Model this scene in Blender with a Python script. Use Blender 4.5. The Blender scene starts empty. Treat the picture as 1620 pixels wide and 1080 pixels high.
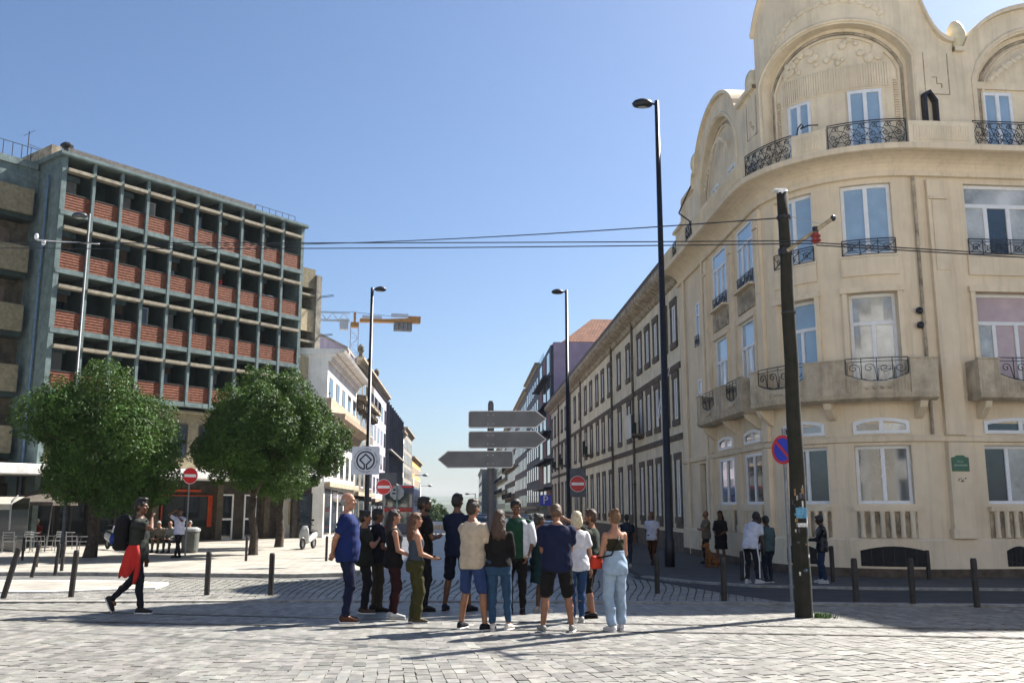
import bpy, math, random
import numpy as np
from mathutils import Vector, Matrix, noise as mnoise
random.seed(7); rng = np.random.default_rng(7)
sc = bpy.context.scene
col = sc.collection
R = math.radians
# ------------------------------------------------------------------ camera, sky, sun, exposure
CZ = 1.6; FPX = 1475.0; PITCH = math.atan(261 / 1475.0)
cam_d = bpy.data.cameras.new('camera'); cam = bpy.data.objects.new('camera', cam_d); col.objects.link(cam)
cam.location = (0, 0, CZ); cam.rotation_euler = (math.pi / 2 + PITCH, 0, 0)
cam_d.sensor_width = 36; cam_d.lens = 36 * FPX / 1620.0; cam_d.clip_start = 0.1; cam_d.clip_end = 20000
sc.camera = cam
SUN_AZ = math.atan2(0.79, 0.61); SUN_EL = R(44)          # azimuth from +Y towards +X
world = bpy.data.worlds.new('World'); sc.world = world; world.use_nodes = True
wn = world.node_tree; bg = wn.nodes['Background']
sky = wn.nodes.new('ShaderNodeTexSky'); sky.sky_type = 'NISHITA'; sky.sun_disc = False
sky.sun_elevation = SUN_EL; sky.sun_rotation = SUN_AZ
sky.altitude = 80; sky.air_density = 1.0; sky.dust_density = 1.5; sky.ozone_density = 6.0
wn.links.new(sky.outputs[0], bg.inputs[0]); bg.inputs[1].default_value = 0.0505
sun_d = bpy.data.lights.new('sun', 'SUN'); sun_d.energy = 5.0; sun_d.angle = R(0.53); sun_d.color = (1, 0.95, 0.87)
sun = bpy.data.objects.new('sun', sun_d); col.objects.link(sun)
sv = Vector((math.sin(SUN_AZ) * math.cos(SUN_EL), math.cos(SUN_AZ) * math.cos(SUN_EL), math.sin(SUN_EL)))
sun.rotation_euler = sv.to_track_quat('Z', 'Y').to_euler(); sun.location = (40, 30, 60)
vs = sc.view_settings; vs.view_transform = 'Standard'; vs.look = 'None'; vs.exposure = 1.6; vs.gamma = 1.0; vs.use_curve_mapping = False
sc.cycles.max_bounces = 5; sc.cycles.diffuse_bounces = 3; sc.cycles.glossy_bounces = 3; sc.cycles.transmission_bounces = 3
sc.cycles.use_denoising = True
sc.cycles.volume_bounces = 0; sc.cycles.volume_max_steps = 64

# ------------------------------------------------------------------ helpers
def gz(x, y):
    """height of the ground: the square falls gently away from the camera, the street runs on downhill"""
    if y < 12: return 0.0
    if y < 26: return -0.3 * (y - 12) / 14
    if y < 60: return -0.3
    if y < 420: return -0.3 - 0.028 * (y - 60)
    return -10.38
_cp, _sp = math.cos(PITCH), math.sin(PITCH)
def ray(px, py):
    u = (px - 810) / FPX; v = (540 - py) / FPX
    return Vector((u, _cp - v * _sp, _sp + v * _cp))
def G(px, py, dz=0.0):
    """where the sight line through a photograph point meets the ground"""
    d = ray(px, py); z = 0.0
    for _ in range(30):
        t = (z + dz - CZ) / d.z; z = 0.6 * z + 0.4 * gz(d.x * t, d.y * t)
    return Vector((d.x * t, d.y * t, z))
def AT(px, py, Y):
    d = ray(px, py); t = Y / d.y
    return Vector((d.x * t, Y, CZ + d.z * t))

class MB:
    def __init__(s): s.v = []; s.f = []; s.m = []; s.cur = 0
    def add(s, vs, fs):
        b = len(s.v); s.v.extend(tuple(v) for v in vs)
        s.f.extend(tuple(i + b for i in f) for f in fs); s.m.extend([s.cur] * len(fs)); return s
    def box(s, x0, x1, y0, y1, z0, z1):
        return s.add([(x0,y0,z0),(x1,y0,z0),(x1,y1,z0),(x0,y1,z0),(x0,y0,z1),(x1,y0,z1),(x1,y1,z1),(x0,y1,z1)],
            [(0,3,2,1),(4,5,6,7),(0,1,5,4),(1,2,6,5),(2,3,7,6),(3,0,4,7)])
    def obox(s, c, size, M=None):
        x, y, z = (q / 2 for q in size); M = M or Matrix.Identity(3); c = Vector(c)
        vs = [c + M @ Vector(q) for q in [(-x,-y,-z),(x,-y,-z),(x,y,-z),(-x,y,-z),(-x,-y,z),(x,-y,z),(x,y,z),(-x,y,z)]]
        return s.add(vs, [(0,3,2,1),(4,5,6,7),(0,1,5,4),(1,2,6,5),(2,3,7,6),(3,0,4,7)])
    def cyl(s, p0, p1, r0, r1=None, n=10, caps=True):
        return s.tube([p0, p1], [r0, r0 if r1 is None else r1], n, caps)
    def tube(s, pts, r, n=6, caps=True, closed=False):
        pts = [Vector(p) for p in pts]; k = len(pts)
        rs = list(r) if hasattr(r, '__len__') else [r] * k
        up = None; vs = []
        for i, p in enumerate(pts):
            t = (pts[(i + 1) % k] - pts[i - 1]) if closed else (pts[min(i + 1, k - 1)] - pts[max(i - 1, 0)])
            if t.length < 1e-9: t = Vector((0, 0, 1))
            t.normalize()
            if up is None:
                up = t.cross(Vector((0, 0, 1)))
                if up.length < 1e-3: up = t.cross(Vector((0, 1, 0)))
            up = up - t * up.dot(t)
            if up.length < 1e-6: up = t.orthogonal()
            up.normalize(); w = t.cross(up)
            for j in range(n):
                a = 2 * math.pi * j / n + math.pi / n
                vs.append(p + (up * math.cos(a) + w * math.sin(a)) * rs[i])
        fs = []
        for i in range(k if closed else k - 1):
            i2 = (i + 1) % k
            for j in range(n): fs.append((i*n+j, i*n+(j+1)%n, i2*n+(j+1)%n, i2*n+j))
        if caps and not closed: fs += [tuple(range(n-1, -1, -1)), tuple((k-1)*n+j for j in range(n))]
        return s.add(vs, fs)
    def ball(s, c, r, nu=10, nv=7, M=None):
        rx, ry, rz = r if hasattr(r, '__len__') else (r, r, r); c = Vector(c); M = M or Matrix.Identity(3); vs = [c + M @ Vector((0,0,-rz))]
        for i in range(1, nv):
            ph = -math.pi/2 + math.pi*i/nv
            for j in range(nu):
                a = 2*math.pi*j/nu; vs.append(c + M @ Vector((rx*math.cos(ph)*math.cos(a), ry*math.cos(ph)*math.sin(a), rz*math.sin(ph))))
        vs.append(c + M @ Vector((0,0,rz))); fs = []
        for j in range(nu): fs.append((0, 1+(j+1)%nu, 1+j))
        for i in range(nv-2):
            for j in range(nu): a = 1+i*nu; fs.append((a+j, a+(j+1)%nu, a+nu+(j+1)%nu, a+nu+j))
        a = 1+(nv-2)*nu
        for j in range(nu): fs.append((a+j, a+(j+1)%nu, len(vs)-1))
        return s.add(vs, fs)
    def capsule(s, p0, p1, r0, r1, n=10):
        p0, p1 = Vector(p0), Vector(p1); d = (p1 - p0)
        if d.length < 1e-6: return s.ball(p0, r0)
        t = d.normalized(); pts = []; rs = []
        for a in (-80, -50, -20): pts.append(p0 + t*(r0*math.sin(R(a)))); rs.append(r0*math.cos(R(a)))
        for a in (20, 50, 80): pts.append(p1 + t*(r1*math.sin(R(a)))); rs.append(r1*math.cos(R(a)))
        return s.tube(pts, rs, n)
    def loft(s, secs, n=14, caps=True):
        """secs: (centre, x-axis vec, y-axis vec) ellipses, or with a superellipse power as 4th"""
        vs = []
        for q in secs:
            c, ax, ay = Vector(q[0]), Vector(q[1]), Vector(q[2]); e = q[3] if len(q) > 3 else 1.0
            for j in range(n):
                a = 2*math.pi*j/n; ca, sa = math.cos(a), math.sin(a)
                ca = math.copysign(abs(ca)**e, ca); sa = math.copysign(abs(sa)**e, sa)
                vs.append(c + ax*ca + ay*sa)
        fs = []; k = len(secs)
        for i in range(k-1):
            for j in range(n): fs.append((i*n+j, i*n+(j+1)%n, (i+1)*n+(j+1)%n, (i+1)*n+j))
        if caps: fs += [tuple(range(n-1,-1,-1)), tuple((k-1)*n+j for j in range(n))]
        return s.add(vs, fs)
    def prism(s, poly, d0, d1, fn=None):
        """poly in (a,b); extruded over c from d0 to d1; fn maps (a,b,c) -> xyz"""
        fn = fn or (lambda a, b, c: (a, b, c)); n = len(poly)
        vs = [fn(a, b, d0) for a, b in poly] + [fn(a, b, d1) for a, b in poly]
        fs = [tuple(range(n-1,-1,-1)), tuple(range(n, 2*n))] + [(i, (i+1)%n, n+(i+1)%n, n+i) for i in range(n)]
        return s.add(vs, fs)
    def ring(s, outer, inner, d0, d1, fn=None):
        """closed band between two polygons with equal counts"""
        fn = fn or (lambda a, b, c: (a, b, c)); n = len(outer)
        vs = [fn(a,b,d0) for a,b in outer] + [fn(a,b,d0) for a,b in inner] + [fn(a,b,d1) for a,b in outer] + [fn(a,b,d1) for a,b in inner]
        fs = []
        for i in range(n):
            j = (i+1) % n
            fs += [(i,j,n+j,n+i),(2*n+i,3*n+i,3*n+j,2*n+j),(i,2*n+i,2*n+j,j),(n+i,n+j,3*n+j,3*n+i)]
        return s.add(vs, fs)
    def map(s, fn): s.v = [tuple(fn(*v)) for v in s.v]; return s
    def mesh(s, name, mats, smooth=False):
        me = bpy.data.meshes.new(name); me.from_pydata(s.v, [], s.f)
        for m in (mats if isinstance(mats, (list, tuple)) else [mats]): me.materials.append(m)
        if any(s.m): me.polygons.foreach_set('material_index', s.m)
        if smooth: me.polygons.foreach_set('use_smooth', [True] * len(me.polygons))
        me.update(); return me
    def build(s, name, mats, parent=None, smooth=False, world=True, loc=None):
        """world=True: vertices are world coordinates and are moved into the parent's frame"""
        if world and parent is not None:
            L = origin_of(parent); s.v = [(a-L[0], b-L[1], c-L[2]) for a, b, c in s.v]
        o = bpy.data.objects.new(name, s.mesh(name, mats, smooth)); col.objects.link(o)
        if parent is not None: o.parent = parent
        if loc is not None: o.location = loc
        return o
_orig = {}
def origin_of(o):
    L = Vector((0, 0, 0))
    while o is not None: L = L + Vector(o.location); o = o.parent
    return L
def tag(o, label=None, cat=None, group=None, kind=None):
    if label: o['label'] = label
    if cat: o['category'] = cat
    if group: o['group'] = group
    if kind: o['kind'] = kind
    return o
def empty(name, loc, rz=0, label=None, cat=None, group=None):
    o = bpy.data.objects.new(name, None); col.objects.link(o); o.location = loc; o.rotation_euler = (0, 0, rz); o.empty_display_size = 0.2
    return tag(o, label, cat, group)
def copy_tree(o, parent=None):
    c = o.copy(); col.objects.link(c)
    if parent is not None: c.parent = parent
    for ch in list(o.children): copy_tree(ch, c)
    return c

def text_mesh(t, size, loc, rot, m, parent, name='lettering', extrude=0.001, align='CENTER'):
    cu = bpy.data.curves.new('tmp_text', 'FONT'); cu.body = t; cu.size = size; cu.align_x = align; cu.align_y = 'CENTER'; cu.extrude = extrude; cu.resolution_u = 2
    to = bpy.data.objects.new('tmp_text', cu); me = bpy.data.meshes.new_from_object(to); bpy.data.objects.remove(to); bpy.data.curves.remove(cu)
    me.materials.clear(); me.materials.append(m); me.name = name
    o = bpy.data.objects.new(name, me); col.objects.link(o); o.rotation_euler = rot
    o.location = Vector(loc) - (origin_of(parent) if parent else Vector()); o.parent = parent
    return o

# ------------------------------------------------------------------ materials
_mats = {}
def mat(name, c, rough=0.75, var=0.18, scale=2.0, bump=0.0, bscale=30, metal=0.0, spec=0.4, c2=None, streak=0.0, obj_coord=False, coat=0.0, bdist=0.01):
    if name in _mats: return _mats[name]
    m = bpy.data.materials.new(name); m.use_nodes = True; nt = m.node_tree; N = nt.nodes; L = nt.links
    b = N['Principled BSDF']; b.inputs['Roughness'].default_value = rough; b.inputs['Metallic'].default_value = metal
    b.inputs['Specular IOR Level'].default_value = spec; b.inputs['Coat Weight'].default_value = coat; b.inputs['Coat Roughness'].default_value = 0.05
    c = tuple(c)
    geo = N.new('ShaderNodeNewGeometry'); tc = N.new('ShaderNodeTexCoord'); vec = tc.outputs['Object'] if obj_coord else geo.outputs['Position']
    colout = None
    if var > 0:
        n1 = N.new('ShaderNodeTexNoise'); n1.inputs['Scale'].default_value = scale; n1.inputs['Detail'].default_value = 6; n1.inputs['Roughness'].default_value = 0.62
        L.new(vec, n1.inputs['Vector'])
        mx = N.new('ShaderNodeMix'); mx.data_type = 'RGBA'
        lo = tuple(max(0, q * (1 - var * 1.6)) for q in c) if c2 is None else tuple(c2)
        hi = tuple(min(1, q * (1 + var)) for q in c)
        mx.inputs['A'].default_value = (*lo, 1); mx.inputs['B'].default_value = (*hi, 1)
        mr = N.new('ShaderNodeMapRange'); mr.inputs['From Min'].default_value = 0.32; mr.inputs['From Max'].default_value = 0.68
        L.new(n1.outputs['Fac'], mr.inputs['Value']); L.new(mr.outputs[0], mx.inputs['Factor']); colout = mx.outputs['Result']
    if streak > 0:
        mp = N.new('ShaderNodeMapping'); mp.inputs['Scale'].default_value = (3.2, 3.2, 0.22); L.new(vec, mp.inputs['Vector'])
        n2 = N.new('ShaderNodeTexNoise'); n2.inputs['Scale'].default_value = 1.6; n2.inputs['Detail'].default_value = 7; n2.inputs['Roughness'].default_value = 0.7
        L.new(mp.outputs[0], n2.inputs['Vector'])
        r2 = N.new('ShaderNodeMapRange'); r2.inputs['From Min'].default_value = 0.5; r2.inputs['From Max'].default_value = 0.78; r2.inputs['To Max'].default_value = streak
        L.new(n2.outputs['Fac'], r2.inputs['Value'])
        m2 = N.new('ShaderNodeMix'); m2.data_type = 'RGBA'; m2.inputs['B'].default_value = (c[0]*.28, c[1]*.26, c[2]*.24, 1)
        if colout is not None: L.new(colout, m2.inputs['A'])
        else: m2.inputs['A'].default_value = (*c, 1)
        L.new(r2.outputs[0], m2.inputs['Factor']); colout = m2.outputs['Result']
    if colout is not None: L.new(colout, b.inputs['Base Color'])
    else: b.inputs['Base Color'].default_value = (*c, 1)
    if bump > 0:
        n3 = N.new('ShaderNodeTexNoise'); n3.inputs['Scale'].default_value = bscale; n3.inputs['Detail'].default_value = 5; L.new(vec, n3.inputs['Vector'])
        bp = N.new('ShaderNodeBump'); bp.inputs['Strength'].default_value = bump; bp.inputs['Distance'].default_value = bdist
        L.new(n3.outputs['Fac'], bp.inputs['Height']); L.new(bp.outputs[0], b.inputs['Normal'])
    _mats[name] = m; return m
def stone_mat(name, c, moss=0.0):
    """colour attribute 'col' gives each stone its own tone"""
    m = mat(name, c, 0.55, 0.22, 7, 0.3, 80, spec=0.45); nt = m.node_tree; N = nt.nodes; L = nt.links; b = N['Principled BSDF']
    src = b.inputs['Base Color'].links[0].from_socket; at = N.new('ShaderNodeAttribute'); at.attribute_name = 'col'
    mu = N.new('ShaderNodeMix'); mu.data_type = 'RGBA'; mu.blend_type = 'MULTIPLY'; mu.inputs['Factor'].default_value = 1
    L.new(src, mu.inputs['A']); L.new(at.outputs['Color'], mu.inputs['B']); L.new(mu.outputs['Result'], b.inputs['Base Color'])
    return m
def brick_mat(name, c1, c2, cm, scale, bw, bh, mortar=0.02, rot=0.0, rough=0.85, bump=0.6, plane='xy', bias=0.0):
    m = mat(name, c1, rough, 0.0); nt = m.node_tree; N = nt.nodes; L = nt.links; b = N['Principled BSDF']
    geo = N.new('ShaderNodeNewGeometry'); mp = N.new('ShaderNodeMapping'); mp.inputs['Rotation'].default_value = rot if hasattr(rot, '__len__') else (0, 0, rot); L.new(geo.outputs['Position'], mp.inputs['Vector'])
    br = N.new('ShaderNodeTexBrick'); br.inputs['Color1'].default_value = (*c1, 1); br.inputs['Color2'].default_value = (*c2, 1); br.inputs['Mortar'].default_value = (*cm, 1)
    br.inputs['Scale'].default_value = scale; br.inputs['Mortar Size'].default_value = mortar; br.inputs['Brick Width'].default_value = bw; br.inputs['Row Height'].default_value = bh
    br.inputs['Mortar Smooth'].default_value = 0.3; br.inputs['Bias'].default_value = bias
    nz = N.new('ShaderNodeTexNoise'); nz.inputs['Scale'].default_value = 1.2; nz.inputs['Detail'].default_value = 8; L.new(geo.outputs['Position'], nz.inputs['Vector'])
    wv = N.new('ShaderNodeMix'); wv.data_type = 'VECTOR'; wv.inputs['Factor'].default_value = 0.02
    L.new(mp.outputs[0], wv.inputs['A']); L.new(nz.outputs['Color'], wv.inputs['B']); L.new(wv.outputs['Result'], br.inputs['Vector'])
    mu = N.new('ShaderNodeMix'); mu.data_type = 'RGBA'; mu.blend_type = 'MULTIPLY'; mu.inputs['Factor'].default_value = 0.75
    rp = N.new('ShaderNodeMapRange'); rp.inputs['From Min'].default_value = 0.3; rp.inputs['From Max'].default_value = 0.7; rp.inputs['To Min'].default_value = 0.65; rp.inputs['To Max'].default_value = 1.15
    L.new(nz.outputs['Fac'], rp.inputs['Value']); L.new(br.outputs['Color'], mu.inputs['A']); L.new(rp.outputs[0], mu.inputs['B']); L.new(mu.outputs['Result'], b.inputs['Base Color'])
    bp = N.new('ShaderNodeBump'); bp.inputs['Strength'].default_value = bump; bp.inputs['Distance'].default_value = 0.02; bp.invert = True
    L.new(br.outputs['Fac'], bp.inputs['Height']); L.new(bp.outputs[0], b.inputs['Normal'])
    return m
def glass_mat(name, c, rough=0.04, spec=0.9, var=0.25):
    return mat(name, c, rough, var, 0.9, spec=spec, coat=0.6)
ST = math.atan2(-0.0507, 0.9987)       # street heading (about Z from +Y)
BEIGE = mat('beige_render', (0.73, 0.605, 0.44), 0.88, 0.06, 1.3, 0.3, 55, streak=0.34)
BEIGE2 = mat('pale_render', (0.75, 0.635, 0.47), 0.88, 0.10, 1.1, 0.2, 40, streak=0.35)
STAIN = mat('stained_concrete', (0.40, 0.33, 0.24), 0.92, 0.35, 3.0, 0.4, 40, streak=0.85)
BALC = mat('balcony_concrete', (0.50, 0.42, 0.31), 0.9, 0.2, 2.2, 0.35, 45, streak=0.6)
DARKSTONE = mat('dark_stone_trim', (0.13, 0.105, 0.085), 0.9, 0.3, 4, 0.3, 40)
WHITEPAINT = mat('white_window_frame', (0.74, 0.75, 0.77), 0.4, 0.05, 5)
IRON = mat('wrought_iron', (0.015, 0.017, 0.022), 0.5, 0.2, 30)
BLACKM = mat('black_paint_metal', (0.012, 0.013, 0.02), 0.45, 0.25, 8)
GLASS_SKY = glass_mat('glass_blind_sky_tint', (0.27, 0.38, 0.50), var=0.10)  # pale blind, with the sky's reflection painted into the blue base colour
GLASS_DK = glass_mat('dark_glass', (0.03, 0.045, 0.06))
GLASS_CU = glass_mat('glass_with_curtain', (0.46, 0.47, 0.46), var=0.35)
GLASS_PK = glass_mat('glass_with_rose_curtain', (0.50, 0.36, 0.35), var=0.15)
# ================================================================== the setting
SETT_FAR = brick_mat('far_setts', (0.22, 0.215, 0.20), (0.17, 0.165, 0.155), (0.04, 0.04, 0.035), 1.0, 0.27, 0.15, 0.012, rot=-ST + math.pi/2, bump=0.8, rough=.55)
JOINT = mat('mossy_joint_soil', (0.055, 0.062, 0.022), 0.95, 0.5, 3, 0.5, 60, c2=(0.02, 0.019, 0.015))
COBBLE = stone_mat('granite_cobble', (0.20, 0.196, 0.185))
PALE = brick_mat('pale_limestone_paving', (0.42, 0.39, 0.34), (0.33, 0.31, 0.27), (0.16, 0.15, 0.12), 1.0, 0.42, 0.3, 0.014, rot=0.5, bump=0.5, rough=.55)
KERB = mat('granite_kerb', (0.27, 0.26, 0.24), 0.85, 0.25, 6, 0.3, 60)
ASPH = mat('asphalt', (0.032, 0.034, 0.04), 0.85, 0.25, 1.5, 0.5, 180)
STEEL = mat('rail_steel', (0.10, 0.095, 0.09), 0.35, 0.3, 12, metal=0.7)
GROOVE = mat('rail_groove', (0.02, 0.02, 0.02), 0.9, 0.2, 10)
SLABM = mat('pale_crossing_stone', (0.62, 0.60, 0.55), 0.85, 0.15, 3, 0.3, 50)

PALE2 = brick_mat('bounce_plaza_slabs', (0.60, 0.57, 0.51), (0.54, 0.51, 0.45), (0.3, 0.28, 0.24), 1.0, 0.8, 0.5, 0.01, rot=0.1, bump=0.3)  # set pale so the unseen paving throws light back
def sheet(name, poly, dz, m, step=1.0, thick=0.0, skirt=0.0):
    """a polygon laid on the ground (fan of strips), following its slope"""
    import bmesh
    bm = bmesh.new(); vs = [bm.verts.new((x, y, 0)) for x, y in poly]; bm.faces.new(vs)
    ys = [p[1] for p in poly]
    for yc in [12, 26, 60, 420] + list(np.arange(min(ys), min(max(ys), 60), 2.0)):
        if min(ys) < yc < max(ys):
            bmesh.ops.bisect_plane(bm, geom=bm.verts[:] + bm.edges[:] + bm.faces[:], plane_co=(0, yc, 0), plane_no=(0, 1, 0))
    for v in bm.verts: v.co.z = gz(v.co.x, v.co.y) + dz
    if skirt:
        edges = [e for e in bm.edges if len(e.link_faces) == 1]
        r = bmesh.ops.extrude_edge_only(bm, edges=edges)
        for e in r['geom']:
            if isinstance(e, bmesh.types.BMVert): e.co.z -= skirt
    me = bpy.data.meshes.new(name); bm.to_mesh(me); bm.free(); me.materials.append(m)
    o = bpy.data.objects.new(name, me); col.objects.link(o); o['kind'] = 'structure'; return o

ground = None
def make_ground():
    xs = [-2400, -1200, -300, -80, -40, -20, 0, 20, 40, 80, 300, 1200, 2400]
    ys = [-60, -40, -20, 0, 6, 12, 14, 16, 18, 20, 22, 24, 26, 40, 60, 100, 200, 300, 420, 800, 2000, 3600]
    v = [(x, y, gz(x, y) - 0.03) for y in ys for x in xs]; n = len(xs)
    f = [(j*n+i, j*n+i+1, (j+1)*n+i+1, (j+1)*n+i) for j in range(len(ys)-1) for i in range(n-1)]
    mb = MB(); mb.add(v, f); o = mb.build('ground', SETT_FAR); o['kind'] = 'structure'; return o
ground = make_ground()

# -------- cobbled square: real stones on a bed of mossy soil
bed = sheet('square', [(-16, 6.5), (16, 6.5), (22, 17.0), (5.6, 17.0), (3.6, 25.2), (-24, 25.2), (-24, 17.0)], -0.012, JOINT)
def in_poly(x, y, P):
    r = np.zeros(x.shape, bool); n = len(P)
    for i in range(n):
        x0, y0 = P[i]; x1, y1 = P[(i+1) % n]
        c = ((y0 > y) != (y1 > y)) & (x < (x1-x0)*(y-y0)/((y1-y0) or 1e-9) + x0); r ^= c
    return r
KN = [(-16, 17.75), (-9.0, 17.55), (-4, 17.75), (0, 17.6), (4.2, 17.25), (9.5, 16.65), (16, 16.2), (24, 16.0)]   # near kerb line of the cross street
def kn(x): return float(np.interp(x, [p[0] for p in KN], [p[1] for p in KN]))
ISLAND = [(-16, 20.2), (-9.6, 20.2), (-8.1, 21.4), (-8.4, 22.8), (-10, 23.6), (-16, 24.0)]
def stones(x0, x1, y0, y1, cw, cl, keep, wav):
    """centres, half sizes and headings of setts laid in courses running down the street"""
    out = []
    u = x0 - 3
    while u < x1 + 3:
        v = y0 - 1 + random.random() * cl
        w = cw * random.uniform(0.9, 1.1)
        while v < y1 + 1:
            l = cl * random.uniform(0.75, 1.3)
            out.append((u + w/2, v + l/2, w/2, l/2)); v += l
        u += w
    a = np.array(out)
    U, V = a[:, 0], a[:, 1]
    ang = -ST*0 + wav*np.sin(U*0.16 + 0.4) + 0.05
    X = U + (V - y0) * np.tan(-ang) * 0.9 + 0.05*np.sin(V*0.9 + U*0.35); Y = V + 0.06*np.sin(U*1.1)
    k = keep(X, Y)
    return X[k], Y[k], a[k, 2], a[k, 3], ang[k]
frus = lambda X, Y: np.abs(X) < 0.56*Y + 0.8
kx = [p[0] for p in KN]; ky = [p[1] for p in KN]
SLABR = [(-4.05, 7.0), (-4.05, 8.75), (-3.75, 9.0), (-1.6, 8.74), (-1.55, 7.0)]
keepA = lambda X, Y: (Y > 7.8) & (Y < np.interp(X, kx, ky) - 0.16) & frus(X, Y) & ~in_poly(X, Y, SLABR)
keepB = lambda X, Y: (Y > np.interp(X, kx, ky) + 0.16) & (Y < 25.2) & (X < 5.3 - (Y-17)*0.21) & frus(X, Y) & ~in_poly(X, Y, [(p[0], p[1]) for p in ISLAND])
sA = stones(-11, 11, 7.8, 18, 0.138, 0.26, keepA, 0.30)
sB = stones(-15, 6, 17.3, 25.3, 0.15, 0.27, keepB, -0.3)
def stone_geo(X, Y, W, Lh, A, gap=0.0065):
    n = len(X); h = rng.uniform(-0.001, 0.0022, n); tx = rng.normal(0, 0.012, n); ty = rng.normal(0, 0.008, n)
    A = A + rng.normal(0, 0.03, n); ca, sa = np.cos(A), np.sin(A)
    Z = np.array([gz(x, y) for x, y in zip(X, Y)])
    V = np.zeros((n, 8, 3))
    cs = [(-1,-1),(1,-1),(1,1),(-1,1)]
    jit = rng.normal(0, 0.004, (n, 4, 2))
    for i, (a, b) in enumerate(cs):
        for lvl, (ins, z) in enumerate([(0.0, -0.05), (0.0015, 0.0)]):
            lx = a*(W - gap - ins) + jit[:, i, 0]; ly = b*(Lh - gap - ins) + jit[:, i, 1]
            V[:, lvl*4+i, 0] = X + lx*ca - ly*sa; V[:, lvl*4+i, 1] = Y + lx*sa + ly*ca
            V[:, lvl*4+i, 2] = Z + (h + tx*lx + ty*ly if lvl else 0) + z
    F = np.array([(4,5,6,7),(0,1,5,4),(1,2,6,5),(2,3,7,6),(3,0,4,7)])
    C = np.clip(rng.normal(1.0, 0.16, n), 0.55, 1.4)[:, None] * (1 + rng.normal(0, 0.012, (n, 3))) * np.array([1.0, 0.985, 0.95])
    return V, F, C
def stone_mesh(name, V, F, C):
    n = len(V); me = bpy.data.meshes.new(name); me.vertices.add(n*8); me.vertices.foreach_set('co', V.reshape(-1))
    FF = (F[None] + (np.arange(n)*8)[:, None, None]).reshape(-1)
    me.loops.add(len(FF)); me.loops.foreach_set('vertex_index', FF.astype(np.int32)); me.polygons.add(n*5)
    me.polygons.foreach_set('loop_start', np.arange(n*5, dtype=np.int32)*4); me.polygons.foreach_set('loop_total', np.full(n*5, 4, np.int32))
    at = me.attributes.new('col', 'FLOAT_COLOR', 'POINT')
    at.data.foreach_set('color', np.concatenate([np.repeat(C, 8, 0), np.ones((n*8, 1))], 1).reshape(-1).astype(np.float32))
    me.polygons.foreach_set('use_smooth', np.zeros(n*5, bool)); me.materials.append(COBBLE); me.update(); me.validate(); return me
def lay_stones(S, keep300):
    X, Y, W, Lh, A = S; V, F, C = stone_geo(X, Y, W, Lh, A)
    order = np.argsort(Y + 1e3*(np.abs(X) > 0.535*Y)); near = order[:keep300]; rest = order[keep300:]
    for i in near:
        c = np.array([X[i], Y[i], gz(X[i], Y[i])]); me = stone_mesh('cobblestone', V[i:i+1] - c, F, C[i:i+1])
        o = bpy.data.objects.new('cobblestone', me); col.objects.link(o); o.parent = bed; o.location = c
    me = stone_mesh('cobblestones', V[rest], F, C[rest]); o = bpy.data.objects.new('cobblestones', me); col.objects.link(o); o.parent = bed; o['kind'] = 'stuff'
lay_stones(sA, 300); lay_stones(sB, 0)

# -------- kerbs, cross street, pavements
def kerb(name, pts, w, h, m, dz=0.0):
    mb = MB(); L = []; 
    for i, (x, y) in enumerate(pts):
        a = Vector(pts[max(i-1, 0)]); b = Vector(pts[min(i+1, len(pts)-1)]); t = (b-a).normalized(); nrm = Vector((-t.y, t.x))
        L.append((Vector((x, y)) + nrm*w/2, Vector((x, y)) - nrm*w/2))
    vs = []; 
    for a, b in L:
        z = gz(a.x, a.y) + dz
        vs += [(a.x, a.y, z-0.1), (a.x, a.y, z+h), (b.x, b.y, z+h), (b.x, b.y, z-0.1)]
    fs = []
    for i in range(len(L)-1):
        for j in range(3): fs.append((i*4+j, i*4+j+1, i*4+4+j+1, i*4+4+j))
    mb.add(vs, fs); o = mb.build(name, m); o['kind'] = 'structure'; return o
def fine(P, n=4):
    out = []
    for i in range(len(P)-1):
        for k in range(n): out.append((P[i][0]+(P[i+1][0]-P[i][0])*k/n, P[i][1]+(P[i+1][1]-P[i][1])*k/n))
    return out + [P[-1]]
kerb('kerb_near', fine(KN), 0.26, 0.035, KERB)
KF = [(3.6, 26), (4.35, 23.6), (5.6, 21.9), (8, 21.0), (12, 20.6), (24, 20.3)]         # far kerb of the asphalt
road = sheet('road', [(5.0, 17.5), (4.4, 20), (3.4, 25.2), (3.3, 26.5), (3.75, 26.3), (4.4, 23.7), (5.6, 22.0), (8, 21.1), (12, 20.7), (24, 20.4), (24, 16.1), (16, 16.3), (9.5, 16.76)], 0.006, ASPH)
street = sheet('street', [(-10.2, 56), (-8.4, 50), (-5.6, 40), (-4.0, 30), (-3.6, 25.2), (3.4, 25.2), (3.2, 27), (2.8, 45), (0.6, 90), (-8, 260), (-18, 420), (-34, 420), (-22, 260), (-14.5, 100)], -0.012, mat('worn_street_setts', (0.12, 0.12, 0.125), 0.45, 0.3, 1.2, 0.7, 35, spec=0.5))
kerb('kerb_far', fine(KF), 0.24, 0.06, KERB)
pv = sheet('pavement_right', [(3.2, 60), (3.55, 26), (4.3, 23.5), (5.55, 21.8), (8, 20.9), (12, 20.5), (24, 20.2), (40, 20), (40, 26.5), (11.3, 25.6), (8.5, 26.6), (7.6, 28.6), (6.2, 50), (3.2, 110), (-4, 270), (-6, 270), (1.0, 100)], 0.055, brick_mat('dark_pavement_setts', (0.085, 0.083, 0.082), (0.065, 0.063, 0.062), (0.03, 0.03, 0.03), 1.0, 0.2, 0.12, 0.01, rot=0.3), skirt=0.1)
isl = sheet('pavement_island', ISLAND, 0.05, PALE, skirt=0.1)
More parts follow.
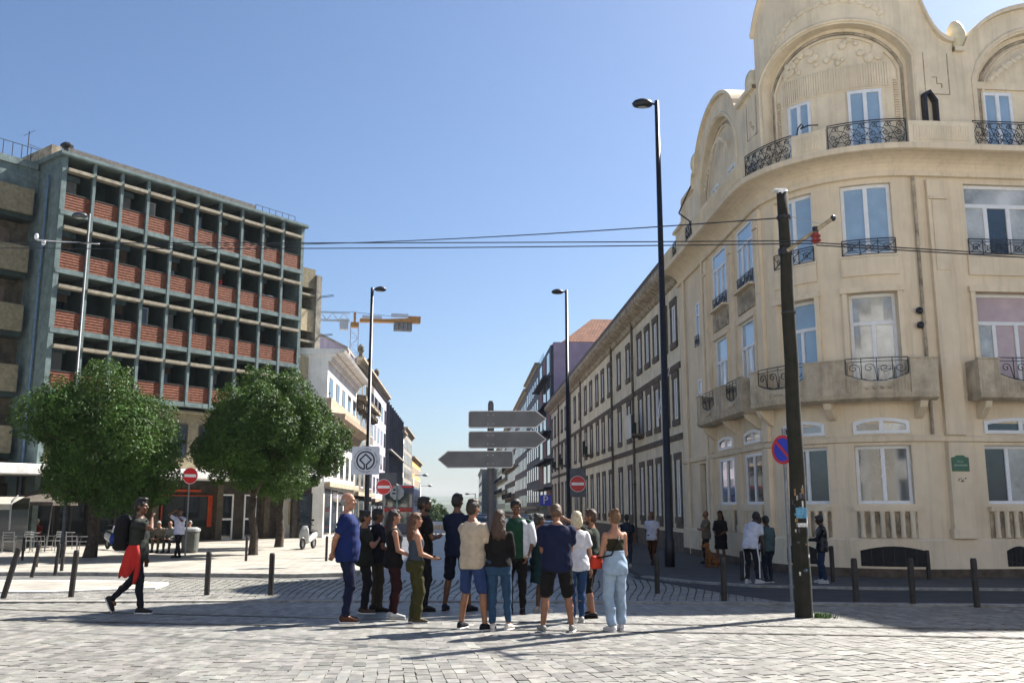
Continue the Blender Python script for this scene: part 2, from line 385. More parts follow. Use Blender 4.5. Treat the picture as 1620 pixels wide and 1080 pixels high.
kerb('kerb_island', fine([(-16, 20.1), (-9.55, 20.1), (-8.0, 21.35), (-8.3, 22.9), (-10, 23.75), (-16, 24.15)], 5), 0.22, 0.045, SLABM)
pl = sheet('pavement_left', [(-44, 27.6), (-12, 27.4), (-6.0, 26.6), (-4.6, 27.2), (-4.9, 33), (-6.4, 42), (-9.0, 52), (-11.2, 58), (-13.5, 200), (-21, 260), (-30, 260), (-40, 80), (-60, 60)], 0.06, PALE, skirt=0.1)
kerb('kerb_left', fine([(-44, 27.5), (-12, 27.3), (-6.0, 26.5), (-4.5, 27.1), (-4.8, 33), (-6.3, 42), (-8.9, 52), (-11.1, 58)], 4), 0.24, 0.075, KERB)
plz = sheet('added_pale_plaza', [(-40, -21), (40, -21), (40, 6.4), (-40, 6.4)], 0.002, PALE2)  # unseen paving added behind the viewer, kept pale to bounce sunlight
cs = sheet('crossing_strip', SLABR, 0.002, SLABM, skirt=0.05)
def rail(name, pxs, w=0.055):
    P = [G(*q) for q in pxs]; X = [p.x for p in P]; Y = [p.y for p in P]
    xs = np.linspace(X[0], X[-1], 70); 
    co = np.polyfit(X, Y, 2 if len(X) > 2 else 1); ys = np.polyval(co, xs)
    mb = MB()
    for k, (o0, o1, dz) in enumerate([(-0.035, 0.03, 0.008), (0.03, 0.075, 0.003), (0.075, 0.10, 0.008)]):
        vs = []; 
        for x, y in zip(xs, ys):
            vs += [(x, y+o0, gz(x, y+o0)+dz), (x, y+o1, gz(x, y+o1)+dz)]
        mb.cur = 1 if k == 1 else 0
        mb.add(vs, [(2*i, 2*i+1, 2*i+3, 2*i+2) for i in range(len(xs)-1)])
    o = mb.build(name, [STEEL, GROOVE]); o['kind'] = 'structure'
rail('tram_rail', [(-60, 962), (527, 977), (1080, 989), (1680, 996)])
rail('tram_rail', [(-60, 980), (367, 988), (700, 994), (1180, 1003), (1680, 1010)])
rail('tram_rail', [(150, 898), (340, 907), (540, 921), (640, 930)])
rail('tram_rail', [(120, 904), (330, 914), (530, 927), (640, 936)])

# -------- far hills and the air between
def hills():
    mb = MB(); nx = 120
    for lay, (Y, base, amp, sd) in enumerate([(1500, 8, 12, 3.1), (2600, 34, 18, 9.7)]):
        vs = []
        for i in range(nx+1):
            x = -2200 + 4400*i/nx
            h = base + amp*mnoise.noise(Vector((x*0.0016, sd, 0))) + amp*0.35*mnoise.noise(Vector((x*0.008, sd, 4)))
            vs += [(x, Y, -12), (x, Y+120, max(h*0.6, -8)), (x, Y+320, h), (x, Y+900, -12)]
        mb.add(vs, [(i*4+j, i*4+4+j, i*4+5+j, i*4+1+j) for i in range(nx) for j in range(3)])
    o = mb.build('hills', mat('wooded_hill', (0.06, 0.08, 0.05), 0.95, 0.4, 0.01)); o['kind'] = 'structure'
hills()
HAZE_DENSITY = 0.00011
def haze():
    mb = MB(); mb.box(-2600, 2600, -80, 3700, -14, 70)
    m = bpy.data.materials.new('haze_air'); m.use_nodes = True; nt = m.node_tree; nt.nodes.remove(nt.nodes['Principled BSDF'])
    pvn = nt.nodes.new('ShaderNodeVolumePrincipled'); pvn.inputs['Density'].default_value = HAZE_DENSITY; pvn.inputs['Color'].default_value = (0.86, 0.92, 1.0, 1); pvn.inputs['Anisotropy'].default_value = 0.3
    nt.links.new(pvn.outputs[0], nt.nodes['Material Output'].inputs['Volume'])
    o = mb.build('haze', m); o['kind'] = 'stuff'; return o
haze()
# ================================================================== facade tools
class Plane:
    curved = False
    def __init__(s, O, d, n): s.O = Vector(O); s.d = Vector((d[0], d[1], 0)).normalized(); s.n = Vector((n[0], n[1], 0)).normalized()
    def __call__(s, a, o, z): p = s.O + s.d*a + s.n*o; return (p.x, p.y, z)
    def brk(s, a, b): return []
class CornerPath:
    """street side, quarter-round corner, square side"""
    curved = True
    def __init__(s):
        s.d0 = Vector((0.0507, -0.9987)); s.d1 = Vector((0.9962, 0.0872)); s.S0 = Vector((7.05, 38.5)); s.T = 10.35; s.R = 3.374
        s.A = s.S0 + s.d0*s.T; s.C = s.A + Vector((-s.d0.y, s.d0.x))*s.R
        s.th = math.atan2(s.A.y - s.C.y, s.A.x - s.C.x); s.turn = math.acos(s.d0.dot(s.d1)); s.E = s.T + s.R*s.turn
        s.B = s.C + Vector((math.cos(s.th+s.turn), math.sin(s.th+s.turn)))*s.R
    def base(s, a):
        if a < s.T: return s.S0 + s.d0*a, Vector((s.d0.y, -s.d0.x))
        if a < s.E:
            t = s.th + (a - s.T)/s.R; n = Vector((math.cos(t), math.sin(t))); return s.C + n*s.R, n
        return s.B + s.d1*(a - s.E), Vector((s.d1.y, -s.d1.x))
    def __call__(s, a, o, z):
        p, n = s.base(a); q = p + n*o; return (q.x, q.y, z)
    def brk(s, a, b): return [q for q in np.arange(s.T, s.E + 0.01, s.R*s.turn/16) if a + 0.01 < q < b - 0.01]
def spl(F, s0, s1): return [s0] + list(F.brk(s0, s1)) + [s1]
def fbox(mb, F, s0, s1, o0, o1, z0, z1):
    S = spl(F, s0, s1); vs = []
    for a in S: vs += [F(a, o0, z0), F(a, o1, z0), F(a, o1, z1), F(a, o0, z1)]
    fs = []
    for i in range(len(S)-1):
        b = i*4
        for j in range(4): fs.append((b+j, b+(j+1) % 4, b+4+(j+1) % 4, b+4+j))
    e = (len(S)-1)*4; fs += [(3, 2, 1, 0), (e, e+1, e+2, e+3)]
    return mb.add(vs, fs)
def sweep(mb, F, s0, s1, prof):
    S = spl(F, s0, s1); n = len(prof); vs = [F(a, o, z) for a in S for o, z in prof]; fs = []
    for i in range(len(S)-1):
        for j in range(n): fs.append((i*n+j, i*n+(j+1) % n, (i+1)*n+(j+1) % n, (i+1)*n+j))
    e = (len(S)-1)*n; fs += [tuple(range(n-1, -1, -1)), tuple(range(e, e+n))]
    return mb.add(vs, fs)
def fwall(mb, F, s0, s1, z0, z1, ops, depth, o=0.0):
    S = sorted(set([s0, s1] + [q for p in ops for q in p[:2] if s0 < q < s1] + list(F.brk(s0, s1))))
    Z = sorted(set([z0, z1] + [q for p in ops for q in p[2:4]]))
    idx = {}; vs = []; fs = []
    def vid(a, oo, z):
        k = (round(a, 4), oo, round(z, 4))
        if k not in idx: idx[k] = len(vs); vs.append(F(a, oo, z))
        return idx[k]
    inside = lambda a, z: any(p[0] < a < p[1] and p[2] < z < p[3] for p in ops)
    for i in range(len(S)-1):
        for j in range(len(Z)-1):
            if not inside((S[i]+S[i+1])/2, (Z[j]+Z[j+1])/2):
                fs.append((vid(S[i], o, Z[j]), vid(S[i+1], o, Z[j]), vid(S[i+1], o, Z[j+1]), vid(S[i], o, Z[j+1])))
    b = o - depth
    for p in ops:
        SS = [p[0]] + [q for q in S if p[0] < q < p[1]] + [p[1]]
        for i in range(len(SS)-1):
            for z in (p[2], p[3]): fs.append((vid(SS[i], o, z), vid(SS[i+1], o, z), vid(SS[i+1], b, z), vid(SS[i], b, z)))
        for a in (p[0], p[1]): fs.append((vid(a, o, p[2]), vid(a, o, p[3]), vid(a, b, p[3]), vid(a, b, p[2])))
    return mb.add(vs, fs)
def window(par, F, s0, s1, z0, z1, o, fw=0.075, cols=2, transom=None, glass=None, fm=None, sill=None, split=None, thick=0.06, name='window'):
    """white frame (part) with one pane (sub-part) per light"""
    fm = fm or WHITEPAINT; mb = MB(); o1 = o + thick
    fbox(mb, F, s0, s1, o, o1, z0, z0+fw); fbox(mb, F, s0, s1, o, o1, z1-fw, z1)
    fbox(mb, F, s0, s0+fw, o+.001, o1+.001, z0+fw, z1-fw); fbox(mb, F, s1-fw, s1, o+.001, o1+.001, z0+fw, z1-fw)
    edges = split or [s0 + (s1-s0)*i/cols for i in range(cols+1)]
    for e in edges[1:-1]: fbox(mb, F, e-fw*.62, e+fw*.62, o+.002, o1+.004, z0+fw, (transom or z1-fw))
    if transom: fbox(mb, F, s0+fw, s1-fw, o+.003, o1+.006, transom-fw*.6, transom+fw*.6)
    w = mb.build(name, fm, par)
    gl = glass if isinstance(glass, (list, tuple)) else [glass or GLASS_SKY]
    for i in range(len(edges)-1):
        g = MB(); a0, a1 = edges[i] + fw*.55, edges[i+1] - fw*.55
        fbox(g, F, a0, a1, o+.012, o+.022, z0+fw*.9, (transom or z1) - fw*.5); g.build('pane', gl[i % len(gl)], w)
    if transom:
        k = 1 if len(edges) < 4 else 2
        g = MB(); fbox(g, F, s0+fw*.8, s1-fw*.8, o+.012, o+.022, transom+fw*.5, z1-fw*.5); g.build('pane', gl[-1], w)
    if sill:
        q = MB(); fbox(q, F, s0-.06, s1+.06, o, o+sill, z0-.07, z0-.004); q.build('sill', fm if sill < 0.2 else BEIGE, w)
    return w
def spiral(c, r, turns, start, sgn, n=14):
    return [(c[0] + r*(1-0.85*i/n)*math.cos(start + sgn*turns*2*math.pi*i/n), c[1] + r*(1-0.85*i/n)*math.sin(start + sgn*turns*2*math.pi*i/n)) for i in range(n+1)]
def railing(par, F, s0, s1, o, z0, z1, style='scroll', t=0.013, sag=0.0):
    mb = MB(); w = s1-s0; h = z1-z0
    def T(pts, r=t, n=4): mb.tube([F(a, o, z) for a, z in pts], r, n)
    zb = lambda a: z0 - sag*(1 - (2*(a-s0)/w - 1)**2)
    SS = np.linspace(s0, s1, 9)
    T([(a, z1) for a in SS], t*1.3); T([(a, zb(a)) for a in SS], t*1.2)
    for a in (s0, s1): T([(a, z0), (a, z1)], t*1.2)
    if style == 'scroll':
        T([(a, z1-0.08*h) for a in SS])
        n = max(2, round(w/0.30)); dx = w/n; rows = 3; dz = (h*0.9)/rows
        for i in range(n):
            for j in range(rows):
                cx = s0 + dx*(i+.5); cz = z0 + 0.02 + dz*(j+.5)
                T(spiral((cx + .02*(-1)**j, cz), dz*0.40, 1.4, math.pi*(i % 2), (-1)**(i+j)), t*0.9)
        for i in range(n+1):
            a = s0 + dx*i
            T([(a + (dx*0.45*math.sin(math.pi*k/8*2) if 0 < i < n else 0), z0 + h*0.92*k/16) for k in range(17)], t*0.8)
        for i in range(n):
            T([(s0+dx*i, z0+h*.46), (s0+dx*(i+.5), z0+h*.92), (s0+dx*(i+1), z0+h*.46), (s0+dx*(i+.5), z0), (s0+dx*i, z0+h*.46)], t*0.8)
    elif style == 'curl':
        n = 4; dx = w/n
        for i in range(1, n): T([(s0+dx*i, zb(s0+dx*i)), (s0+dx*i, z1)])
        T([(a, z1-0.09) for a in SS])
        for i in range(n):
            cx = s0+dx*(i+.5); sg = 1 if i < n/2 else -1
            T(spiral((cx, z1-0.27), 0.13, 1.3, 0, sg)); 
            T([(cx+sg*.13, z1-.27), (cx+sg*dx*.45, zb(cx+sg*dx*.45)+.03), (cx+sg*dx*.8, zb(min(max(cx+sg*dx*.8, s0), s1))+.02)])
    else:
        n = max(3, round(w/0.13))
        if style == 'cross':
            k = max(2, round(w/0.45)); dx = w/k
            T([(a, z1-0.07) for a in SS])
            for i in range(k+1): T([(s0+dx*i, z0), (s0+dx*i, z1)])
            for i in range(k):
                T(spiral((s0+dx*(i+.5), z0+h*.45), h*.28, 1.4, 0, (-1)**i)); T([(s0+dx*i, z0+.02), (s0+dx*(i+1), z1-.09)]); T([(s0+dx*i, z1-.09), (s0+dx*(i+1), z0+.02)], t*.7)
        else:
            for i in range(1, n): T([(s0+w*i/n, z0), (s0+w*i/n, z1)], t*.8)
    return mb.build('railing', IRON, par)
def pipe(par, F, s, o, z0, z1, r=0.05, m=None, name='drainpipe'):
    mb = MB(); mb.tube([F(s, o, z0), F(s, o, z1)], r, 8)
    for z in np.arange(z0+.8, z1, 2.2): mb.tube([F(s, o, z), F(s, o, z+.06)], r*1.35, 8)
    return mb.build(name, m or BEIGE, par, smooth=False)

# ================================================================== corner building with the round front
def corner_building():
    F = CornerPath(); L = F(13.0, 0, -0.3)
    B = empty('corner_building', L, 0, 'beige corner building with rounded front, arched gables and iron balcony railings', 'building')
    GW = [(5.45, 7.25), (8.5, 10.25), (11.55, 13.0), (13.73, 15.18), (17.2, 19.3), (22.2, 24.3)]          # window columns
    ops = []; END = 27.0
    for a, b in GW:
        ops += [(a, b, 1.67, 3.22), (a+.08, b-.08, 4.62, 7.42), (a+.04, b-.04, 8.5, 10.55)]
    ops += [(2.55, 3.45, 0.0, 3.2), (2.75, 3.3, 4.7, 6.4), (2.75, 3.3, 7.7, 9.4)]
    mb = MB(); fwall(mb, F, 0, END, -0.3, 10.8, ops, 0.34); mb.build('wall', BEIGE, B)
    # returns, back and roof so that the block is solid
    mb = MB(); P = [F(s, 0, 0) for s in [0] + list(np.arange(F.T, F.E+.1, F.R*F.turn/16)) + [END]]
    P += [F(END, -12, 0), (P[0][0] + 14, P[0][1] + 1, 0)]
    n = len(P); mb.add([(p[0], p[1], 11.4) for p in P], [tuple(range(n))])
    a, b, c, d = P[-3], P[-2], P[-1], P[0]
    for p, q in ((a, b), (b, c), (c, d)): mb.add([(p[0], p[1], -0.3), (q[0], q[1], -0.3), (q[0], q[1], 11.4), (p[0], p[1], 11.4)], [(0, 1, 2, 3)])
    mb.build('roof', STAIN, B)
    mb = MB(); ring = []                                                # slate cupola behind the round gable
    prof = [(2.75, 11.4), (2.75, 14.6), (2.6, 15.6), (2.2, 16.6), (1.5, 17.5), (0.7, 18.1), (0.25, 18.5), (0.25, 18.9), (0.02, 19.1)]
    for r, z in prof: ring += [(F.C.x + r*math.cos(t), F.C.y + r*math.sin(t), z) for t in np.linspace(0, 2*math.pi, 24, endpoint=False)]
    mb.add(ring, [(i*24+j, i*24+(j+1) % 24, i*24+24+(j+1) % 24, i*24+24+j) for i in range(len(prof)-1) for j in range(24)]); mb.build('cupola', mat('slate', (0.12, 0.125, 0.14), 0.6, 0.25, 5), B, smooth=True)
    # base: dark plinth, base course, cap
    mb = MB(); fbox(mb, F, 0, END, 0, 0.13, -0.3, 0.0); mb.build('plinth', mat('brown_plinth', (0.10, 0.075, 0.055), 0.9, 0.3, 4), B)
    mb = MB(); sweep(mb, F, 0, 2.5, [(0, 0), (.11, 0), (.11, .72), (.07, .78), (0, .78)]); sweep(mb, F, 3.5, END, [(0, 0), (.11, 0), (.11, .72), (.07, .78), (0, .78)]); mb.build('base_course', BEIGE, B)
    mb = MB()
    for zz in (3.3, ): sweep(mb, F, 0, END, [(0, zz), (.07, zz+.02), (.09, zz+.14), (.05, zz+.18), (0, zz+.18)])
    mb.build('string_course', BEIGE, B)
    # pilasters and window surrounds
    for a, b, pr in [(4.55, 4.95, .15), (7.75, 8.1, .1), (10.55, 10.95, .15), (16.1, 16.68, .17), (20.2, 20.9, .12), (25.2, 25.9, .12)]:
        mb = MB(); fbox(mb, F, a, b, 0.001, pr, .785, 3.29); fbox(mb, F, a, b, 0.001, pr*.8, 3.485, 10.6); fbox(mb, F, a-.06, b+.06, 0.001, pr+.05, .785, 1.02)
        fbox(mb, F, a+.1, b-.1, pr*.8, pr*.8+.03, 8.0, 10.0); fbox(mb, F, a+.03, b-.03, pr*.8, pr*.8+.06, 10.02, 10.1)
        mb.build('pilaster', BEIGE, B)
    gl1 = [GLASS_SKY, GLASS_SKY]; k = 0
    for a, b in GW:
        wide = b - a > 1.8
        # ground floor window, balustrade panel under it
        window(B, F, a, b, 1.67, 3.22, -0.05 if k < 2 else -0.22, 0.085, 3 if wide else 2, None, [GLASS_DK, GLASS_CU, GLASS_CU] if wide else [GLASS_DK, GLASS_DK], sill=.2)
        zc = (a+b)/2; n = 6 if not wide else 8
        mb = MB(); fbox(mb, F, a-.02, b+.02, 0.001, .03, .785, 1.56); mb.build('baluster_panel', STAIN, B)
        mb = MB(); fbox(mb, F, a-.05, b+.05, 0.001, .16, 1.48, 1.6); mb.build('baluster_rail', BEIGE, B)
        for i in range(n):
            s = a + (b-a)*(i+.5)/n; p = F(s, .085, .79); nn = F.base(s)[1]; q = MB()
            for r, z0, z1 in [(.075, 0, .07), (.062, .07, .32), (.07, .32, .35), (.06, .35, .37), (.07, .37, .40), (.062, .40, .63), (.075, .63, .69)]:
                q.tube([(0, 0, z0), (0, 0, z1)], r, 8)
            o = q.build('baluster', BEIGE2, B, world=False); o.location = Vector(p) - Vector(L)
        # low arched light above the string course
        hw = (b-a)/2 - .02; zc0 = 3.53; arch = lambda t, e: (zc + t*(hw-e), 3.86 - e + .1*(1-t*t))
        out = [(q_, zc0) for q_ in np.linspace(zc-hw, zc+hw, 9)] + [arch(t, 0) for t in np.linspace(1, -1, 11)]
        inn = [(q_, zc0+.09) for q_ in np.linspace(zc-hw+.09, zc+hw-.09, 9)] + [arch(t, .09) for t in np.linspace(1, -1, 11)]
        mb = MB(); mb.ring(out, inn, 0.003, .055, lambda q, z, o: F(q, o, z)); fbox(mb, F, zc-.055, zc+.055, .003, .05, zc0+.09, 3.87)
        w = mb.build('window', WHITEPAINT, B)
        for sg in (-1, 1):
            g = MB(); x0, x1 = sorted((zc+sg*.05, zc+sg*(hw-.085))); fbox(g, F, x0, x1, .006, .016, zc0+.085, 3.80); g.build('pane', GLASS_DK if sg < 0 else GLASS_CU, w)
        # first floor: tall balcony window in a recess
        gs = {0: [GLASS_SKY, GLASS_CU, GLASS_SKY], 1: [GLASS_CU, GLASS_CU, GLASS_SKY], 2: [GLASS_SKY, GLASS_SKY], 3: [GLASS_CU, GLASS_CU, GLASS_CU]}.get(k, [GLASS_CU, GLASS_PK, GLASS_PK])
        window(B, F, a+.08, b-.08, 4.62, 7.42, -0.05 if k < 2 else -0.30, 0.07 if k < 2 else 0.085, 3 if wide or k < 2 else 2, 6.6, gs)
        mb = MB(); e = .13
        fbox(mb, F, a+.08-e, a+.08, 0.001, .09, 4.6, 7.42); fbox(mb, F, b-.08, b-.08+e, 0.001, .09, 4.6, 7.42); fbox(mb, F, a-.09, b+.09, 0.001, .13, 7.42, 7.57); mb.build('surround', BEIGE, B)
        # second floor window, railing, apron
        window(B, F, a+.04, b-.04, 8.5, 10.55, -0.04 if k < 2 else -0.2, 0.075 if k < 2 else 0.095, 3 if wide or k < 2 else 2, 9.95 if wide or k < 2 else None, [GLASS_SKY] if not wide else [GLASS_CU, GLASS_DK, GLASS_CU], sill=.26)
        railing(B, F, a+.03, b-.03, 0.05, 8.5, 8.93, 'cross')
        mb = MB(); fbox(mb, F, a-.02, b+.02, 0.001, .06, 7.75 if k < 2 else 7.9, 8.42); mb.build('apron', STAIN if k < 2 else BEIGE, B)
        k += 1
    # narrow bay beside the long house: door, small windows
    window(B, F, 2.75, 3.3, 4.7, 6.4, -0.06, .06, 1, 5.9, GLASS_CU); window(B, F, 2.75, 3.3, 7.7, 9.4, -0.06, .06, 1, 8.9, GLASS_SKY)
    railing(B, F, 2.72, 3.33, .06, 7.7, 8.1, 'cross')
    mb = MB(); fbox(mb, F, 2.55, 3.45, -.24, -.2, 0, 3.2); mb.build('door', mat('grey_door', (0.2, 0.18, 0.15), 0.7, 0.3, 5), B)
    for s in (1.2, 4.2):
        pipe(B, F, s, .1, -.2, 10.7)
    pipe(B, F, 15.75, .07, 3.5, 10.7, 0.045, STAIN)
    for z in (6.85, 6.45): mb = MB(); mb.ball(F(15.62, .12, z), .1, 8, 6); mb.build('alarm_bell', BLACKM, B)
    # basement gratings
    GR = mat('basement_grating', (0.012, 0.012, 0.014), 0.8, 0.2, 10)
    for a, b in ((13.75, 15.35), (17.5, 18.2), (11.6, 12.6)):
        mb = MB(); n = 8; top = [(a + (b-a)*i/n, .46 + .12*math.sin(math.pi*i/n)) for i in range(n+1)]
        [mb.prism([(top[i][0], .06), (top[i+1][0], .06), top[i+1], top[i]], .112, .122, lambda q, z, o: F(q, o, z)) for i in range(n)]; g = mb.build('basement_window', GR, B)
        fr = MB()
        for i in range(1, 6): fr.tube([F(a+(b-a)*i/6, .13, .08), F(a+(b-a)*i/6, .13, .5)], .012, 4)
        fr.tube([F(a, .13, .2), F((a+b)/2, .13, .14), F(b, .13, .2)], .014, 4); fr.build('grating', IRON, g)
    # balconies on the first floor
    def balcony(name, secs, pr=0.62):
        s0, s1 = secs[0][1], secs[-1][2]; mb = MB()
        sweep(mb, F, s0, s1, [(0, 4.42), (.45, 4.36), (pr, 4.44), (pr+.03, 4.56), (0, 4.56)]); bal = mb.build('balcony', BALC, B)
        for kind, a, b in secs:
            if kind == 'block':
                q = MB(); fbox(q, F, a, b, 0.02, pr, 4.565, 5.46); fbox(q, F, a-.02, b+.02, pr-.1, pr+.025, 5.463, 5.5); q.build('parapet_block', BALC, bal)
            else:
                q = MB(); n = 14; F2 = lambda u, z, o: F(u, o, z)
                top = [(a + (b-a)*i/n, 5.08 - .22*math.sin(math.pi*i/n)) for i in range(n+1)]
                for i in range(n):
                    q.prism([(top[i][0], 4.565), (top[i+1][0], 4.565), top[i+1], top[i]], pr-.16, pr-.06, F2)
                m = int((b-a)/.075)
                for i in range(m):
                    u = a + (b-a)*(i+.5)/m
                    if abs(u-(a+b)/2) > .3: q.tube([F(u, pr-.06, 4.6), F(u, pr-.06, 5.02-.22*math.sin(math.pi*(u-a)/(b-a)))], .02, 5)
                for i in range(4):
                    q.ball(F((a+b)/2 - .24 + .16*i, pr-.05, 4.72), (.07, .07, .05), 6, 5)
                q.build('parapet_panel', BALC, bal); r = railing(bal, F, a+.02, b-.02, pr-.1, 5.1, 5.52, 'curl', .012, .2)
        for kind, a, b in secs:
            if kind == 'block':
                q = MB(); u = (a+b)/2; q.prism([(.0, 4.40), (.5, 4.36), (.42, 4.2), (.16, 3.98), (.06, 3.92), (0, 3.92)], u-.09, u+.09, lambda o, z, s: F(s, o, z)); q.build('corbel', BEIGE, bal)
    balcony('a', [('block', 10.95, 11.2), ('panel', 11.2, 12.75), ('block', 12.75, 13.72), ('panel', 13.72, 15.12), ('block', 15.12, 15.72)])
    balcony('b', [('block', 4.9, 5.35), ('panel', 5.35, 7.2), ('block', 7.2, 8.4), ('panel', 8.4, 9.9), ('block', 9.9, 10.35)])
    balcony('c', [('block', 16.85, 17.45), ('panel', 17.45, 19.2), ('block', 19.2, 20.1)])
    # main cornice
    mb = MB(); arc = [(.02 + .62*(1-math.cos(t)), 10.86 + .42*math.sin(t)) for t in np.linspace(0, math.pi/2, 7)]
    sweep(mb, F, 0, END, [(-.2, 10.8), (.08, 10.7), (.12, 10.72), (.12, 10.84)] + arc + [(.70, 11.30), (.70, 11.46), (-.2, 11.46)]); mb.build('cornice', BEIGE, B)
    # terrace parapet: solid lengths and scroll railings
    RL = [(1.3, 2.3), (3.6, 4.9), (11.0, 12.75), (13.62, 15.5), (17.35, 19.2)]
    PL = [(0, 1.3), (2.3, 3.6), (4.9, 11.0), (12.75, 13.62), (15.5, 17.35), (19.2, END)]
    for a, b in PL:
        mb = MB(); fbox(mb, F, a, b, .34, .58, 11.463, 12.14); fbox(mb, F, a+.12, b-.12, .58, .6, 11.58, 12.02)
        nfl = int((b-a-.3)/.07)
        for i in range(nfl): u = a+.15 + (b-a-.3)*(i+.5)/nfl; mb.tube([F(u, .6, 11.6), F(u, .6, 12.0)], .02, 4)
        mb.build('parapet', BEIGE2, B)
    for a, b in RL: railing(B, F, a+.03, b-.03, .5, 11.5, 12.22, 'scroll')
    # attic gables
    FA = lambda s, o, z: F(s, o, z)
    def gable(name, s0, s1, ztop, arch, a0, a1, zb=11.47, of=0.05, orc=-0.28, th=0.5):
        """front sheet with arched recess, top coping, back"""
        S = sorted(set(list(np.arange(s0, s1, .14)) + [s1, a0, a1])); mb = MB(); vs = []
        def quad(*p): mb.add(p, [(0, 1, 2, 3)])
        for i in range(len(S)-1):
            u, v = S[i], S[i+1]; mid = (u+v)/2; lo = (lambda q: arch(q)) if a0 < mid < a1 else (lambda q: zb)
            quad(F(u, of, lo(u)), F(v, of, lo(v)), F(v, of, ztop(v)), F(u, of, ztop(u)))
            quad(F(u, of-th, zb), F(v, of-th, zb), F(v, of-th, ztop(v)), F(u, of-th, ztop(u)))
            quad(F(u, of, ztop(u)), F(v, of, ztop(v)), F(v, of-th, ztop(v)), F(u, of-th, ztop(u)))
            if a0 < mid < a1:
                quad(F(u, of, lo(u)), F(v, of, lo(v)), F(v, orc, lo(v)), F(u, orc, lo(u))); quad(F(u, orc, zb), F(v, orc, zb), F(v, orc, lo(v)), F(u, orc, lo(u)))
        for a in (a0, a1): quad(F(a, of, zb), F(a, orc, zb), F(a, orc, arch(a)), F(a, of, arch(a)))
        for a in (s0, s1): quad(F(a, of, zb), F(a, of-th, zb), F(a, of-th, ztop(a)), F(a, of, ztop(a)))
        g = mb.build('gable', BEIGE2, B)
        mb = MB()                                             # coping that overhangs the silhouette
        for i in range(len(S)-1):
            u, v = S[i], S[i+1]; zu, zv = ztop(u), ztop(v)
            mb.add([F(u, of+.14, zu), F(v, of+.14, zv), F(v, of+.14, zv+.13), F(u, of+.14, zu+.13), F(u, of-th-.05, zu+.002), F(v, of-th-.05, zv+.002), F(v, of-th-.05, zv+.13), F(u, of-th-.05, zu+.13)],
                [(0, 1, 2, 3), (3, 2, 6, 7), (0, 4, 5, 1)])
        mb.build('coping', BEIGE2, g)
        for e, r, oo, mm in ((-.10, .06, of+.01, BEIGE2), (.16, .05, orc+.02, STAIN), (.27, .045, orc+.03, BEIGE)):        # arch mouldings
            c = (a0+a1)/2; P = [((c + (q-c)*(1 - e/((a1-a0)/2))), arch(q)-e) for q in np.linspace(a0, a1, 26)]
            P = [(P[0][0], zb+.6)] + P + [(P[-1][0], zb+.6)]
            mb = MB(); mb.tube([F(a, oo, z) for a, z in P], r, 6); mb.build('arch_moulding', mm, g)
        return g
    def seg(c, hw, z0, rise): return lambda s: z0 + rise*max(0.0, 1 - ((s-c)/hw)**2)**.62
    c = 13.7
    tower_top = lambda s: (15.55 + 2.75*max(0, 1-((s-c)/2.65)**2)**.55) if abs(s-c) <= 2.55 else (14.78 + 1.55*max(0.0, 1-(abs(s-c)-2.55)/1.0)**2.4)
    tarch = lambda s: 14.15 + 1.35*max(0.0, 1-((s-c)/2.35)**2)**.6
    g1 = gable('tower', c-2.6, c+3.55, tower_top, tarch, c-2.3, c+2.3)
    # fluted frieze and flower relief under the arch, textured jambs
    mb = MB()
    for i in range(44):
        s = c-1.7 + 3.4*i/43; fbox(mb, F, s-.026, s+.026, -.275, -.235, 13.55, 14.28)
    fbox(mb, F, c-1.8, c+1.8, -.278, -.26, 13.5, 14.3); mb.build('fluted_frieze', BEIGE2, g1)
    r2 = random.Random(5)
    for i in range(34):
        s = c + r2.uniform(-1.6, 1.6); zmax = 14.15 + 1.1*(1-((s-c)/1.95)**2)**.5 - .12
        if zmax < 14.45: continue
        z = r2.uniform(14.4, zmax); mb = MB(); rr = r2.uniform(.07, .15); p = F(s, -.25, z); nn = F.base(s)[1]; M = Vector((nn.x, nn.y, 0)).to_track_quat('Z', 'Y').to_matrix()
        mb.ball(p, (rr, rr, .05), 10, 5, M)
        mb.tube([Vector(p) + M @ Vector((rr*.8*math.cos(t), rr*.8*math.sin(t), .012)) for t in np.linspace(0, 2*math.pi, 11)[:-1]], .018, 4, closed=True)
        mb.ball(Vector(p) + M @ Vector((0, 0, .02)), (rr*.35, rr*.35, .03), 6, 4, M)
        mb.build('flower_relief', BEIGE2, g1)
    for sgn in (-1, 1):
        mb = MB()
        for i in range(22): fbox(mb, F, c+sgn*1.95-.1, c+sgn*1.95+.1, -.27, -.225, 12.15 + i*.075, 12.19 + i*.075)
        mb.build('textured_jamb', BEIGE, g1)
    def garland(g, pts, r):
        mb = MB()
        for i, (s, z) in enumerate(pts):
            p = F(s, .065, z); nn = F.base(s)[1]; M = Vector((nn.x, nn.y, 0)).to_track_quat('Z', 'Y').to_matrix() @ Matrix.Rotation(.5*(-1)**i, 3, 'Z')
            mb.ball(p, (r, r*.6, .03), 8, 4, M); mb.tube([Vector(p) + M @ Vector((r*math.cos(t), r*.6*math.sin(t), .0)) for t in np.linspace(0, 2*math.pi, 9)[:-1]], .014, 4, closed=True)
        mb.build('garland_relief', BEIGE2, g)
    garland(g1, [(c + 1.8*math.sin(t), 15.0 + 1.25*math.cos(t)) for t in np.linspace(-1.25, 1.0, 17)], .14)
    for a, b in ((12.2, 13.0), (14.15, 15.15)):
        window(B, F, a, b, 11.5, 13.46, -.275, .09, 2, None, [GLASS_SKY])
    rc = 20.1; rtop = seg(rc, 2.55, 14.45, 1.55); rarch = seg(rc, 2.2, 13.6, 1.7)
    g2 = gable('right', c+3.551, END, lambda s: max(14.5, rtop(s)), rarch, rc-2.2, rc+2.2, orc=-.2)
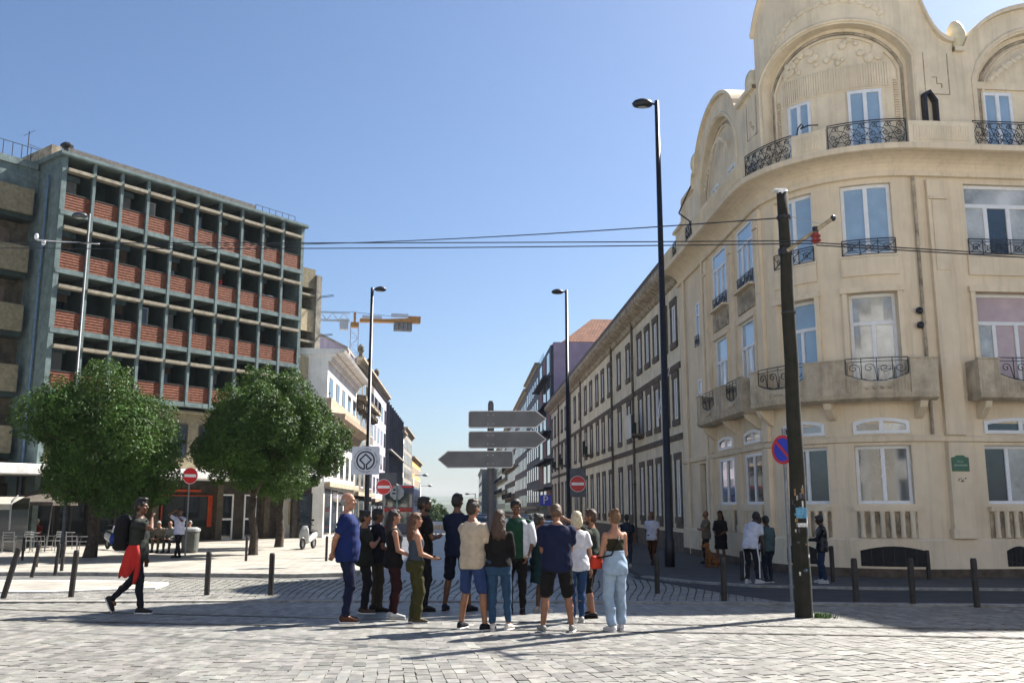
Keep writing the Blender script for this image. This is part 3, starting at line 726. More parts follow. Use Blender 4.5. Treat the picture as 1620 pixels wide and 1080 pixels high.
    garland(g2, [(rc-1.75 + .15*i, 13.75 + .95*math.sin(i*.13)) for i in range(12)], .11)
    mb = MB(); fbox(mb, F, 17.92, 22.2, -.195, -.13, 13.5, 13.72); mb.build('lintel', BEIGE2, g2)
    window(B, F, 18.15, 19.05, 11.5, 13.4, -.195, .09, 2, None, [GLASS_SKY])
    lc = 6.7; ltop = seg(lc, 2.75, 14.4, 1.6); larch = seg(lc, 2.4, 13.2, 2.1)
    stp = lambda s: 13.0 if s < 1.6 else (13.9 if s < 3.4 else 14.35)
    g3 = gable('left', 0, c-2.601, lambda s: max(stp(s), ltop(s)) if abs(s-lc) < 2.8 else (stp(s) if s < lc else 14.5), larch, lc-2.35, lc+2.35, orc=-.2)
    garland(g3, [(lc-1.7 + .16*i, 13.3 + 1.2*math.sin(i*.14)) for i in range(20)], .11)
    for a, b in ((5.2, 6.1), (7.3, 8.2)): window(B, F, a, b, 11.5, 13.2, -.195, .08, 2, None, [GLASS_SKY])
    # fan-shaped volute and egg finials, grey roof hatch, hook
    for s, z in ((c+3.78, 14.62), (3.5, 14.45), (c-3.0, 14.4)):
        mb = MB(); p = F(s, -.08, z); prof = [(.17, .0), (.15, .05), (.21, .12), (.27, .32), (.27, .5), (.22, .72), (.12, .88), (.01, .94)]
        mb.loft([((p[0], p[1], p[2]+h), (r, 0, 0), (0, r, 0)) for r, h in prof], 14); mb.build('egg_finial', mat('cream_finial', (0.62, 0.55, 0.38), 0.6, 0.1, 4), B, smooth=True)
    for s, z in ((c+3.0, 13.55), (c-3.0, 13.4)):
        mb = MB(); fn = lambda a, b, o: F(s + a, o, z + b); w = .035
        for pts in ([(-.12, .16), (.0, .16), (.0, -.04), (.14, -.04), (.14, -.16)],): mb.tube([F(s+a, .06, z+b) for a, b in pts], .016, 4)
        mb.tube([F(s-.36, .06, z-.36), F(s+.36, .06, z-.36)], .015, 4); mb.tube([F(s-.36, .06, z-.36), F(s-.36, .06, z+.9)], .012, 4); mb.tube([F(s+.36, .06, z-.36), F(s+.36, .06, z+.9)], .012, 4); mb.build('key_relief', STAIN, B)
    mb = MB(); mb.ring([(-.2, 0), (.2, 0), (.2, .75), (.0, 1.05), (-.2, .95)], [(-.12, .06), (.12, .06), (.12, .72), (0, .95), (-.12, .88)], .1, .3, lambda a, z, o: F(16.35 + a, o, 12.16 + z)); mb.build('roof_lantern', BLACKM, B)
    mb = MB(); mb.tube([F(12.85, .45, 12.15), F(12.9, .45, 12.4), F(13.0, .45, 12.5), F(13.05, .45, 12.42), F(12.97, .45, 12.36), F(13.2, .5, 12.38), F(13.45, .55, 12.3)], .02, 5); mb.build('iron_hook', IRON, B)
    mb = MB(); mb.tube([F(4.3, .9, 12.6), F(4.3, .5, 12.3), F(4.3, .45, 11.8)], .03, 5); mb.tube([F(4.3, .9, 12.62), F(6.2, .9, 13.0)], .03, 5); mb.build('flag_bracket', IRON, B)
    # street name plaque
    pl_ = empty('street_name_plaque', F(16.38, .18, 2.5), 0, 'green enamel street name plaque on the pilaster', 'sign')
    mb = MB(); pts = [(-.24, -.2), (.24, -.2), (.24, .16), (.14, .18), (.1, .22), (-.1, .22), (-.14, .18), (-.24, .16)]
    mb.prism(pts, .172, .19, lambda a, z, o: F(16.38 + a, o, 2.72 + z)); mb.build('plate', mat('green_enamel', (0.03, 0.12, 0.07), 0.35, 0.15, 8), pl_)
    n_ = F.base(16.38)[1]; rz_ = math.atan2(n_.y, n_.x) + math.pi/2; PLT = mat('pale_lettering', (0.30, 0.38, 0.30), 0.5, 0)
    text_mesh('RUA', .085, Vector(F(16.38, .192, 2.77)), (math.pi/2, 0, rz_), PLT, pl_)
    mb = MB(); rr = random.Random(8)
    for i in range(11): fbox(mb, F, 16.2 + i*.034, 16.222 + i*.034, .1905, .192, 2.655, 2.70 + rr.uniform(-.012, .012))
    mb.build('worn_lettering', PLT, pl_)
    mb = MB(); rr = random.Random(2)
    for i in range(9): mb.obox(F(16.3 + rr.uniform(0, .2), .173, 2.28 + rr.uniform(-.06, .06)), (.05, .004, .02), Matrix.Rotation(rr.uniform(-1, 1), 3, 'Y'))
    mb.build('graffiti_mark', BLACKM, B)
    return B
corner_building()
def tall_neighbour():
    F = CornerPath(); p = F(27.05, 0, -.3)
    B = empty('neighbour_building', p, 0, 'tall plain apartment block next to the round-fronted corner house', 'building')
    mb = MB(); fbox(mb, F, 27.02, 62, -12, 0.05, -.3, 21.0); mb.build('wall', BEIGE2, B)
    for i in range(9):
        for j in range(5): window(B, F, 28 + i*3.6, 29.5 + i*3.6, 2 + j*3.7, 4 + j*3.7, .06, .08, 2, None, GLASS_SKY)
tall_neighbour()
# ================================================================== left: apartment block with tiled balconies
GREEN = mat('grey_green_concrete', (0.14, 0.19, 0.188), 0.85, 0.22, 2.5, 0.3, 50, streak=0.35)
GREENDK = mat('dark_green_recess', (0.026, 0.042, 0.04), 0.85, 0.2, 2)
LOUVER = mat('cream_concrete', (0.30, 0.265, 0.20), 0.88, 0.22, 4, 0.3, 60)
TAN = mat('tan_pebble_render', (0.23, 0.20, 0.13), 0.92, 0.2, 5, 0.5, 120, streak=0.3)
def tile_mat():
    m = mat('red_clay_tile', (0.17, 0.058, 0.03), 0.75, 0.4, 7, spec=0.25, c2=(0.09, 0.03, 0.015)); nt = m.node_tree; N = nt.nodes; L = nt.links
    return m
TILE = tile_mat()
SHUT = mat('grey_roller_shutter', (0.30, 0.30, 0.29), 0.7, 0.15, 3)
SHUTB = mat('brown_roller_shutter', (0.14, 0.10, 0.075), 0.7, 0.2, 3)
DARKWIN = mat('dark_window_frame', (0.04, 0.035, 0.03), 0.6, 0.2, 5)
LF = Plane((-22.1, 44, 0), (0.602, 0.799), (0.799, -0.602))
ZR = [16.0 - 2.95*r for r in range(4)]
def apartment_block():
    F = LF; B = empty('apartment_block', F(0, 0, -.3), 0, 'grey-green apartment block with a grid of red-tiled balconies', 'building')
    W = 15.1; n = 10; bw = W/n; rr = random.Random(3)
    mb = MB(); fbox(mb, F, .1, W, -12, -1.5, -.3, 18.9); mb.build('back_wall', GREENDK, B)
    mb = MB(); fbox(mb, F, -.16, .1, -12, -.02, -.3, 18.7); mb.build('end_wall', GREEN, B)
    mb = MB(); fbox(mb, F, W-.1, W+.12, -12, -.02, 2.8, 18.7); mb.build('end_wall', GREEN, B)
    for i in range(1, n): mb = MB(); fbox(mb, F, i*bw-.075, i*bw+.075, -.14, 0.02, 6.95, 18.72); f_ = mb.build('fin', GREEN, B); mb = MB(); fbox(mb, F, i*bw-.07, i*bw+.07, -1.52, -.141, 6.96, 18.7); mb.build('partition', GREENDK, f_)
    for r, z in enumerate(ZR): mb = MB(); fbox(mb, F, -.1, W+.06, -1.52, 0.0, z-.24, z); mb.build('floor_slab', GREEN, B)
    mb = MB(); sweep(mb, F, -.35, W+.3, [(-12, 18.72), (.12, 18.72), (.16, 18.78), (.16, 18.92), (-12, 18.96)]); mb.build('roof_slab', GREEN, B)
    mb = MB(); fbox(mb, F, .3, W-3.3, -2.2, -.5, 18.965, 19.4); mb.build('roof_parapet', mat('weathered_roof_sheet', (0.14, 0.13, 0.12), 0.9, 0.3, 6), B)
    for r, z in enumerate(ZR):
        for i in range(n):
            a, b = i*bw+.08, (i+1)*bw-.08
            if i == 0: a += .02
            t = MB(); pr = [(-.2, z+.03)] + [q for m_ in range(6) for q in ((-.07, z+.03+m_*.138), (-.095, z+.03+m_*.138+.13))] + [(-.2, z+.86)]; sweep(t, F, a+.02, b-.02, pr)
            p = t.build('balcony_panel', TILE, B)
            c = MB(); fbox(c, F, a, b, -.22, -.06, z+.862, z+.9); c.build('panel_cap', mat('dark_cap', (0.05, 0.045, 0.04), .7, .2, 5), p)
            t = MB(); fbox(t, F, a-.03 if i else a, b-.05, -.32, .13, z+1.98, z+2.14); t.build('sun_louver', LOUVER, B)
            if i % 2 == 0:
                up = rr.random(); zt = z + 1.95
                w = window(B, F, a+.06, b-.14, z+.05, zt, -1.49, .06, 2, None, [GLASS_SKY if up < .6 else GLASS_DK], DARKWIN)
                h = rr.choice([.35, .45, .6, 1.25, 1.7]); s = MB(); fbox(s, F, a+.05, b-.13, -1.44, -1.39, zt-h, zt+.02)
                for k in range(int(h/.09)): fbox(s, F, a+.05, b-.13, -1.395, -1.38, zt-h+k*.09, zt-h+k*.09+.06)
                s.build('roller_shutter', SHUT if rr.random() < .35 else SHUTB, B); s = MB(); fbox(s, F, a, b, -1.49, -1.3, zt+.02, zt+.3); s.build('shutter_box', GREEN, B)
            elif rr.random() < .55:
                window(B, F, a+.12, b-.12, z+.03, z+2.1, -1.49, .06, rr.choice([1, 2]), None, [rr.choice([GLASS_DK, GLASS_CU, GLASS_SKY])], rr.choice([DARKWIN, DARKWIN, WHITEPAINT]), name='balcony_door')
    # laundry and drainpipe
    pipe(B, Plane(F(-.2, 0, 0), F.n*-1 if False else (F.n.x, F.n.y), (-F.d.x, -F.d.y)), -1.1, .1, 1, 17.9, .06, mat('blue_grey_pipe', (0.10, 0.17, 0.26), .5, .2, 4))
    # recessed lower storeys
    mb = MB(); fbox(mb, F, .1, W, -1.48, -.7, 3.2, 6.6); mb.build('lower_wall', TAN, B)
    for i in range(5): window(B, F, .5+i*2.8, 2.6+i*2.8, 4.2, 6.0, -.69, .07, 3, None, [GLASS_DK], DARKWIN)
    mb = MB(); fbox(mb, F, .1, W, -.69, -.3, 6.6, 6.72); mb.build('band', TAN, B)
    # roof furniture
    for s, o in ((.6, -1.3), (5.2, -2.4), (10.8, -2.4)):
        v = MB(); p = Vector(F(s, o, 18.96)); v.cyl(p, p+Vector((0, 0, .75)), .13, n=8); v.loft([(p+Vector((0, 0, .7)), (.3, 0, 0), (0, .3, 0)), (p+Vector((0, 0, .82)), (.33, 0, 0), (0, .33, 0)), (p+Vector((0, 0, .95)), (.2, 0, 0), (0, .2, 0))], 10); v.build('roof_vent', BLACKM, B)
    v = MB()
    for k in range(7): v.tube([F(W-3.2+k*.5, -.6, 18.96), F(W-3.2+k*.5, -.6, 19.5)], .02, 4)
    v.tube([F(W-3.2, -.6, 19.5), F(W-.2, -.6, 19.5)], .02, 4); v.build('roof_railing', IRON, B)
    v = MB(); fbox(v, F, -.3, .2, -7, -1.0, 18.965, 19.5); v.build('roof_upstand', STAIN, B)
    v = MB(); v.tube([F(-.1, -4, 19.4), F(-.1, -4, 21)], .025, 4); v.tube([F(-.1, -4, 20.3), F(1.0, -4, 20.2)], .015, 4); v.tube([F(-.1, -3.4, 20.9), F(-.1, -4.6, 20.9)], .012, 4); v.build('antenna', IRON, B)
    # ground floor: canopy, shopfronts
    mb = MB(); sweep(mb, F, -16, W+.8, [(-1.6, 3.02), (1.55, 3.02), (1.6, 3.06), (1.6, 3.46), (1.5, 3.5), (-1.6, 3.56)]); mb.build('canopy', mat('white_canopy', (0.78, 0.77, 0.74), .8, .12, 3), B)
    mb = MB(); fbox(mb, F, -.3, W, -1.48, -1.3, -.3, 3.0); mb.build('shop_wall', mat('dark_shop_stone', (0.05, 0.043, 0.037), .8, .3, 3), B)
    OR = mat('orange_shop_frame', (0.40, 0.05, 0.012), .5, .15, 4); SHG = glass_mat('shop_glass', (0.02, 0.025, 0.03))
    mb = MB(); fbox(mb, F, 7.2, 10.4, -1.29, -1.2, .55, 2.2); w = mb.build('shop_window', SHG, B)
    for q in ((7.2, 7.28, .5, 2.22), (10.1, 10.4, .5, 2.22), (7.28, 10.1, 2.17, 2.22)):
        mb = MB(); fbox(mb, F, q[0], q[1], -1.199, -1.15, q[2], q[3]); mb.build('orange_frame', OR, w)
    mb = MB(); fbox(mb, F, 7.4, 9.6, -1.29, -1.15, 2.4, 2.52); mb.build('shop_sign', OR, B)
    for s in (11.0, 12.6):
        window(B, F, s, s+.85, -.25, 2.3, -1.28, .09, 1, .9, [SHG], WHITEPAINT, name='door')
    for s in (.6, 3.8): window(B, F, s, s+2.6, .2, 2.4, -1.28, .08, 3, None, [SHG], DARKWIN, name='shop_window')
    for s in (0.0, 3.4, 6.7, 10.7, 14.0): mb = MB(); fbox(mb, F, s-.2, s+.2, -1.29, -.9, -.3, 3.0); mb.build('pillar', mat('brown_pillar', (.09, .075, .055), .85, .25, 4), B)
    return B
apartment_block()
def cloth_item(name, F, s, z, w, h, o, c, label):
    mb = MB(); n = 6; vs = []
    for i in range(n+1):
        for j in range(5):
            vs.append(F(s + w*i/n, o + .03*math.sin(i*1.7+j*.4), z - h*j/4 - .02*math.sin(i)))
    mb.add(vs, [(i*5+j, i*5+5+j, i*5+6+j, i*5+1+j) for i in range(n) for j in range(4)]); ob = mb.build(name, mat(name+'_cloth', c, .9, .1, 5)); 
    m = ob.modifiers.new('t', 'SOLIDIFY'); m.thickness = .01
    tag(ob, label, 'laundry')
cloth_item('white_laundry', LF, 12.4, 14.05, .9, .62, -.35, (.75, .76, .78), 'white washing hung over a tiled balcony front of the apartment block')
cloth_item('red_laundry', LF, 9.35, 14.35, .4, .42, -.5, (.5, .02, .03), 'small red cloth hanging in a balcony recess of the apartment block')
def tan_wing():
    F = LF; B = empty('wing_building', F(-7, -1.86, -.3), 0, 'tan balcony wing at the far left, stepped back from the green block', 'building')
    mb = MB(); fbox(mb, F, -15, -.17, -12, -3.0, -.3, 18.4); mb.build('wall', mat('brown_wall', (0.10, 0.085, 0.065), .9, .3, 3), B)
    mb = MB(); fbox(mb, F, -15, -.3, -12, -2.2, 18.4, 18.75); mb.build('roof_slab', GREEN, B)
    mb = MB(); fbox(mb, F, -3.2, -.17, -3, -2.3, 17.2, 18.4); mb.build('upper_wall', GREEN, B)
    for r in range(5):
        z = ZR[0] - 2.95*r
        p = MB(); fbox(p, F, -15, -.55, -2.0, -1.84, z-.1, z+1.2); p.build('balcony_parapet', TAN, B)
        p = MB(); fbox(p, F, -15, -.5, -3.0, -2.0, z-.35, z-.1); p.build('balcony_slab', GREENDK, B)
        for k in range(3):
            a = -3.3 - k*3.4
            window(B, F, a, a+2.2, z, z+1.95, -2.99, .08, 3, None, [GLASS_SKY if k == 0 else GLASS_DK], DARKWIN)
            s = MB(); fbox(s, F, a, a+2.2, -2.92, -2.85, z+1.4, z+2.2); s.build('roller_shutter', SHUTB, B)
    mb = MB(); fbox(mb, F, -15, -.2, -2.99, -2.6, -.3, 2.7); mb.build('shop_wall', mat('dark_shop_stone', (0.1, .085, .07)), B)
    for k in range(3): window(B, F, -4.4-k*4, -1-k*4, .1, 2.5, -2.58, .08, 3, None, [GLASS_DK], DARKWIN, name='shop_window')
    for s, o, h in ((-2.2, -4, 1.2), (-4.3, -3.5, .9)):
        v = MB(); p = Vector(F(s, o, 18.75)); v.cyl(p, p+Vector((0, 0, h)), .35, n=10); v.cyl(p+Vector((0, 0, h)), p+Vector((0, 0, h+.15)), .42, n=10); v.build('roof_vent', BLACKM, B)
    v = MB()
    for k in range(6): v.tube([F(-2.5+k*.45, -2.3, 18.75), F(-2.5+k*.45, -2.3, 19.5)], .02, 4)
    v.tube([F(-2.5, -2.3, 19.5), F(-.2, -2.3, 19.5)], .02, 4); v.build('roof_railing', IRON, B)
tan_wing()
def tan_block():
    F = LF; B = empty('balcony_block', F(16, 0, -.3), 0, 'narrow tan block with stacked balconies beside the green apartment block', 'building')
    a, b = 15.24, 16.85
    mb = MB(); fbox(mb, F, a, b, -10, -1.4, -.3, 16.3); mb.build('wall', TAN, B)
    mb = MB(); fbox(mb, F, b-.32, b+.1, -10, -.2, -.3, 16.0); mb.build('end_wall', mat('old_concrete', (0.26, .24, .2), .9, .3, 3, .4, 40, streak=.6), B)
    mb = MB(); fbox(mb, F, a, b-.33, -1.4, -.35, 15.1, 16.35); mb.build('top_parapet', TAN, B)
    for r in range(5):
        z = 12.35 - 2.95*r
        p = MB(); fbox(p, F, a, b-.33, -.5, -.35, z, z+1.35); p.build('balcony_parapet', mat('yellow_render', (0.46, .38, .24), .9, .15, 4, streak=.3), B)
        p = MB(); fbox(p, F, a, b-.33, -1.4, -.3, z+2.25, z+2.37); p.build('balcony_slab', LOUVER, B)
        w = window(B, F, a+.2, b-.5, z+.1, z+2.1, -1.39, .06, 2, None, [GLASS_SKY], DARKWIN)
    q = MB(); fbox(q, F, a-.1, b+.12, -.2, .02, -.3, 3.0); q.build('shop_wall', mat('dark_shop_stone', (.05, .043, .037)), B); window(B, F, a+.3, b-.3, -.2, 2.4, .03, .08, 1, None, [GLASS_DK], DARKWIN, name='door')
    for z in (14.6, 12.1, 8.4): v = MB(); v.tube([F(b, -.2, z), F(b+.5, .5, z+.1)], .03, 4); v.tube([F(b, -.3, z+.1), F(b+.3, .7, z+.12)], .02, 4); v.build('iron_bracket', IRON, B)
tan_block()

# ================================================================== the street behind
SL = Plane((-8.5, 0, 0), (-0.0507, 0.9987), (0.9987, 0.0507))
SR = Plane((9.0, 0, 0), (-0.0507, 0.9987), (-0.9987, -0.0507))
def zz(px, py, Y): return AT(px, py, Y).z
def far_window(par, F, a0, a1, z0, z1, o, fm, gl, frame=.1):
    mb = MB(); fbox(mb, F, a0-frame, a1+frame, o, o+.03, z0-frame, z1+frame); w = mb.build('window', fm, par)
    g = MB(); fbox(g, F, a0, (a0+a1)/2-.03, o+.032, o+.04, z0, z1); fbox(g, F, (a0+a1)/2+.03, a1, o+.032, o+.04, z0, z1); g.build('pane', gl, w); return w
def street_house(name, label, F, a0, a1, z1, wallm, floors, bays, fm=None, gl=None, flank=None, cornice=None, depth=12, wh=.62, ww=.5, balc=(), zb=None, shop=True, step=0):
    zb = gz(0, a1) - .4 if zb is None else zb
    B = empty(name, F((a0+a1)/2, 0, gz(0, (a0+a1)/2)), 0, label, 'building'); mb = MB()
    fbox(mb, F, a0+.01, a1-.01, -depth, -.2, zb, z1); mb.build('flank', flank or wallm, B)
    mb = MB(); fbox(mb, F, a0, a1, -.2, 0, zb, z1-.01); mb.build('wall', wallm, B)
    z0 = gz(0, a0) + (3.6 if shop else .6); fh = (z1 - .9 - z0)/floors; bw = (a1-a0)/bays
    for j in range(floors):
        for i in range(bays):
            c = a0 + bw*(i+.5); far_window(B, F, c-bw*ww/2, c+bw*ww/2, z0+fh*j+fh*.12, z0+fh*j+fh*(.12+wh), .002, fm or WHITEPAINT, gl or GLASS_DK)
            if j in balc:
                q = MB(); fbox(q, F, c-bw*.42, c+bw*.42, 0.001, .75, z0+fh*j-.1, z0+fh*j+.06); p = q.build('balcony', STAIN, B)
                q = MB(); 
                for t in np.linspace(c-bw*.4, c+bw*.4, 9): q.tube([F(t, .7, z0+fh*j+.06), F(t, .7, z0+fh*j+1.0)], .02, 4)
                q.tube([F(c-bw*.41, .7, z0+fh*j+1.0), F(c+bw*.41, .7, z0+fh*j+1.0)], .03, 4); q.build('railing', IRON, p)
    if shop:
        for i in range(bays):
            c = a0 + bw*(i+.5); far_window(B, F, c-bw*.36, c+bw*.36, gz(0, c)+.3, gz(0, c)+2.9, .002, DARKSTONE, GLASS_DK)
        q = MB(); fbox(q, F, a0+.02, a1-.02, .002, .35, gz(0, a0)+3.1, gz(0, a0)+3.4); q.build('shop_fascia', STAIN, B)
    cm = cornice or STAIN; q = MB(); sweep(q, F, a0-.02, a1+.02, [(-.1, z1-.5), (.15, z1-.48), (.25, z1-.2), (.5, z1-.1), (.5, z1+.08), (-.1, z1+.12)]); q.build('cornice', cm, B)
    return B
LILAC = mat('lilac_render', (0.42, 0.38, 0.46), .9, .14, 1.2, .2, 20, streak=.55)
WHITEW = mat('white_render', (0.74, 0.73, 0.70), .88, .12, 1.0, .2, 20, streak=.25)
OLDST = mat('sooty_stone', (0.15, 0.13, 0.10), .92, .4, 2.5, .5, 30, streak=.6)
BLUEG = glass_mat('blue_curtain_glass', (0.025, 0.045, 0.10))
CONC = mat('grey_concrete', (0.30, 0.28, 0.25), .9, .25, 2, .3, 30, streak=.5)
YEL = mat('yellow_render', (0.46, .38, .24))
# white house with deep eaves
h = street_house('white_house', 'white street house with deep overhanging eaves above the second tree', SL, 57.3, 73, 11.0, WHITEW, 3, 5, DARKSTONE, GLASS_DK, cornice=WHITEW)
q = MB(); sweep(q, SL, 57.2, 73.1, [(0, 10.9), (.95, 11.05), (1.05, 11.2), (.9, 11.25), (-6, 11.4), (-6, 10.9)]); q.build('eaves', WHITEW, h)
q = MB(); sweep(q, SL, 57.1, 73, [(0, 6.0), (.3, 6.1), (.5, 6.6), (1.15, 6.9), (1.2, 7.2), (.3, 7.3), (.3, 8.2), (0, 8.2)]); q.build('stone_balcony', mat('brown_stone_cornice', (0.40, .30, .22), .9, .25, 3, streak=.5), h)
# ornate narrow house with its lilac party wall
h = street_house('ornate_house', 'sooty ornate stone house front with carved balconies and finial', SL, 73, 87, 13.2, OLDST, 4, 4, WHITEPAINT, GLASS_DK, flank=LILAC, balc=(1, 3))
for a in (73.2, 80, 86.6):
    q = MB(); p = Vector(SL(a, .2, 13.3)); q.loft([(p, (.2, 0, 0), (0, .2, 0)), (p+Vector((0, 0, .3)), (.15, 0, 0), (0, .15, 0)), (p+Vector((0, 0, .5)), (.27, 0, 0), (0, .27, 0)), (p+Vector((0, 0, .8)), (.25, 0, 0), (0, .25, 0)), (p+Vector((0, 0, 1.0)), (.08, 0, 0), (0, .08, 0))], 8); q.build('finial', OLDST, h)
for i in range(10):
    a = 73.5 + 1.4*i; q = MB(); q.prism([(0, 9.0), (.5, 9.2), (.5, 9.5), (.2, 9.9), (0, 10)], a-.25, a+.25, lambda o, z, s: SL(s, o, z)); q.build('bracket', OLDST, h)
q = MB(); sweep(q, SL, 73.02, 86.9, [(0, 9.9), (.7, 10.0), (.75, 10.2), (0, 10.3)]); q.build('ledge', OLDST, h)
def party_gable():
    B = empty('party_wall_building', SL(78, -8, -1), 0, 'tall lilac blank party wall rising behind the white house', 'building')
    mb = MB(); mb.prism([(-15, -1), (-1.2, -1), (-1.2, 14.3), (-5.8, 16.6), (-15, 18.6)], 75.5, 86.5, lambda o, z, s: SL(s, o, z)); mb.build('wall', LILAC, B)
    mb = MB(); mb.prism([(-1.1, 14.25), (-1.1, 14.45), (-5.8, 16.8), (-15, 18.8), (-15, 18.6), (-5.8, 16.6)], 75.3, 86.6, lambda o, z, s: SL(s, o, z)); mb.build('roof', CONC, B)
    mb = MB(); fbox(mb, SL, 75.4, 77, -6.2, -5.2, 16.4, 17.5); mb.build('chimney', CONC, B)
    mb = MB(); fbox(mb, SL, 75.2, 76.2, -2.6, -1.0, 12.9, 14.1); mb.build('dormer', mat('brown_stone_cornice', (.4, .3, .22)), B)
party_gable()
h = street_house('pale_house', 'pale lilac house with a glass roof-terrace railing', SL, 87, 101, 13.2, LILAC, 4, 4, WHITEPAINT, GLASS_DK)
GR_ = glass_mat('rail_glass', (0.22, .28, .31))
for k in range(5): q = MB(); fbox(q, SL, 87+k*2.8, 89.7+k*2.8, -.5, -.46, 13.35, 14.6); q.build('glass_panel', GR_, h)
q = MB(); fbox(q, SL, 87, 87.05, -6, -.5, 13.35, 14.6); q.build('glass_panel', GR_, h)
def glass_office():
    B = empty('glass_office', SL(112, 0, -1.6), 0, 'dark blue glass office front with slanted metal fins', 'building'); a0, a1, z1 = 101, 125, 12.8
    mb = MB(); fbox(mb, SL, a0, a1, -12, 0, -2.6, z1); mb.build('wall', mat('dark_blue_panel', (0.03, .04, .07), .5, .2, 2), B)
    for j in range(5):
        for i in range(8):
            g = MB(); fbox(g, SL, a0+.2+i*3, a0+2.85+i*3, .002, .05, -.4+j*2.65, 1.95+j*2.65); g.build('pane', BLUEG, B)
    for i in range(9): g = MB(); fbox(g, SL, a0+i*3-.02, a0+i*3+.1, .051, .35, -1, z1); g.build('fin', mat('dark_blue_panel', (.03, .04, .07)), B)
    for z in (4.2, 7.6): g = MB(); g.add([SL(a0, .6, z+.15), SL(a1, .6, z-.1), SL(a1, .0, z-.1), SL(a0, .0, z+.15), SL(a0, .6, z), SL(a1, .6, z-.25), SL(a1, 0, z-.25), SL(a0, 0, z)], [(0, 1, 2, 3), (4, 5, 6, 7), (0, 1, 5, 4), (0, 3, 7, 4), (1, 2, 6, 5)]); g.build('metal_canopy', CONC, B)
    for k in range(8): q = MB(); fbox(q, SL, a0+k*3, a0+2.9+k*3, -.4, -.36, z1, z1+1); q.build('glass_panel', GR_, B)
glass_office()
street_house('narrow_pale_house', 'narrow pale house between the glass office and the grey block', SL, 125, 132, 11.6, WHITEW, 4, 2, DARKSTONE, GLASS_DK)
street_house('grey_block', 'plain grey concrete block further down the left side', SL, 132, 152, 12.6, CONC, 5, 6, DARKSTONE, GLASS_DK)
street_house('yellow_house', 'yellow house closing the left side of the street', SL, 153, 182, 9.6, mat('ochre_render', (0.62, .36, .12), .9, .15, 1), 4, 8, WHITEPAINT, GLASS_DK)

def long_house():
    F = SR; B = empty('long_house', F(68, 0, -.3), 0, 'long pale three-storey house with dark stone window surrounds along the street', 'building')
    WX = [39.5, 41.4, 43.4, 45.4, 47.5, 50.9, 54, 57.7, 60.5, 63.1, 66.2, 69.2, 72.7, 75.9, 79.8, 82.9, 86.2, 89.4, 92.7, 95.8]; RW = [(8.55, 10.15), (5.25, 7.0), (1.2, 3.55)]; ww = .44
    ops = [(x-ww, x+ww, a, b) for x in WX for a, b in RW]
    mb = MB(); fwall(mb, F, 38.55, 97, -2, 11.6, ops, .12); mb.build('wall', mat('cream_grey_render', (0.72, 0.64, 0.49), .88, .12, .9, .2, 20, streak=.4), B)
    mb = MB(); fbox(mb, F, 38.6, 96.98, -12, -.3, -2, 11.6); mb.build('body', OLDST, B)
    for x in WX:
        for j, (a, b) in enumerate(RW):
            q = MB(); e = .15
            fbox(q, F, x-ww-e, x-ww, .002, .06, a-.02, b); fbox(q, F, x+ww, x+ww+e, .002, .06, a-.02, b); fbox(q, F, x-ww-e-.03, x+ww+e+.03, .002, .075, b+.001, b+.28); fbox(q, F, x-ww-e-.02, x+ww+e+.02, .002, .09, a-.28, a-.021)
            if j == 2: fbox(q, F, x-ww-e, x+ww+e, .002, .05, .72, a-.281)
            q.build('surround', DARKSTONE, B); window(B, F, x-ww, x+ww, a, b, -.07, .085, 2, None, [GLASS_SKY if j < 2 else GLASS_CU], WHITEPAINT)
    for z in (7.32, 4.35):
        q = MB(); sweep(q, F, 38.56, 97, [(.001, z), (.06, z), (.1, z+.2), (.06, z+.26), (.001, z+.26)]); q.build('band', DARKSTONE, B)
    q = MB(); sweep(q, F, 38.56, 97.3, [(.0, 10.95), (.12, 11.0), (.2, 11.2), (.55, 11.35), (.7, 11.5), (.7, 11.75), (.55, 11.8), (0, 11.8)]); q.build('cornice', STAIN, B)
    q = MB(); sweep(q, F, 38.56, 97.3, [(.5, 11.81), (.45, 12.3), (.2, 12.45), (-.2, 12.45), (-.3, 11.81)]); q.build('roof_edge', DARKSTONE, B)
    q = MB(); q.add([F(38.6, -.3, 12.2), F(97, -.3, 12.2), F(97, -6, 14.6), F(38.6, -6, 14.6), F(97, -12, 12), F(38.6, -12, 12)], [(0, 1, 2, 3), (3, 2, 4, 5)]); q.build('roof', mat('old_roof_tile', (.2, .1, .06), .9, .3, 4), B)
    q = MB(); fbox(q, F, 38.56, 97, .001, .05, -2, .55); q.build('plinth', DARKSTONE, B)
    for s in (48.9, 56, 71.2, 78.2, 88): pipe(B, F, s, .16, -.3, 11.3, .07, DARKSTONE)
    for x, z in ((66.2, 5.2), (82.9, 5.2), (89.4, 5.2), (47.5, 5.2)):
        q = MB(); fbox(q, F, x-.8, x+.8, .001, .6, z-.12, z); p = q.build('balcony', DARKSTONE, B)
        railing(p, F, x-.78, x+.78, .57, z, z+.95, 'bars', .016)
        q = MB(); fbox(q, F, x-.7, x+.7, .4, .56, z+.002, z+.55); q.build('plant_box', mat('dark_green_box', (0.02, .05, .03), .8, .4, 9), p)
    q = MB(); fbox(q, F, 47.0, 48.1, .62, .65, 5.0, 6.2); q.build('banner', WHITEW, B)
    q = MB(); q.tube([F(40.2, .2, 8.4), F(38.9, 1.0, 4.9)], .02, 4); q.tube([F(39.6, .2, 7.6), F(38.85, 1.0, 4.9)], .015, 4); q.build('stay_cable', WHITEPAINT, B)
long_house()
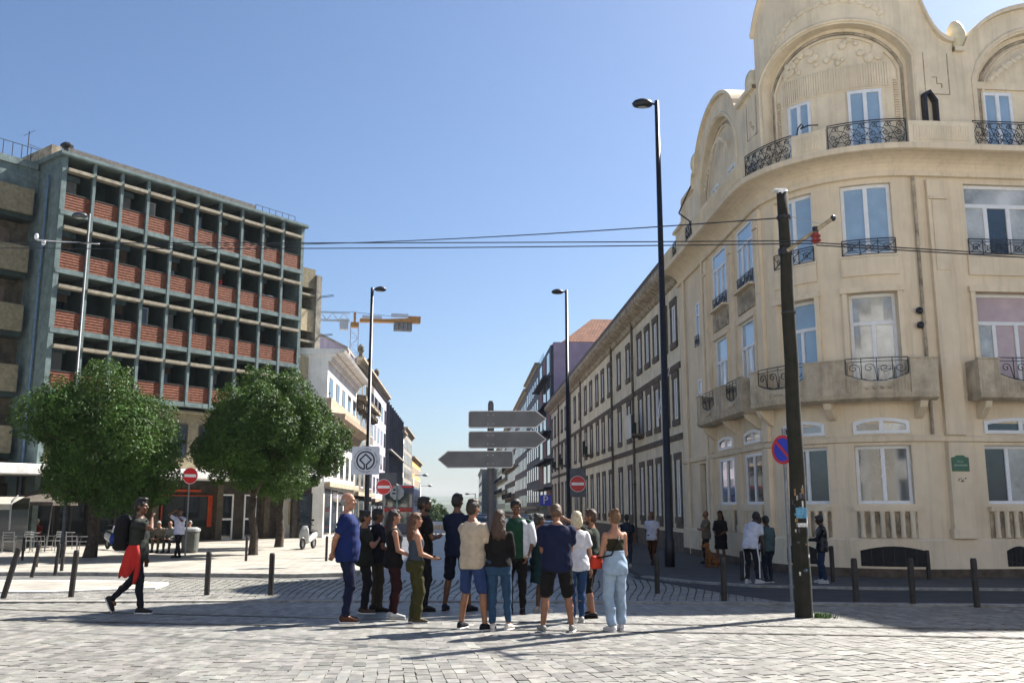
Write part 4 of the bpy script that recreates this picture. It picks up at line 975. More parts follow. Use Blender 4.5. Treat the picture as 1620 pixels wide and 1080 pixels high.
def lilac_corner():
    F = SR; B = empty('lilac_house', F(105, 0, -1.3), 0, 'tall lilac-flanked house with red tiled hip roof and dark blue front', 'building'); zt = zz(900, 541, 97)
    mb = MB(); fbox(mb, F, 97.05, 113, -24, -.3, -3, zt); mb.build('flank', mat('violet_render', (0.30, .26, .36), .9, .1, 1, .1, 20), B)
    mb = MB(); fbox(mb, F, 97.1, 113, -.3, 0.0, -3, zt-.3); mb.build('wall', mat('navy_cladding', (.025, .035, .06), .6, .25, 2), B)
    RT = brick_mat('red_roof_tile', (.26, .11, .06), (.20, .08, .045), (.08, .035, .02), 1.0, .32, .34, .03, rot=(0, 0, 0), bump=1.0)
    RT.node_tree.nodes['Mapping'].inputs['Rotation'].default_value = (R(90), 0, 0)
    mb = MB(); r0, r1 = -4.5, -20; zr = zt + 3.4
    mb.add([F(97, -1.2, zt+.03), F(97, -24, zt+.03), F(113, -24, zt+.03), F(113, -1.2, zt+.03), F(101.5, -5, zr), F(101.5, -20, zr), F(108, -20, zr), F(108, -5, zr)], [(0, 1, 5, 4), (1, 2, 6, 5), (2, 3, 7, 6), (3, 0, 4, 7), (4, 5, 6, 7)]); mb.build('tiled_roof', RT, B)
    for j in range(6):
        for i in range(3):
            a = 98.2 + i*4.8; far_window(B, F, a, a+3, 1.2+j*2.9, 3.3+j*2.9, .002, mat('navy_cladding', (.035, .05, .09)), GLASS_DK if (i+j) % 3 else mat('red_blind', (.2, .02, .03), .6, .2, 3))
        q = MB(); fbox(q, F, 97.2, 112.9, .002, .8, .5+j*2.9, .7+j*2.9); q.build('balcony', mat('navy_cladding', (.035, .05, .09)), B)
lilac_corner()
h = street_house('dark_terrace_house', 'dark grey house with glass terrace railings on its roof, right side of the street', SR, 113, 135, zz(842, 596, 125), mat('dark_render', (.13, .13, .15), .8, .3, 1.5, streak=.4), 6, 6, DARKSTONE, GLASS_DK, balc=(3,))
for k in range(6): q = MB(); fbox(q, SR, 113+k*3, 115.8+k*3, -.6, -.55, h.location.z*0 + zz(842, 596, 125), zz(842, 596, 125)+1.3); q.build('glass_panel', GR_, h)
street_house('pale_pilaster_house', 'tall narrow-windowed grey house behind the arrow signs', SR, 135, 166, zz(820, 634, 150), mat('grey_render', (.16, .165, .18), .85, .25, 1.2, streak=.4), 6, 9, CONC, GLASS_DK)
street_house('balcony_terrace_house', 'dark balconied house visible between the arrow sign panels', SR, 166, 208, zz(806, 668, 185), OLDST, 6, 10, CONC, GLASS_DK, balc=(1, 3))
street_house('cream_house', 'cream house far down the right side of the street', SR, 208, 262, zz(788, 705, 235), mat('cream_render', (.52, .45, .3), .9, .15, .8), 6, 10, DARKSTONE, GLASS_DK, balc=(2, 3))
street_house('far_brown_house', 'small brown house before the end of the right side', SR, 262, 330, zz(777, 738, 300), OLDST, 5, 12, DARKSTONE, GLASS_DK)
street_house('far_grey_house', 'pale grey house where the right side of the street ends', Plane((6.2, 0, 0), (-0.0507, 0.9987), (-0.9987, -0.0507)), 330, 400, zz(760, 748, 370), CONC, 5, 10, DARKSTONE, GLASS_DK)

def added_opposite_row():  # unseen facades put in to bounce sunlight onto the corner building and its windows
    F = Plane((0, -22, 0), (1, 0), (0, 1)); WR = mat('white_render', (0.74, 0.73, 0.70))
    for k, (a0, a1, h, lb) in enumerate([(-44, -16, 15.5, 'unseen pale sunlit building added behind the viewer, left one'), (-15.9, 12, 17.5, 'unseen white sunlit building added behind the viewer, middle one'), (12.1, 44, 16.2, 'unseen pale sunlit building added behind the viewer, right one')]):
        B = empty('added_opposite_building', F((a0+a1)/2, 0, 0), 0, lb, 'building', 'unseen buildings added facing the square'); n = int((a1-a0)/3.2); ops = []
        for i in range(n):
            for j in range(4): c = a0 + (a1-a0)*(i+.5)/n; ops.append((c-.65, c+.65, 1.2+j*3.7, 3.6+j*3.7))
        mb = MB(); fwall(mb, F, a0, a1, 0, h, ops, .25); fbox(mb, F, a0, a1, -10, -.3, 0, h); mb.build('wall', [WR, mat('white_render_b', (.7, .66, .58), .88, .1, 1, streak=.2), WR][k], B)
        for a, b, z0, z1 in ops: window(B, F, a, b, z0, z1, -.2, .08, 2, None, GLASS_DK)
        mb = MB(); sweep(mb, F, a0, a1, [(0, h-.4), (.3, h-.3), (.5, h), (0, h+.1)]); mb.build('cornice', STAIN, B)
added_opposite_row()

# ================================================================== tower cranes
def crane(name, label, base, H, ang, L1, L2, sc_, m, mast_w=1.5):
    C = empty(name, base, ang, label, 'crane'); y = m; w = mast_w/2
    mb = MB(); 
    for sx in (-w, w):
        for sy in (-w, w): mb.tube([(sx, sy, 0), (sx, sy, H)], .09, 4)
    k = 0; z = 0
    while z < H - 1.5:
        s = 1 if k % 2 else -1
        for sy in (-w, w): mb.tube([(-w*s, sy, z), (w*s, sy, z+1.5)], .05, 4)
        for sx in (-w, w): mb.tube([(sx, -w*s, z), (sx, w*s, z+1.5)], .05, 4); 
        mb.tube([(-w, -w, z), (w, -w, z)], .05, 4); z += 1.5; k += 1
    mb.build('mast', WHITEPAINT, C, world=False)
    mb = MB(); mb.box(-.8, .8, -.8, .8, H, H+.9); mb.box(-.22, .22, -.3, .3, H+.9, H+3.0); mb.build('slewing_platform', y, C, world=False)
    mb = MB(); mb.box(-2.8, -1.2, .5, 2.0, H-.3, H+1.7); cb = mb.build('cab', mat('white_cab', (.7, .72, .72), .5, .1, 3), C, world=False)
    mb = MB(); mb.box(-2.85, -2.8, .6, 1.9, H+.3, H+1.5); mb.box(-2.7, -1.4, 2.0, 2.04, H+.3, H+1.5); mb.build('pane', GLASS_SKY, cb, world=False)
    mb = MB(); zb_ = H+1.2
    for sy in (-.6, .6): mb.tube([(-1, sy, zb_), (-L1, sy, zb_)], .1, 4)
    mb.tube([(-1, 0, zb_+1.5), (-L1, 0, zb_+1.5)], .1, 4); x = -1; k = 0
    while x > -L1 + 2:
        for sy in (-.6, .6): mb.tube([(x, sy, zb_), (x-1.1, 0, zb_+1.5), (x-2.2, sy, zb_)], .05, 4)
        x -= 2.2
    mb.build('jib', mat('pale_steel', (.55, .5, .42), .5, .15, 4), C, world=False)
    mb = MB(); mb.add([(1, -.7, zb_-.1), (L2, -.7, zb_+.1), (L2, .7, zb_+.1), (1, .7, zb_-.1), (1, -.7, zb_+.5), (L2*.6, -.7, zb_+.6), (L2, -.7, zb_+.95), (L2, .7, zb_+.95), (L2*.6, .7, zb_+.6), (1, .7, zb_+.5)], [(0, 1, 2, 3), (0, 1, 6, 5, 4), (3, 2, 7, 8, 9), (4, 5, 8, 9), (5, 6, 7, 8), (1, 2, 7, 6)])
    mb.build('counter_jib', y, C, world=False)
    mb = MB(); mb.box(L2-.2, L2+2.2, -.8, .8, zb_+.1, zb_+1.35); mb.build('winch_housing', y, C, world=False)
    mb = MB()
    for i in range(4): mb.box(L2*.72+i*.9, L2*.72+i*.9+.8, -.9, .9, zb_-1.5, zb_-.05)
    mb.build('counterweight', CONC, C, world=False)
    mb = MB(); mb.box(1.4, 5.2, -.75, -.72, zb_+.52, zb_+1.15); mb.box(L2*.66, L2*.98, -.75, -.72, zb_+.98, zb_+1.75); mb.build('sign_board', WHITEPAINT, C, world=False)
    mb = MB(); mb.tube([(0, 0, H+3.0), (L2*.8, 0, zb_+1.2)], .05, 4); mb.tube([(0, 0, H+3.0), (-L1*.7, 0, zb_+1.5)], .05, 4); mb.build('tie_rod', IRON, C, world=False)
    C.scale = (sc_, sc_, sc_); return C
ORANGE = mat('crane_orange', (.60, .27, .06), .5, .15, 2)
p = AT(561, 512, 125); crane('tower_crane', 'orange and white tower crane above the white houses', (p.x, 125, 0), p.z, R(12), 24, 10.6, 0.7, ORANGE)
bpy.data.objects['tower_crane'].location.z = p.z*0.3 - 0.5
# ================================================================== trees
LEAF = mat('leaf', (0.036, 0.080, 0.014), 0.58, 0.5, 1.2, spec=0.15, c2=(0.010, 0.027, 0.006))
_b = LEAF.node_tree.nodes['Principled BSDF']; _b.inputs['Transmission Weight'].default_value = 0.0
_t = LEAF.node_tree.nodes.new('ShaderNodeBsdfTranslucent'); _t.inputs['Color'].default_value = (0.16, 0.25, 0.04, 1)
_m = LEAF.node_tree.nodes.new('ShaderNodeMixShader'); _m.inputs[0].default_value = 0.08
LEAF.node_tree.links.new(_b.outputs[0], _m.inputs[1]); LEAF.node_tree.links.new(_t.outputs[0], _m.inputs[2]); LEAF.node_tree.links.new(_m.outputs[0], LEAF.node_tree.nodes['Material Output'].inputs[0])
BARK = mat('bark', (0.055, 0.042, 0.032), 0.95, 0.4, 8, 0.8, 40)
def tree(label, base, cc, rad, seed, nleaf=42000, lean=(0, 0), tr=.17, leaf=(.13, .055)):
    """base: trunk foot; cc: crown centre; rad: crown half sizes"""
    r = np.random.default_rng(seed); rd = random.Random(seed); base = Vector(base); cc = Vector(cc)
    T = empty('street_tree', base, 0, label, 'tree', 'street trees on the left pavement')
    mb = MB(); top = Vector((cc.x, cc.y, cc.z - rad[2]*.35)); fork = base.lerp(top, .62) + Vector((lean[0], lean[1], 0))
    mb.tube([base - Vector((0, 0, .1)), base + Vector((0, 0, .12)), base.lerp(fork, .35) + Vector((.05, 0, 0)), base.lerp(fork, .7) - Vector((.06, 0, 0)), fork], [tr*1.7, tr*1.25, tr, tr*.9, tr*.85], 10)
    for k in range(7):
        a = k*2.4 + rd.random(); e = cc + Vector((math.cos(a)*rad[0]*.62, math.sin(a)*rad[1]*.62, rd.uniform(-.35, .5)*rad[2]))
        mid = fork.lerp(e, .5) + Vector((rd.uniform(-.2, .2), rd.uniform(-.2, .2), .25)); mb.tube([fork, mid, e], [tr*.55, tr*.32, tr*.1], 6)
        for q in range(3):
            e2 = e + Vector((rd.uniform(-1, 1), rd.uniform(-1, 1), rd.uniform(-.5, .8))); mb.tube([mid.lerp(e, .5), e2], [tr*.2, tr*.06], 4)
    mb.build('trunk', BARK, T, smooth=True)
    nc = 50; C = []
    while len(C) < nc:
        d = Vector((rd.gauss(0, 1), rd.gauss(0, 1), rd.gauss(0, 1))).normalized(); k = rd.uniform(.40, .90)**.7
        p = Vector((d.x*rad[0]*k, d.y*rad[1]*k, d.z*rad[2]*k))
        if p.z < -rad[2]*.72: p.z *= .75
        C.append((p, rd.uniform(.38, 1.2)*rad[0]*.36))
    ctr = np.array([c[0] for c in C]); cr = np.array([c[1] for c in C]); w = cr**2/np.sum(cr**2)
    ci = r.choice(nc, nleaf, p=w); d = r.normal(size=(nleaf, 3)); d /= np.linalg.norm(d, axis=1)[:, None]
    rr_ = cr[ci]*(r.uniform(.45, 1.08, nleaf)**.55) * (1 + .16*np.sin(d[:, 0]*7 + ci) * np.sin(d[:, 2]*6 + ci*2))
    P = ctr[ci] + d*rr_[:, None]
    out = P/np.array(rad); keep = (np.linalg.norm(out, axis=1) > .42); P = P[keep]; d = d[keep]; n = len(P)
    # leaf frames: hanging, facing loosely outwards
    nrm = d*.7 + r.normal(size=(n, 3))*.55 + np.array([0, 0, .35]); nrm /= np.linalg.norm(nrm, axis=1)[:, None]
    ax = r.normal(size=(n, 3)) + np.array([0, 0, -.5]); ax -= nrm*np.sum(ax*nrm, 1)[:, None]; ax /= np.linalg.norm(ax, axis=1)[:, None]
    sd = np.cross(nrm, ax); s = r.uniform(.55, 1.45, n)[:, None]; Lh = leaf[0]/2*s; Wd = leaf[1]/2*s
    V = np.stack([P - ax*Lh, P + sd*Wd - ax*Lh*.1 - nrm*.006, P + ax*Lh - nrm*.012, P - sd*Wd - ax*Lh*.1 - nrm*.006], 1) + np.array(cc - base)
    me = bpy.data.meshes.new('crown'); me.vertices.add(n*4); me.vertices.foreach_set('co', V.reshape(-1)); me.loops.add(n*4); me.loops.foreach_set('vertex_index', np.arange(n*4, dtype=np.int32))
    me.polygons.add(n); me.polygons.foreach_set('loop_start', np.arange(n, dtype=np.int32)*4); me.polygons.foreach_set('loop_total', np.full(n, 4, np.int32)); me.materials.append(LEAF); me.update(); me.validate()
    o = bpy.data.objects.new('crown', me); col.objects.link(o); o.parent = T; o['kind'] = 'stuff'
    return T
g = G(140, 884); tree('bushy street tree on the left, in front of the cafe', g, AT(166, 695, g.y), (2.75, 2.6, 2.75), 11, 95000)
g = G(400, 880); tree('dense round street tree with straight trunk, right of the no-entry sign', g, AT(403, 694, g.y), (2.45, 2.4, 2.6), 22, 75000, tr=.15)
g = G(441, 867); tree('street tree with leaning trunk behind the parked scooter', g, AT(478, 708, g.y), (1.95, 1.9, 2.2), 33, 55000, lean=(-.55, 0), tr=.17)
def far_bushes():
    for k, (px, py, Y, r_) in enumerate([(672, 812, 300, 4.2), (690, 815, 310, 3.2)]):
        c = AT(px, py, Y); b = Vector((c.x, Y, gz(0, Y))); T = tree(['distant pale tree at the end of the street, the larger one', 'distant pale tree at the end of the street, the smaller one'][k], b, c, (r_*1.3, r_, r_), 50+k, 2600, leaf=(.9, .5)); T['group'] = 'trees at the end of the street'
far_bushes()

# ================================================================== lamps, poles, wires
GREYM = mat('galvanised_grey', (0.36, 0.37, 0.38), .45, .2, 6, metal=.4)
def lamp_post(label, base, top, head_dir, arm, r0, r1, m, hs=1.0, group='street lamps'):
    L = empty('street_lamp', base, 0, label, 'street lamp', group); H = top - base.z; mb = MB()
    mb.tube([(0, 0, -.05), (0, 0, .9), (0, 0, .95), (0, 0, H)], [r0*1.25, r0*1.25, r0, r1], 12); mb.build('pole', m, L, world=False, smooth=True)
    mb = MB(); mb.tube([(0, 0, H-.12), (head_dir*arm, 0, H-.1)], .04*hs, 6); mb.build('arm', m, L, world=False)
    mb = MB(); x = head_dir*(arm + .3*hs)
    mb.loft([((x, 0, H-.24*hs), (.2*hs, 0, 0), (0, .12*hs, 0)), ((x, 0, H-.2*hs), (.33*hs, 0, 0), (0, .2*hs, 0)), ((x, 0, H-.1*hs), (.38*hs, 0, 0), (0, .23*hs, 0)), ((x, 0, H), (.3*hs, 0, 0), (0, .19*hs, 0)), ((x, 0, H+.07*hs), (.12*hs, 0, 0), (0, .09*hs, 0))], 16); hd = mb.build('lamp_head', m, L, world=False, smooth=True)
    mb = MB(); mb.loft([((x, 0, H-.26*hs), (.1*hs, 0, 0), (0, .06*hs, 0)), ((x, 0, H-.238*hs), (.19*hs, 0, 0), (0, .11*hs, 0))], 12); mb.build('lens', mat('lamp_lens', (.4, .42, .42), .2, .1, 4), hd, world=False)
    return L
g = G(1060, 899); lamp_post('tallest black street lamp, in front of the corner building', g, AT(1046, 160, g.y).z, -1, .2, .125, .075, BLACKM, 0.95)
g = Vector((0, 0, 0)); Y = 54; p = AT(589, 455, Y); lamp_post('black street lamp behind the square emblem sign', Vector((p.x, Y, gz(0, Y))), p.z, 1, .2, .13, .09, BLACKM, 0.95)
p = AT(896, 459, Y); lamp_post('black street lamp beside the long pale house', Vector((p.x, Y, gz(0, Y))), p.z, -1, .25, .13, .09, BLACKM, 0.95)
p = AT(142, 338, 35); L = lamp_post('slim silver street lamp in front of the tiled balconies', Vector((p.x, 35, -.24)), p.z, -1, .15, .065, .042, mat('dull_grey_lamp', (.08, .085, .09), .5, .2, 6, metal=.3), 0.8)
mb = MB(); z = AT(142, 384, 35).z + .24; mb.tube([(-1.95, 0, z+.12), (.6, -.3, z-.12)], .03, 5); mb.build('wire_bracket', WHITEPAINT, L, world=False)
for q in ((-2.0, z+.25), (-1.7, z+.02)): mb = MB(); mb.ball((q[0], 0, q[1]), (.09, .07, .13), 8, 6); mb.build('insulator', WHITEPAINT, L, world=False)
for px, top, Y, d in ((665, 767, 150, 1), (667, 792, 190, 1), (752, 780, 170, -1), (654, 750, 120, 1)):
    p = AT(px, top, Y); lamp_post({665: 'distant thin street lamp just past the yellow house', 667: 'most distant thin street lamp low over the hills', 752: 'distant street lamp on the right near the far bus', 654: 'distant street lamp before the yellow house'}[px], Vector((p.x, Y, gz(0, Y))), p.z, d, 1.2, .09, .07, GREYM, 1.0, 'distant street lamps')

def utility_pole():
    b = G(1272, 976); t = AT(1238, 306, b.y); m = mat('mossy_wood_pole', (0.017, 0.015, 0.012), .95, .45, 5, .9, 25, c2=(0.009, .011, .005))
    U = empty('utility_pole', b, 0, 'thick weathered utility pole with torn stickers and a slanted arm', 'pole'); mb = MB(); n = 12; d = t - b
    mb.tube([b - Vector((0, 0, .1))] + [b + d*k/n + Vector((.008*math.sin(k*2), 0, 0)) for k in range(n+1)], [.135] + [.135 - .045*k/n for k in range(n+1)], 14); mb.build('pole', m, U, smooth=True)
    mb = MB(); mb.tube([t - d*.001, t + Vector((-.03, 0, .05))], [.1, .07], 10); mb.obox(t + Vector((-.05, 0, .05)), (.2, .16, .025)); mb.build('cap', WHITEPAINT, U)
    def band(f, h, r=1.22):
        q = MB(); p = b + d*f; rr = (.135-.045*f)*r; q.tube([p, p + Vector((0, 0, h))], rr, 12); return q.build('clamp_band', BLACKM, U)
    band(.935, .05); band(.845, .1, 1.2); band(.7, .03, 1.12)
    a0 = b + d*.845 + Vector((0, -.1, .04)); a1 = AT(1318, 345, b.y - .5)
    mb = MB(); mb.tube([a0, a1], .032, 8); mb.build('arm', mat('worn_arm', (.3, .25, .17), .7, .3, 9), U); mb = MB(); mb.ball(a1, (.045, .045, .05), 8, 6); mb.build('arm_cap', BLACKM, U)
    ip = a0.lerp(a1, .62); mb = MB(); mb.tube([ip + Vector((0, 0, .06)), ip - Vector((0, 0, .02))], .05, 8); mb.build('clamp', BLACKM, U)
    mb = MB()
    for k, r_ in enumerate((.05, .075, .05, .08, .04)): mb.tube([ip - Vector((0, 0, .04+k*.035)), ip - Vector((0, 0, .07+k*.035))], r_, 10)
    mb.build('insulator', mat('red_insulator', (.22, .02, .015), .3, .2, 6), U)
    mb = MB(); mb.tube([b + d*.937 + Vector((.1, 0, .03)), a0.lerp(a1, .8)], .006, 4); mb.build('stay_wire', GREYM, U)
    # torn stickers and posters wrapped round the shaft
    rd = random.Random(4)
    ST_ = [mat('sticker_white', (.6, .6, .58), .6, .35, 30), mat('sticker_blue', (.08, .25, .4), .5, .4, 25), mat('sticker_dark', (.05, .05, .07), .5, .4, 20), mat('sticker_brown', (.30, .18, .08), .6, .4, 20)]
    for k in range(26):
        f = rd.uniform(.16, .295) if k < 20 else rd.uniform(.09, .17); p = b + d*f; rr = (.135-.045*f)*1.012 + .001*(k % 3); a = rd.uniform(-2.6, -.5); w = rd.uniform(.1, .5); hh = rd.uniform(.03, .11) if k < 20 else rd.uniform(.02, .05); q = MB(); vs = []
        for i in range(5):
            t_ = a + w*(i/4-.5); o1 = rd.uniform(-.012, .012)
            vs += [p + Vector((rr*math.cos(t_), rr*math.sin(t_), -hh/2 + o1)), p + Vector((rr*math.cos(t_), rr*math.sin(t_), hh/2 + o1*rd.uniform(-1, 1)))]
        q.add(vs, [(2*i, 2*i+2, 2*i+3, 2*i+1) for i in range(4)]); q.build('sticker', ST_[[0, 2, 1, 0, 3, 2][k % 6]], U)
    p = b + d*.232; rr = (.135-.045*.232)*1.02; q = MB(); vs = []
    for i in range(9): t_ = -2.2 + 1.6*i/8; vs += [p + Vector((rr*math.cos(t_), rr*math.sin(t_), -.08)), p + Vector((rr*math.cos(t_), rr*math.sin(t_), .08))]
    q.add(vs, [(2*i, 2*i+2, 2*i+3, 2*i+1) for i in range(8)]); q.build('sticker', ST_[1], U)
    q = MB(); p2 = b + d*.205; vs = []
    for i in range(9): t_ = -2.15 + 1.5*i/8; vs += [p2 + Vector((rr*math.cos(t_), rr*math.sin(t_), -.03)), p2 + Vector((rr*math.cos(t_), rr*math.sin(t_), .03))]
    q.add(vs, [(2*i, 2*i+2, 2*i+3, 2*i+1) for i in range(8)]); q.build('sticker', ST_[0], U)
    return b, d, ip, t
UB, UD, UIP, UT = utility_pole()
def wire(label, A, Bp, sag, r=.011):
    A, Bp = Vector(A), Vector(Bp); mb = MB(); mb.tube([A.lerp(Bp, k/24) - Vector((0, 0, sag*4*(k/24)*(1-k/24))) for k in range(25)], r, 4)
    tag(mb.build('overhead_wire', BLACKM), label, 'wire', 'overhead tram wires')
far = AT(58, 376, 35)
w0 = UIP - Vector((0, 0, .2))
wire('upper of the two parallel tram wires running left from the insulator', w0 + Vector((0, 0, .035)), AT(-60, 383, 22), .03)
wire('lower of the two parallel tram wires running left from the insulator', w0 - Vector((0, 0, .01)), AT(-60, 392, 22), .05)
wire('tram wire running right from the insulator past the windows', w0, AT(1700, 408, 13.6), .0)
wire('second tram wire running right, just under the first', w0 - Vector((0, 0, .04)), AT(1700, 412, 13.6), .0)
wire('span wire from the pole clamp across to the silver lamp', UB + UD*.937 - Vector((.1, 0, 0)), AT(60, 378, 35), .35, .012)

# ================================================================== signs
REDS = mat('sign_red', (0.55, 0.02, 0.025), .4, .1, 6); WHS = mat('sign_white', (.75, .75, .76), .4, .08, 6); BLS = mat('sign_blue', (0.02, .04, .45), .4, .1, 6); SGREY = mat('sign_back_grey', (0.09, 0.095, 0.11), .55, .15, 5, metal=.3); POLEG = mat('sign_pole_grey', (.2, .21, .23), .5, .2, 6, metal=.4)
def disc(mb, c, r, y0, y1, n=28): mb.prism([(c[0]+r*math.cos(2*math.pi*k/n), c[1]+r*math.sin(2*math.pi*k/n)) for k in range(n)], y0, y1, lambda a, b, d: (a, d, b))
def no_entry(label, base, zc, dia, rz, plate=None):
    S = empty('no_entry_sign', base, rz, label, 'road sign', 'no-entry signs'); h = zc - base.z; r = dia/2
    mb = MB(); mb.tube([(0, .03, -.05), (0, .03, h+r*.9)], .03, 8); mb.build('pole', POLEG, S, world=False)
    mb = MB(); disc(mb, (0, h), r, -.012, .0); pl_ = mb.build('disc', REDS, S, world=False)
    mb = MB(); mb.ring([(r*1.0*math.cos(t), h+r*math.sin(t)) for t in np.linspace(0, 2*math.pi, 29)[:-1]], [(r*.95*math.cos(t), h+r*.95*math.sin(t)) for t in np.linspace(0, 2*math.pi, 29)[:-1]], -.016, -.0125, lambda a, b, d: (a, d, b)); mb.build('rim', WHS, pl_, world=False)
    mb = MB(); mb.box(-r*.78, r*.78, -.017, -.0125, h-r*.17, h+r*.17); mb.build('bar', WHS, pl_, world=False)
    if plate:
        x0, x1, z0, z1 = plate; mb = MB(); mb.box(x0, x1, .002, .012, h+z0, h+z1); mb.build('back_plate', SGREY, S, world=False)
    return S
g = G(293, 883); no_entry('no-entry sign on a thin pole between the two leafy trees', Vector((g.x, g.y, g.z+.06)), AT(300, 752, g.y).z, .62, R(48))
Y = 36.5; p = AT(607, 770, Y); no_entry('no-entry sign under the square emblem sign, by the red bus', Vector((p.x, Y, -.24)), p.z, .60, R(-4), (-.2, .5, .05, .55))
p = AT(914, 765, Y); no_entry('no-entry sign on a dark plate in front of the long pale house', Vector((p.x, Y, -.24)), p.z, .62, R(4), (-.3, .32, -.5, .6))
def octagon():
    Y = 38.5; p = AT(628, 779, Y); S = empty('stop_sign', Vector((p.x, Y, -.24)), R(10), 'grey back of an octagonal sign in front of the red bus', 'road sign'); h = p.z + .24
    mb = MB(); mb.prism([(.3*math.cos(R(22.5+45*k)), h+.3*math.sin(R(22.5+45*k))) for k in range(8)], -.01, 0, lambda a, b, d: (a, d, b)); mb.build('plate', mat('pale_sign_back', (.34, .36, .38), .5, .15, 6), S, world=False)
    mb = MB(); mb.tube([(0, -.03, -.05), (0, -.03, h+.32)], .03, 8); mb.build('pole', mat('green_grey_pole', (.12, .2, .2), .5, .2, 5), S, world=False)
    mb = MB(); mb.box(-.16, -.06, -.013, -.0102, h+.08, h+.16); mb.box(-.2, -.05, -.013, -.0102, h-.06, h+.0); mb.build('sticker', BLACKM, S, world=False)
octagon()
def no_parking():
    b = G(1251, 953); zc = AT(1240, 711, b.y).z; S = empty('no_parking_sign', b, R(-60), 'blue and red no-parking disc on a thin pole beside the utility pole', 'road sign'); h = zc - b.z; r = .27
    mb = MB(); mb.tube([(0, .03, -.05), (0, .03, h+.4)], .032, 10); mb.build('pole', POLEG, S, world=False)
    mb = MB(); disc(mb, (0, h), r, -.012, 0); d_ = mb.build('disc', BLS, S, world=False)
    T = np.linspace(0, 2*math.pi, 33)[:-1]; mb = MB(); mb.ring([(r*math.cos(t), h+r*math.sin(t)) for t in T], [(r*.80*math.cos(t), h+r*.80*math.sin(t)) for t in T], -.017, -.0125, lambda a, b, d: (a, d, b)); mb.build('ring', REDS, d_, world=False)
    mb = MB(); mb.obox((0, -.0145, h), (r*1.7, .004, r*.2), Matrix.Rotation(R(45), 3, 'Y')); mb.build('slash', REDS, d_, world=False)
no_parking()
def arrow_post():
    Y = 16.0; p = AT(776.5, 634, Y); b = Vector((p.x, Y, gz(p.x, Y))); S = empty('direction_sign', b, 0, 'signpost with three grey arrow panels seen from behind', 'signpost')
    H = p.z - b.z; mb = MB(); mb.tube([(0, 0, -.05), (0, 0, H-.28), (0, 0, H-.26), (0, 0, H-.05), (0, 0, H)], [.058, .058, .052, .05, .03], 14); mb.build('pole', mat('dark_sign_pole', (.06, .062, .075), .5, .2, 6), S, world=False, smooth=False)
    mb = MB(); mb.tube([(0, 0, H-.27), (0, 0, H-.24)], .064, 14); mb.build('collar', SGREY, S, world=False)
    RIM = mat('pale_panel_rim', (.45, .46, .48), .4, .1, 6)
    for (x0, x1, ytop, ybot, right) in ((741, 864, 650, 677, True), (741, 864, 682, 709, True), (692, 812, 713, 740, False)):
        A = AT(x0, ybot, Y-.07); C = AT(x1, ytop, Y-.07); z0, z1 = A.z-b.z, C.z-b.z; a, c = A.x-b.x, C.x-b.x; m_ = (z0+z1)/2; t = .17; k = .025
        if right: P = [(a+k, z0), (c-t, z0), (c, m_), (c-t, z1), (a+k, z1), (a, z1-k), (a, z0+k)]
        else: P = [(a+t, z0), (c-k, z0), (c, z0+k), (c, z1-k), (c-k, z1), (a+t, z1), (a, m_)]
        mb = MB(); cx = sum(q[0] for q in P)/7; P2 = [(q[0] + (cx-q[0])*.022, q[1] + (m_-q[1])*.09) for q in P]
        rzm = R(-4) if right else R(-3); fn = lambda q, z, d: (q, d - .10 + q*math.tan(rzm), z)
        mb.ring(P, P2, -.035, .012, fn); pn = mb.build('panel_rim', RIM, S, world=False); pn.name = 'arrow_panel'
        mb = MB(); mb.prism(P2, -.018, .0, fn); mb.build('panel_back', SGREY, pn, world=False)
        for zz_ in (z0+.07, z1-.07):
            for xx_ in (-.045, .045): mb = MB(); mb.tube([fn(xx_, zz_, -.019), fn(xx_, zz_, -.03)], .009, 6); mb.build('bolt', GREYM, pn, world=False)
arrow_post()
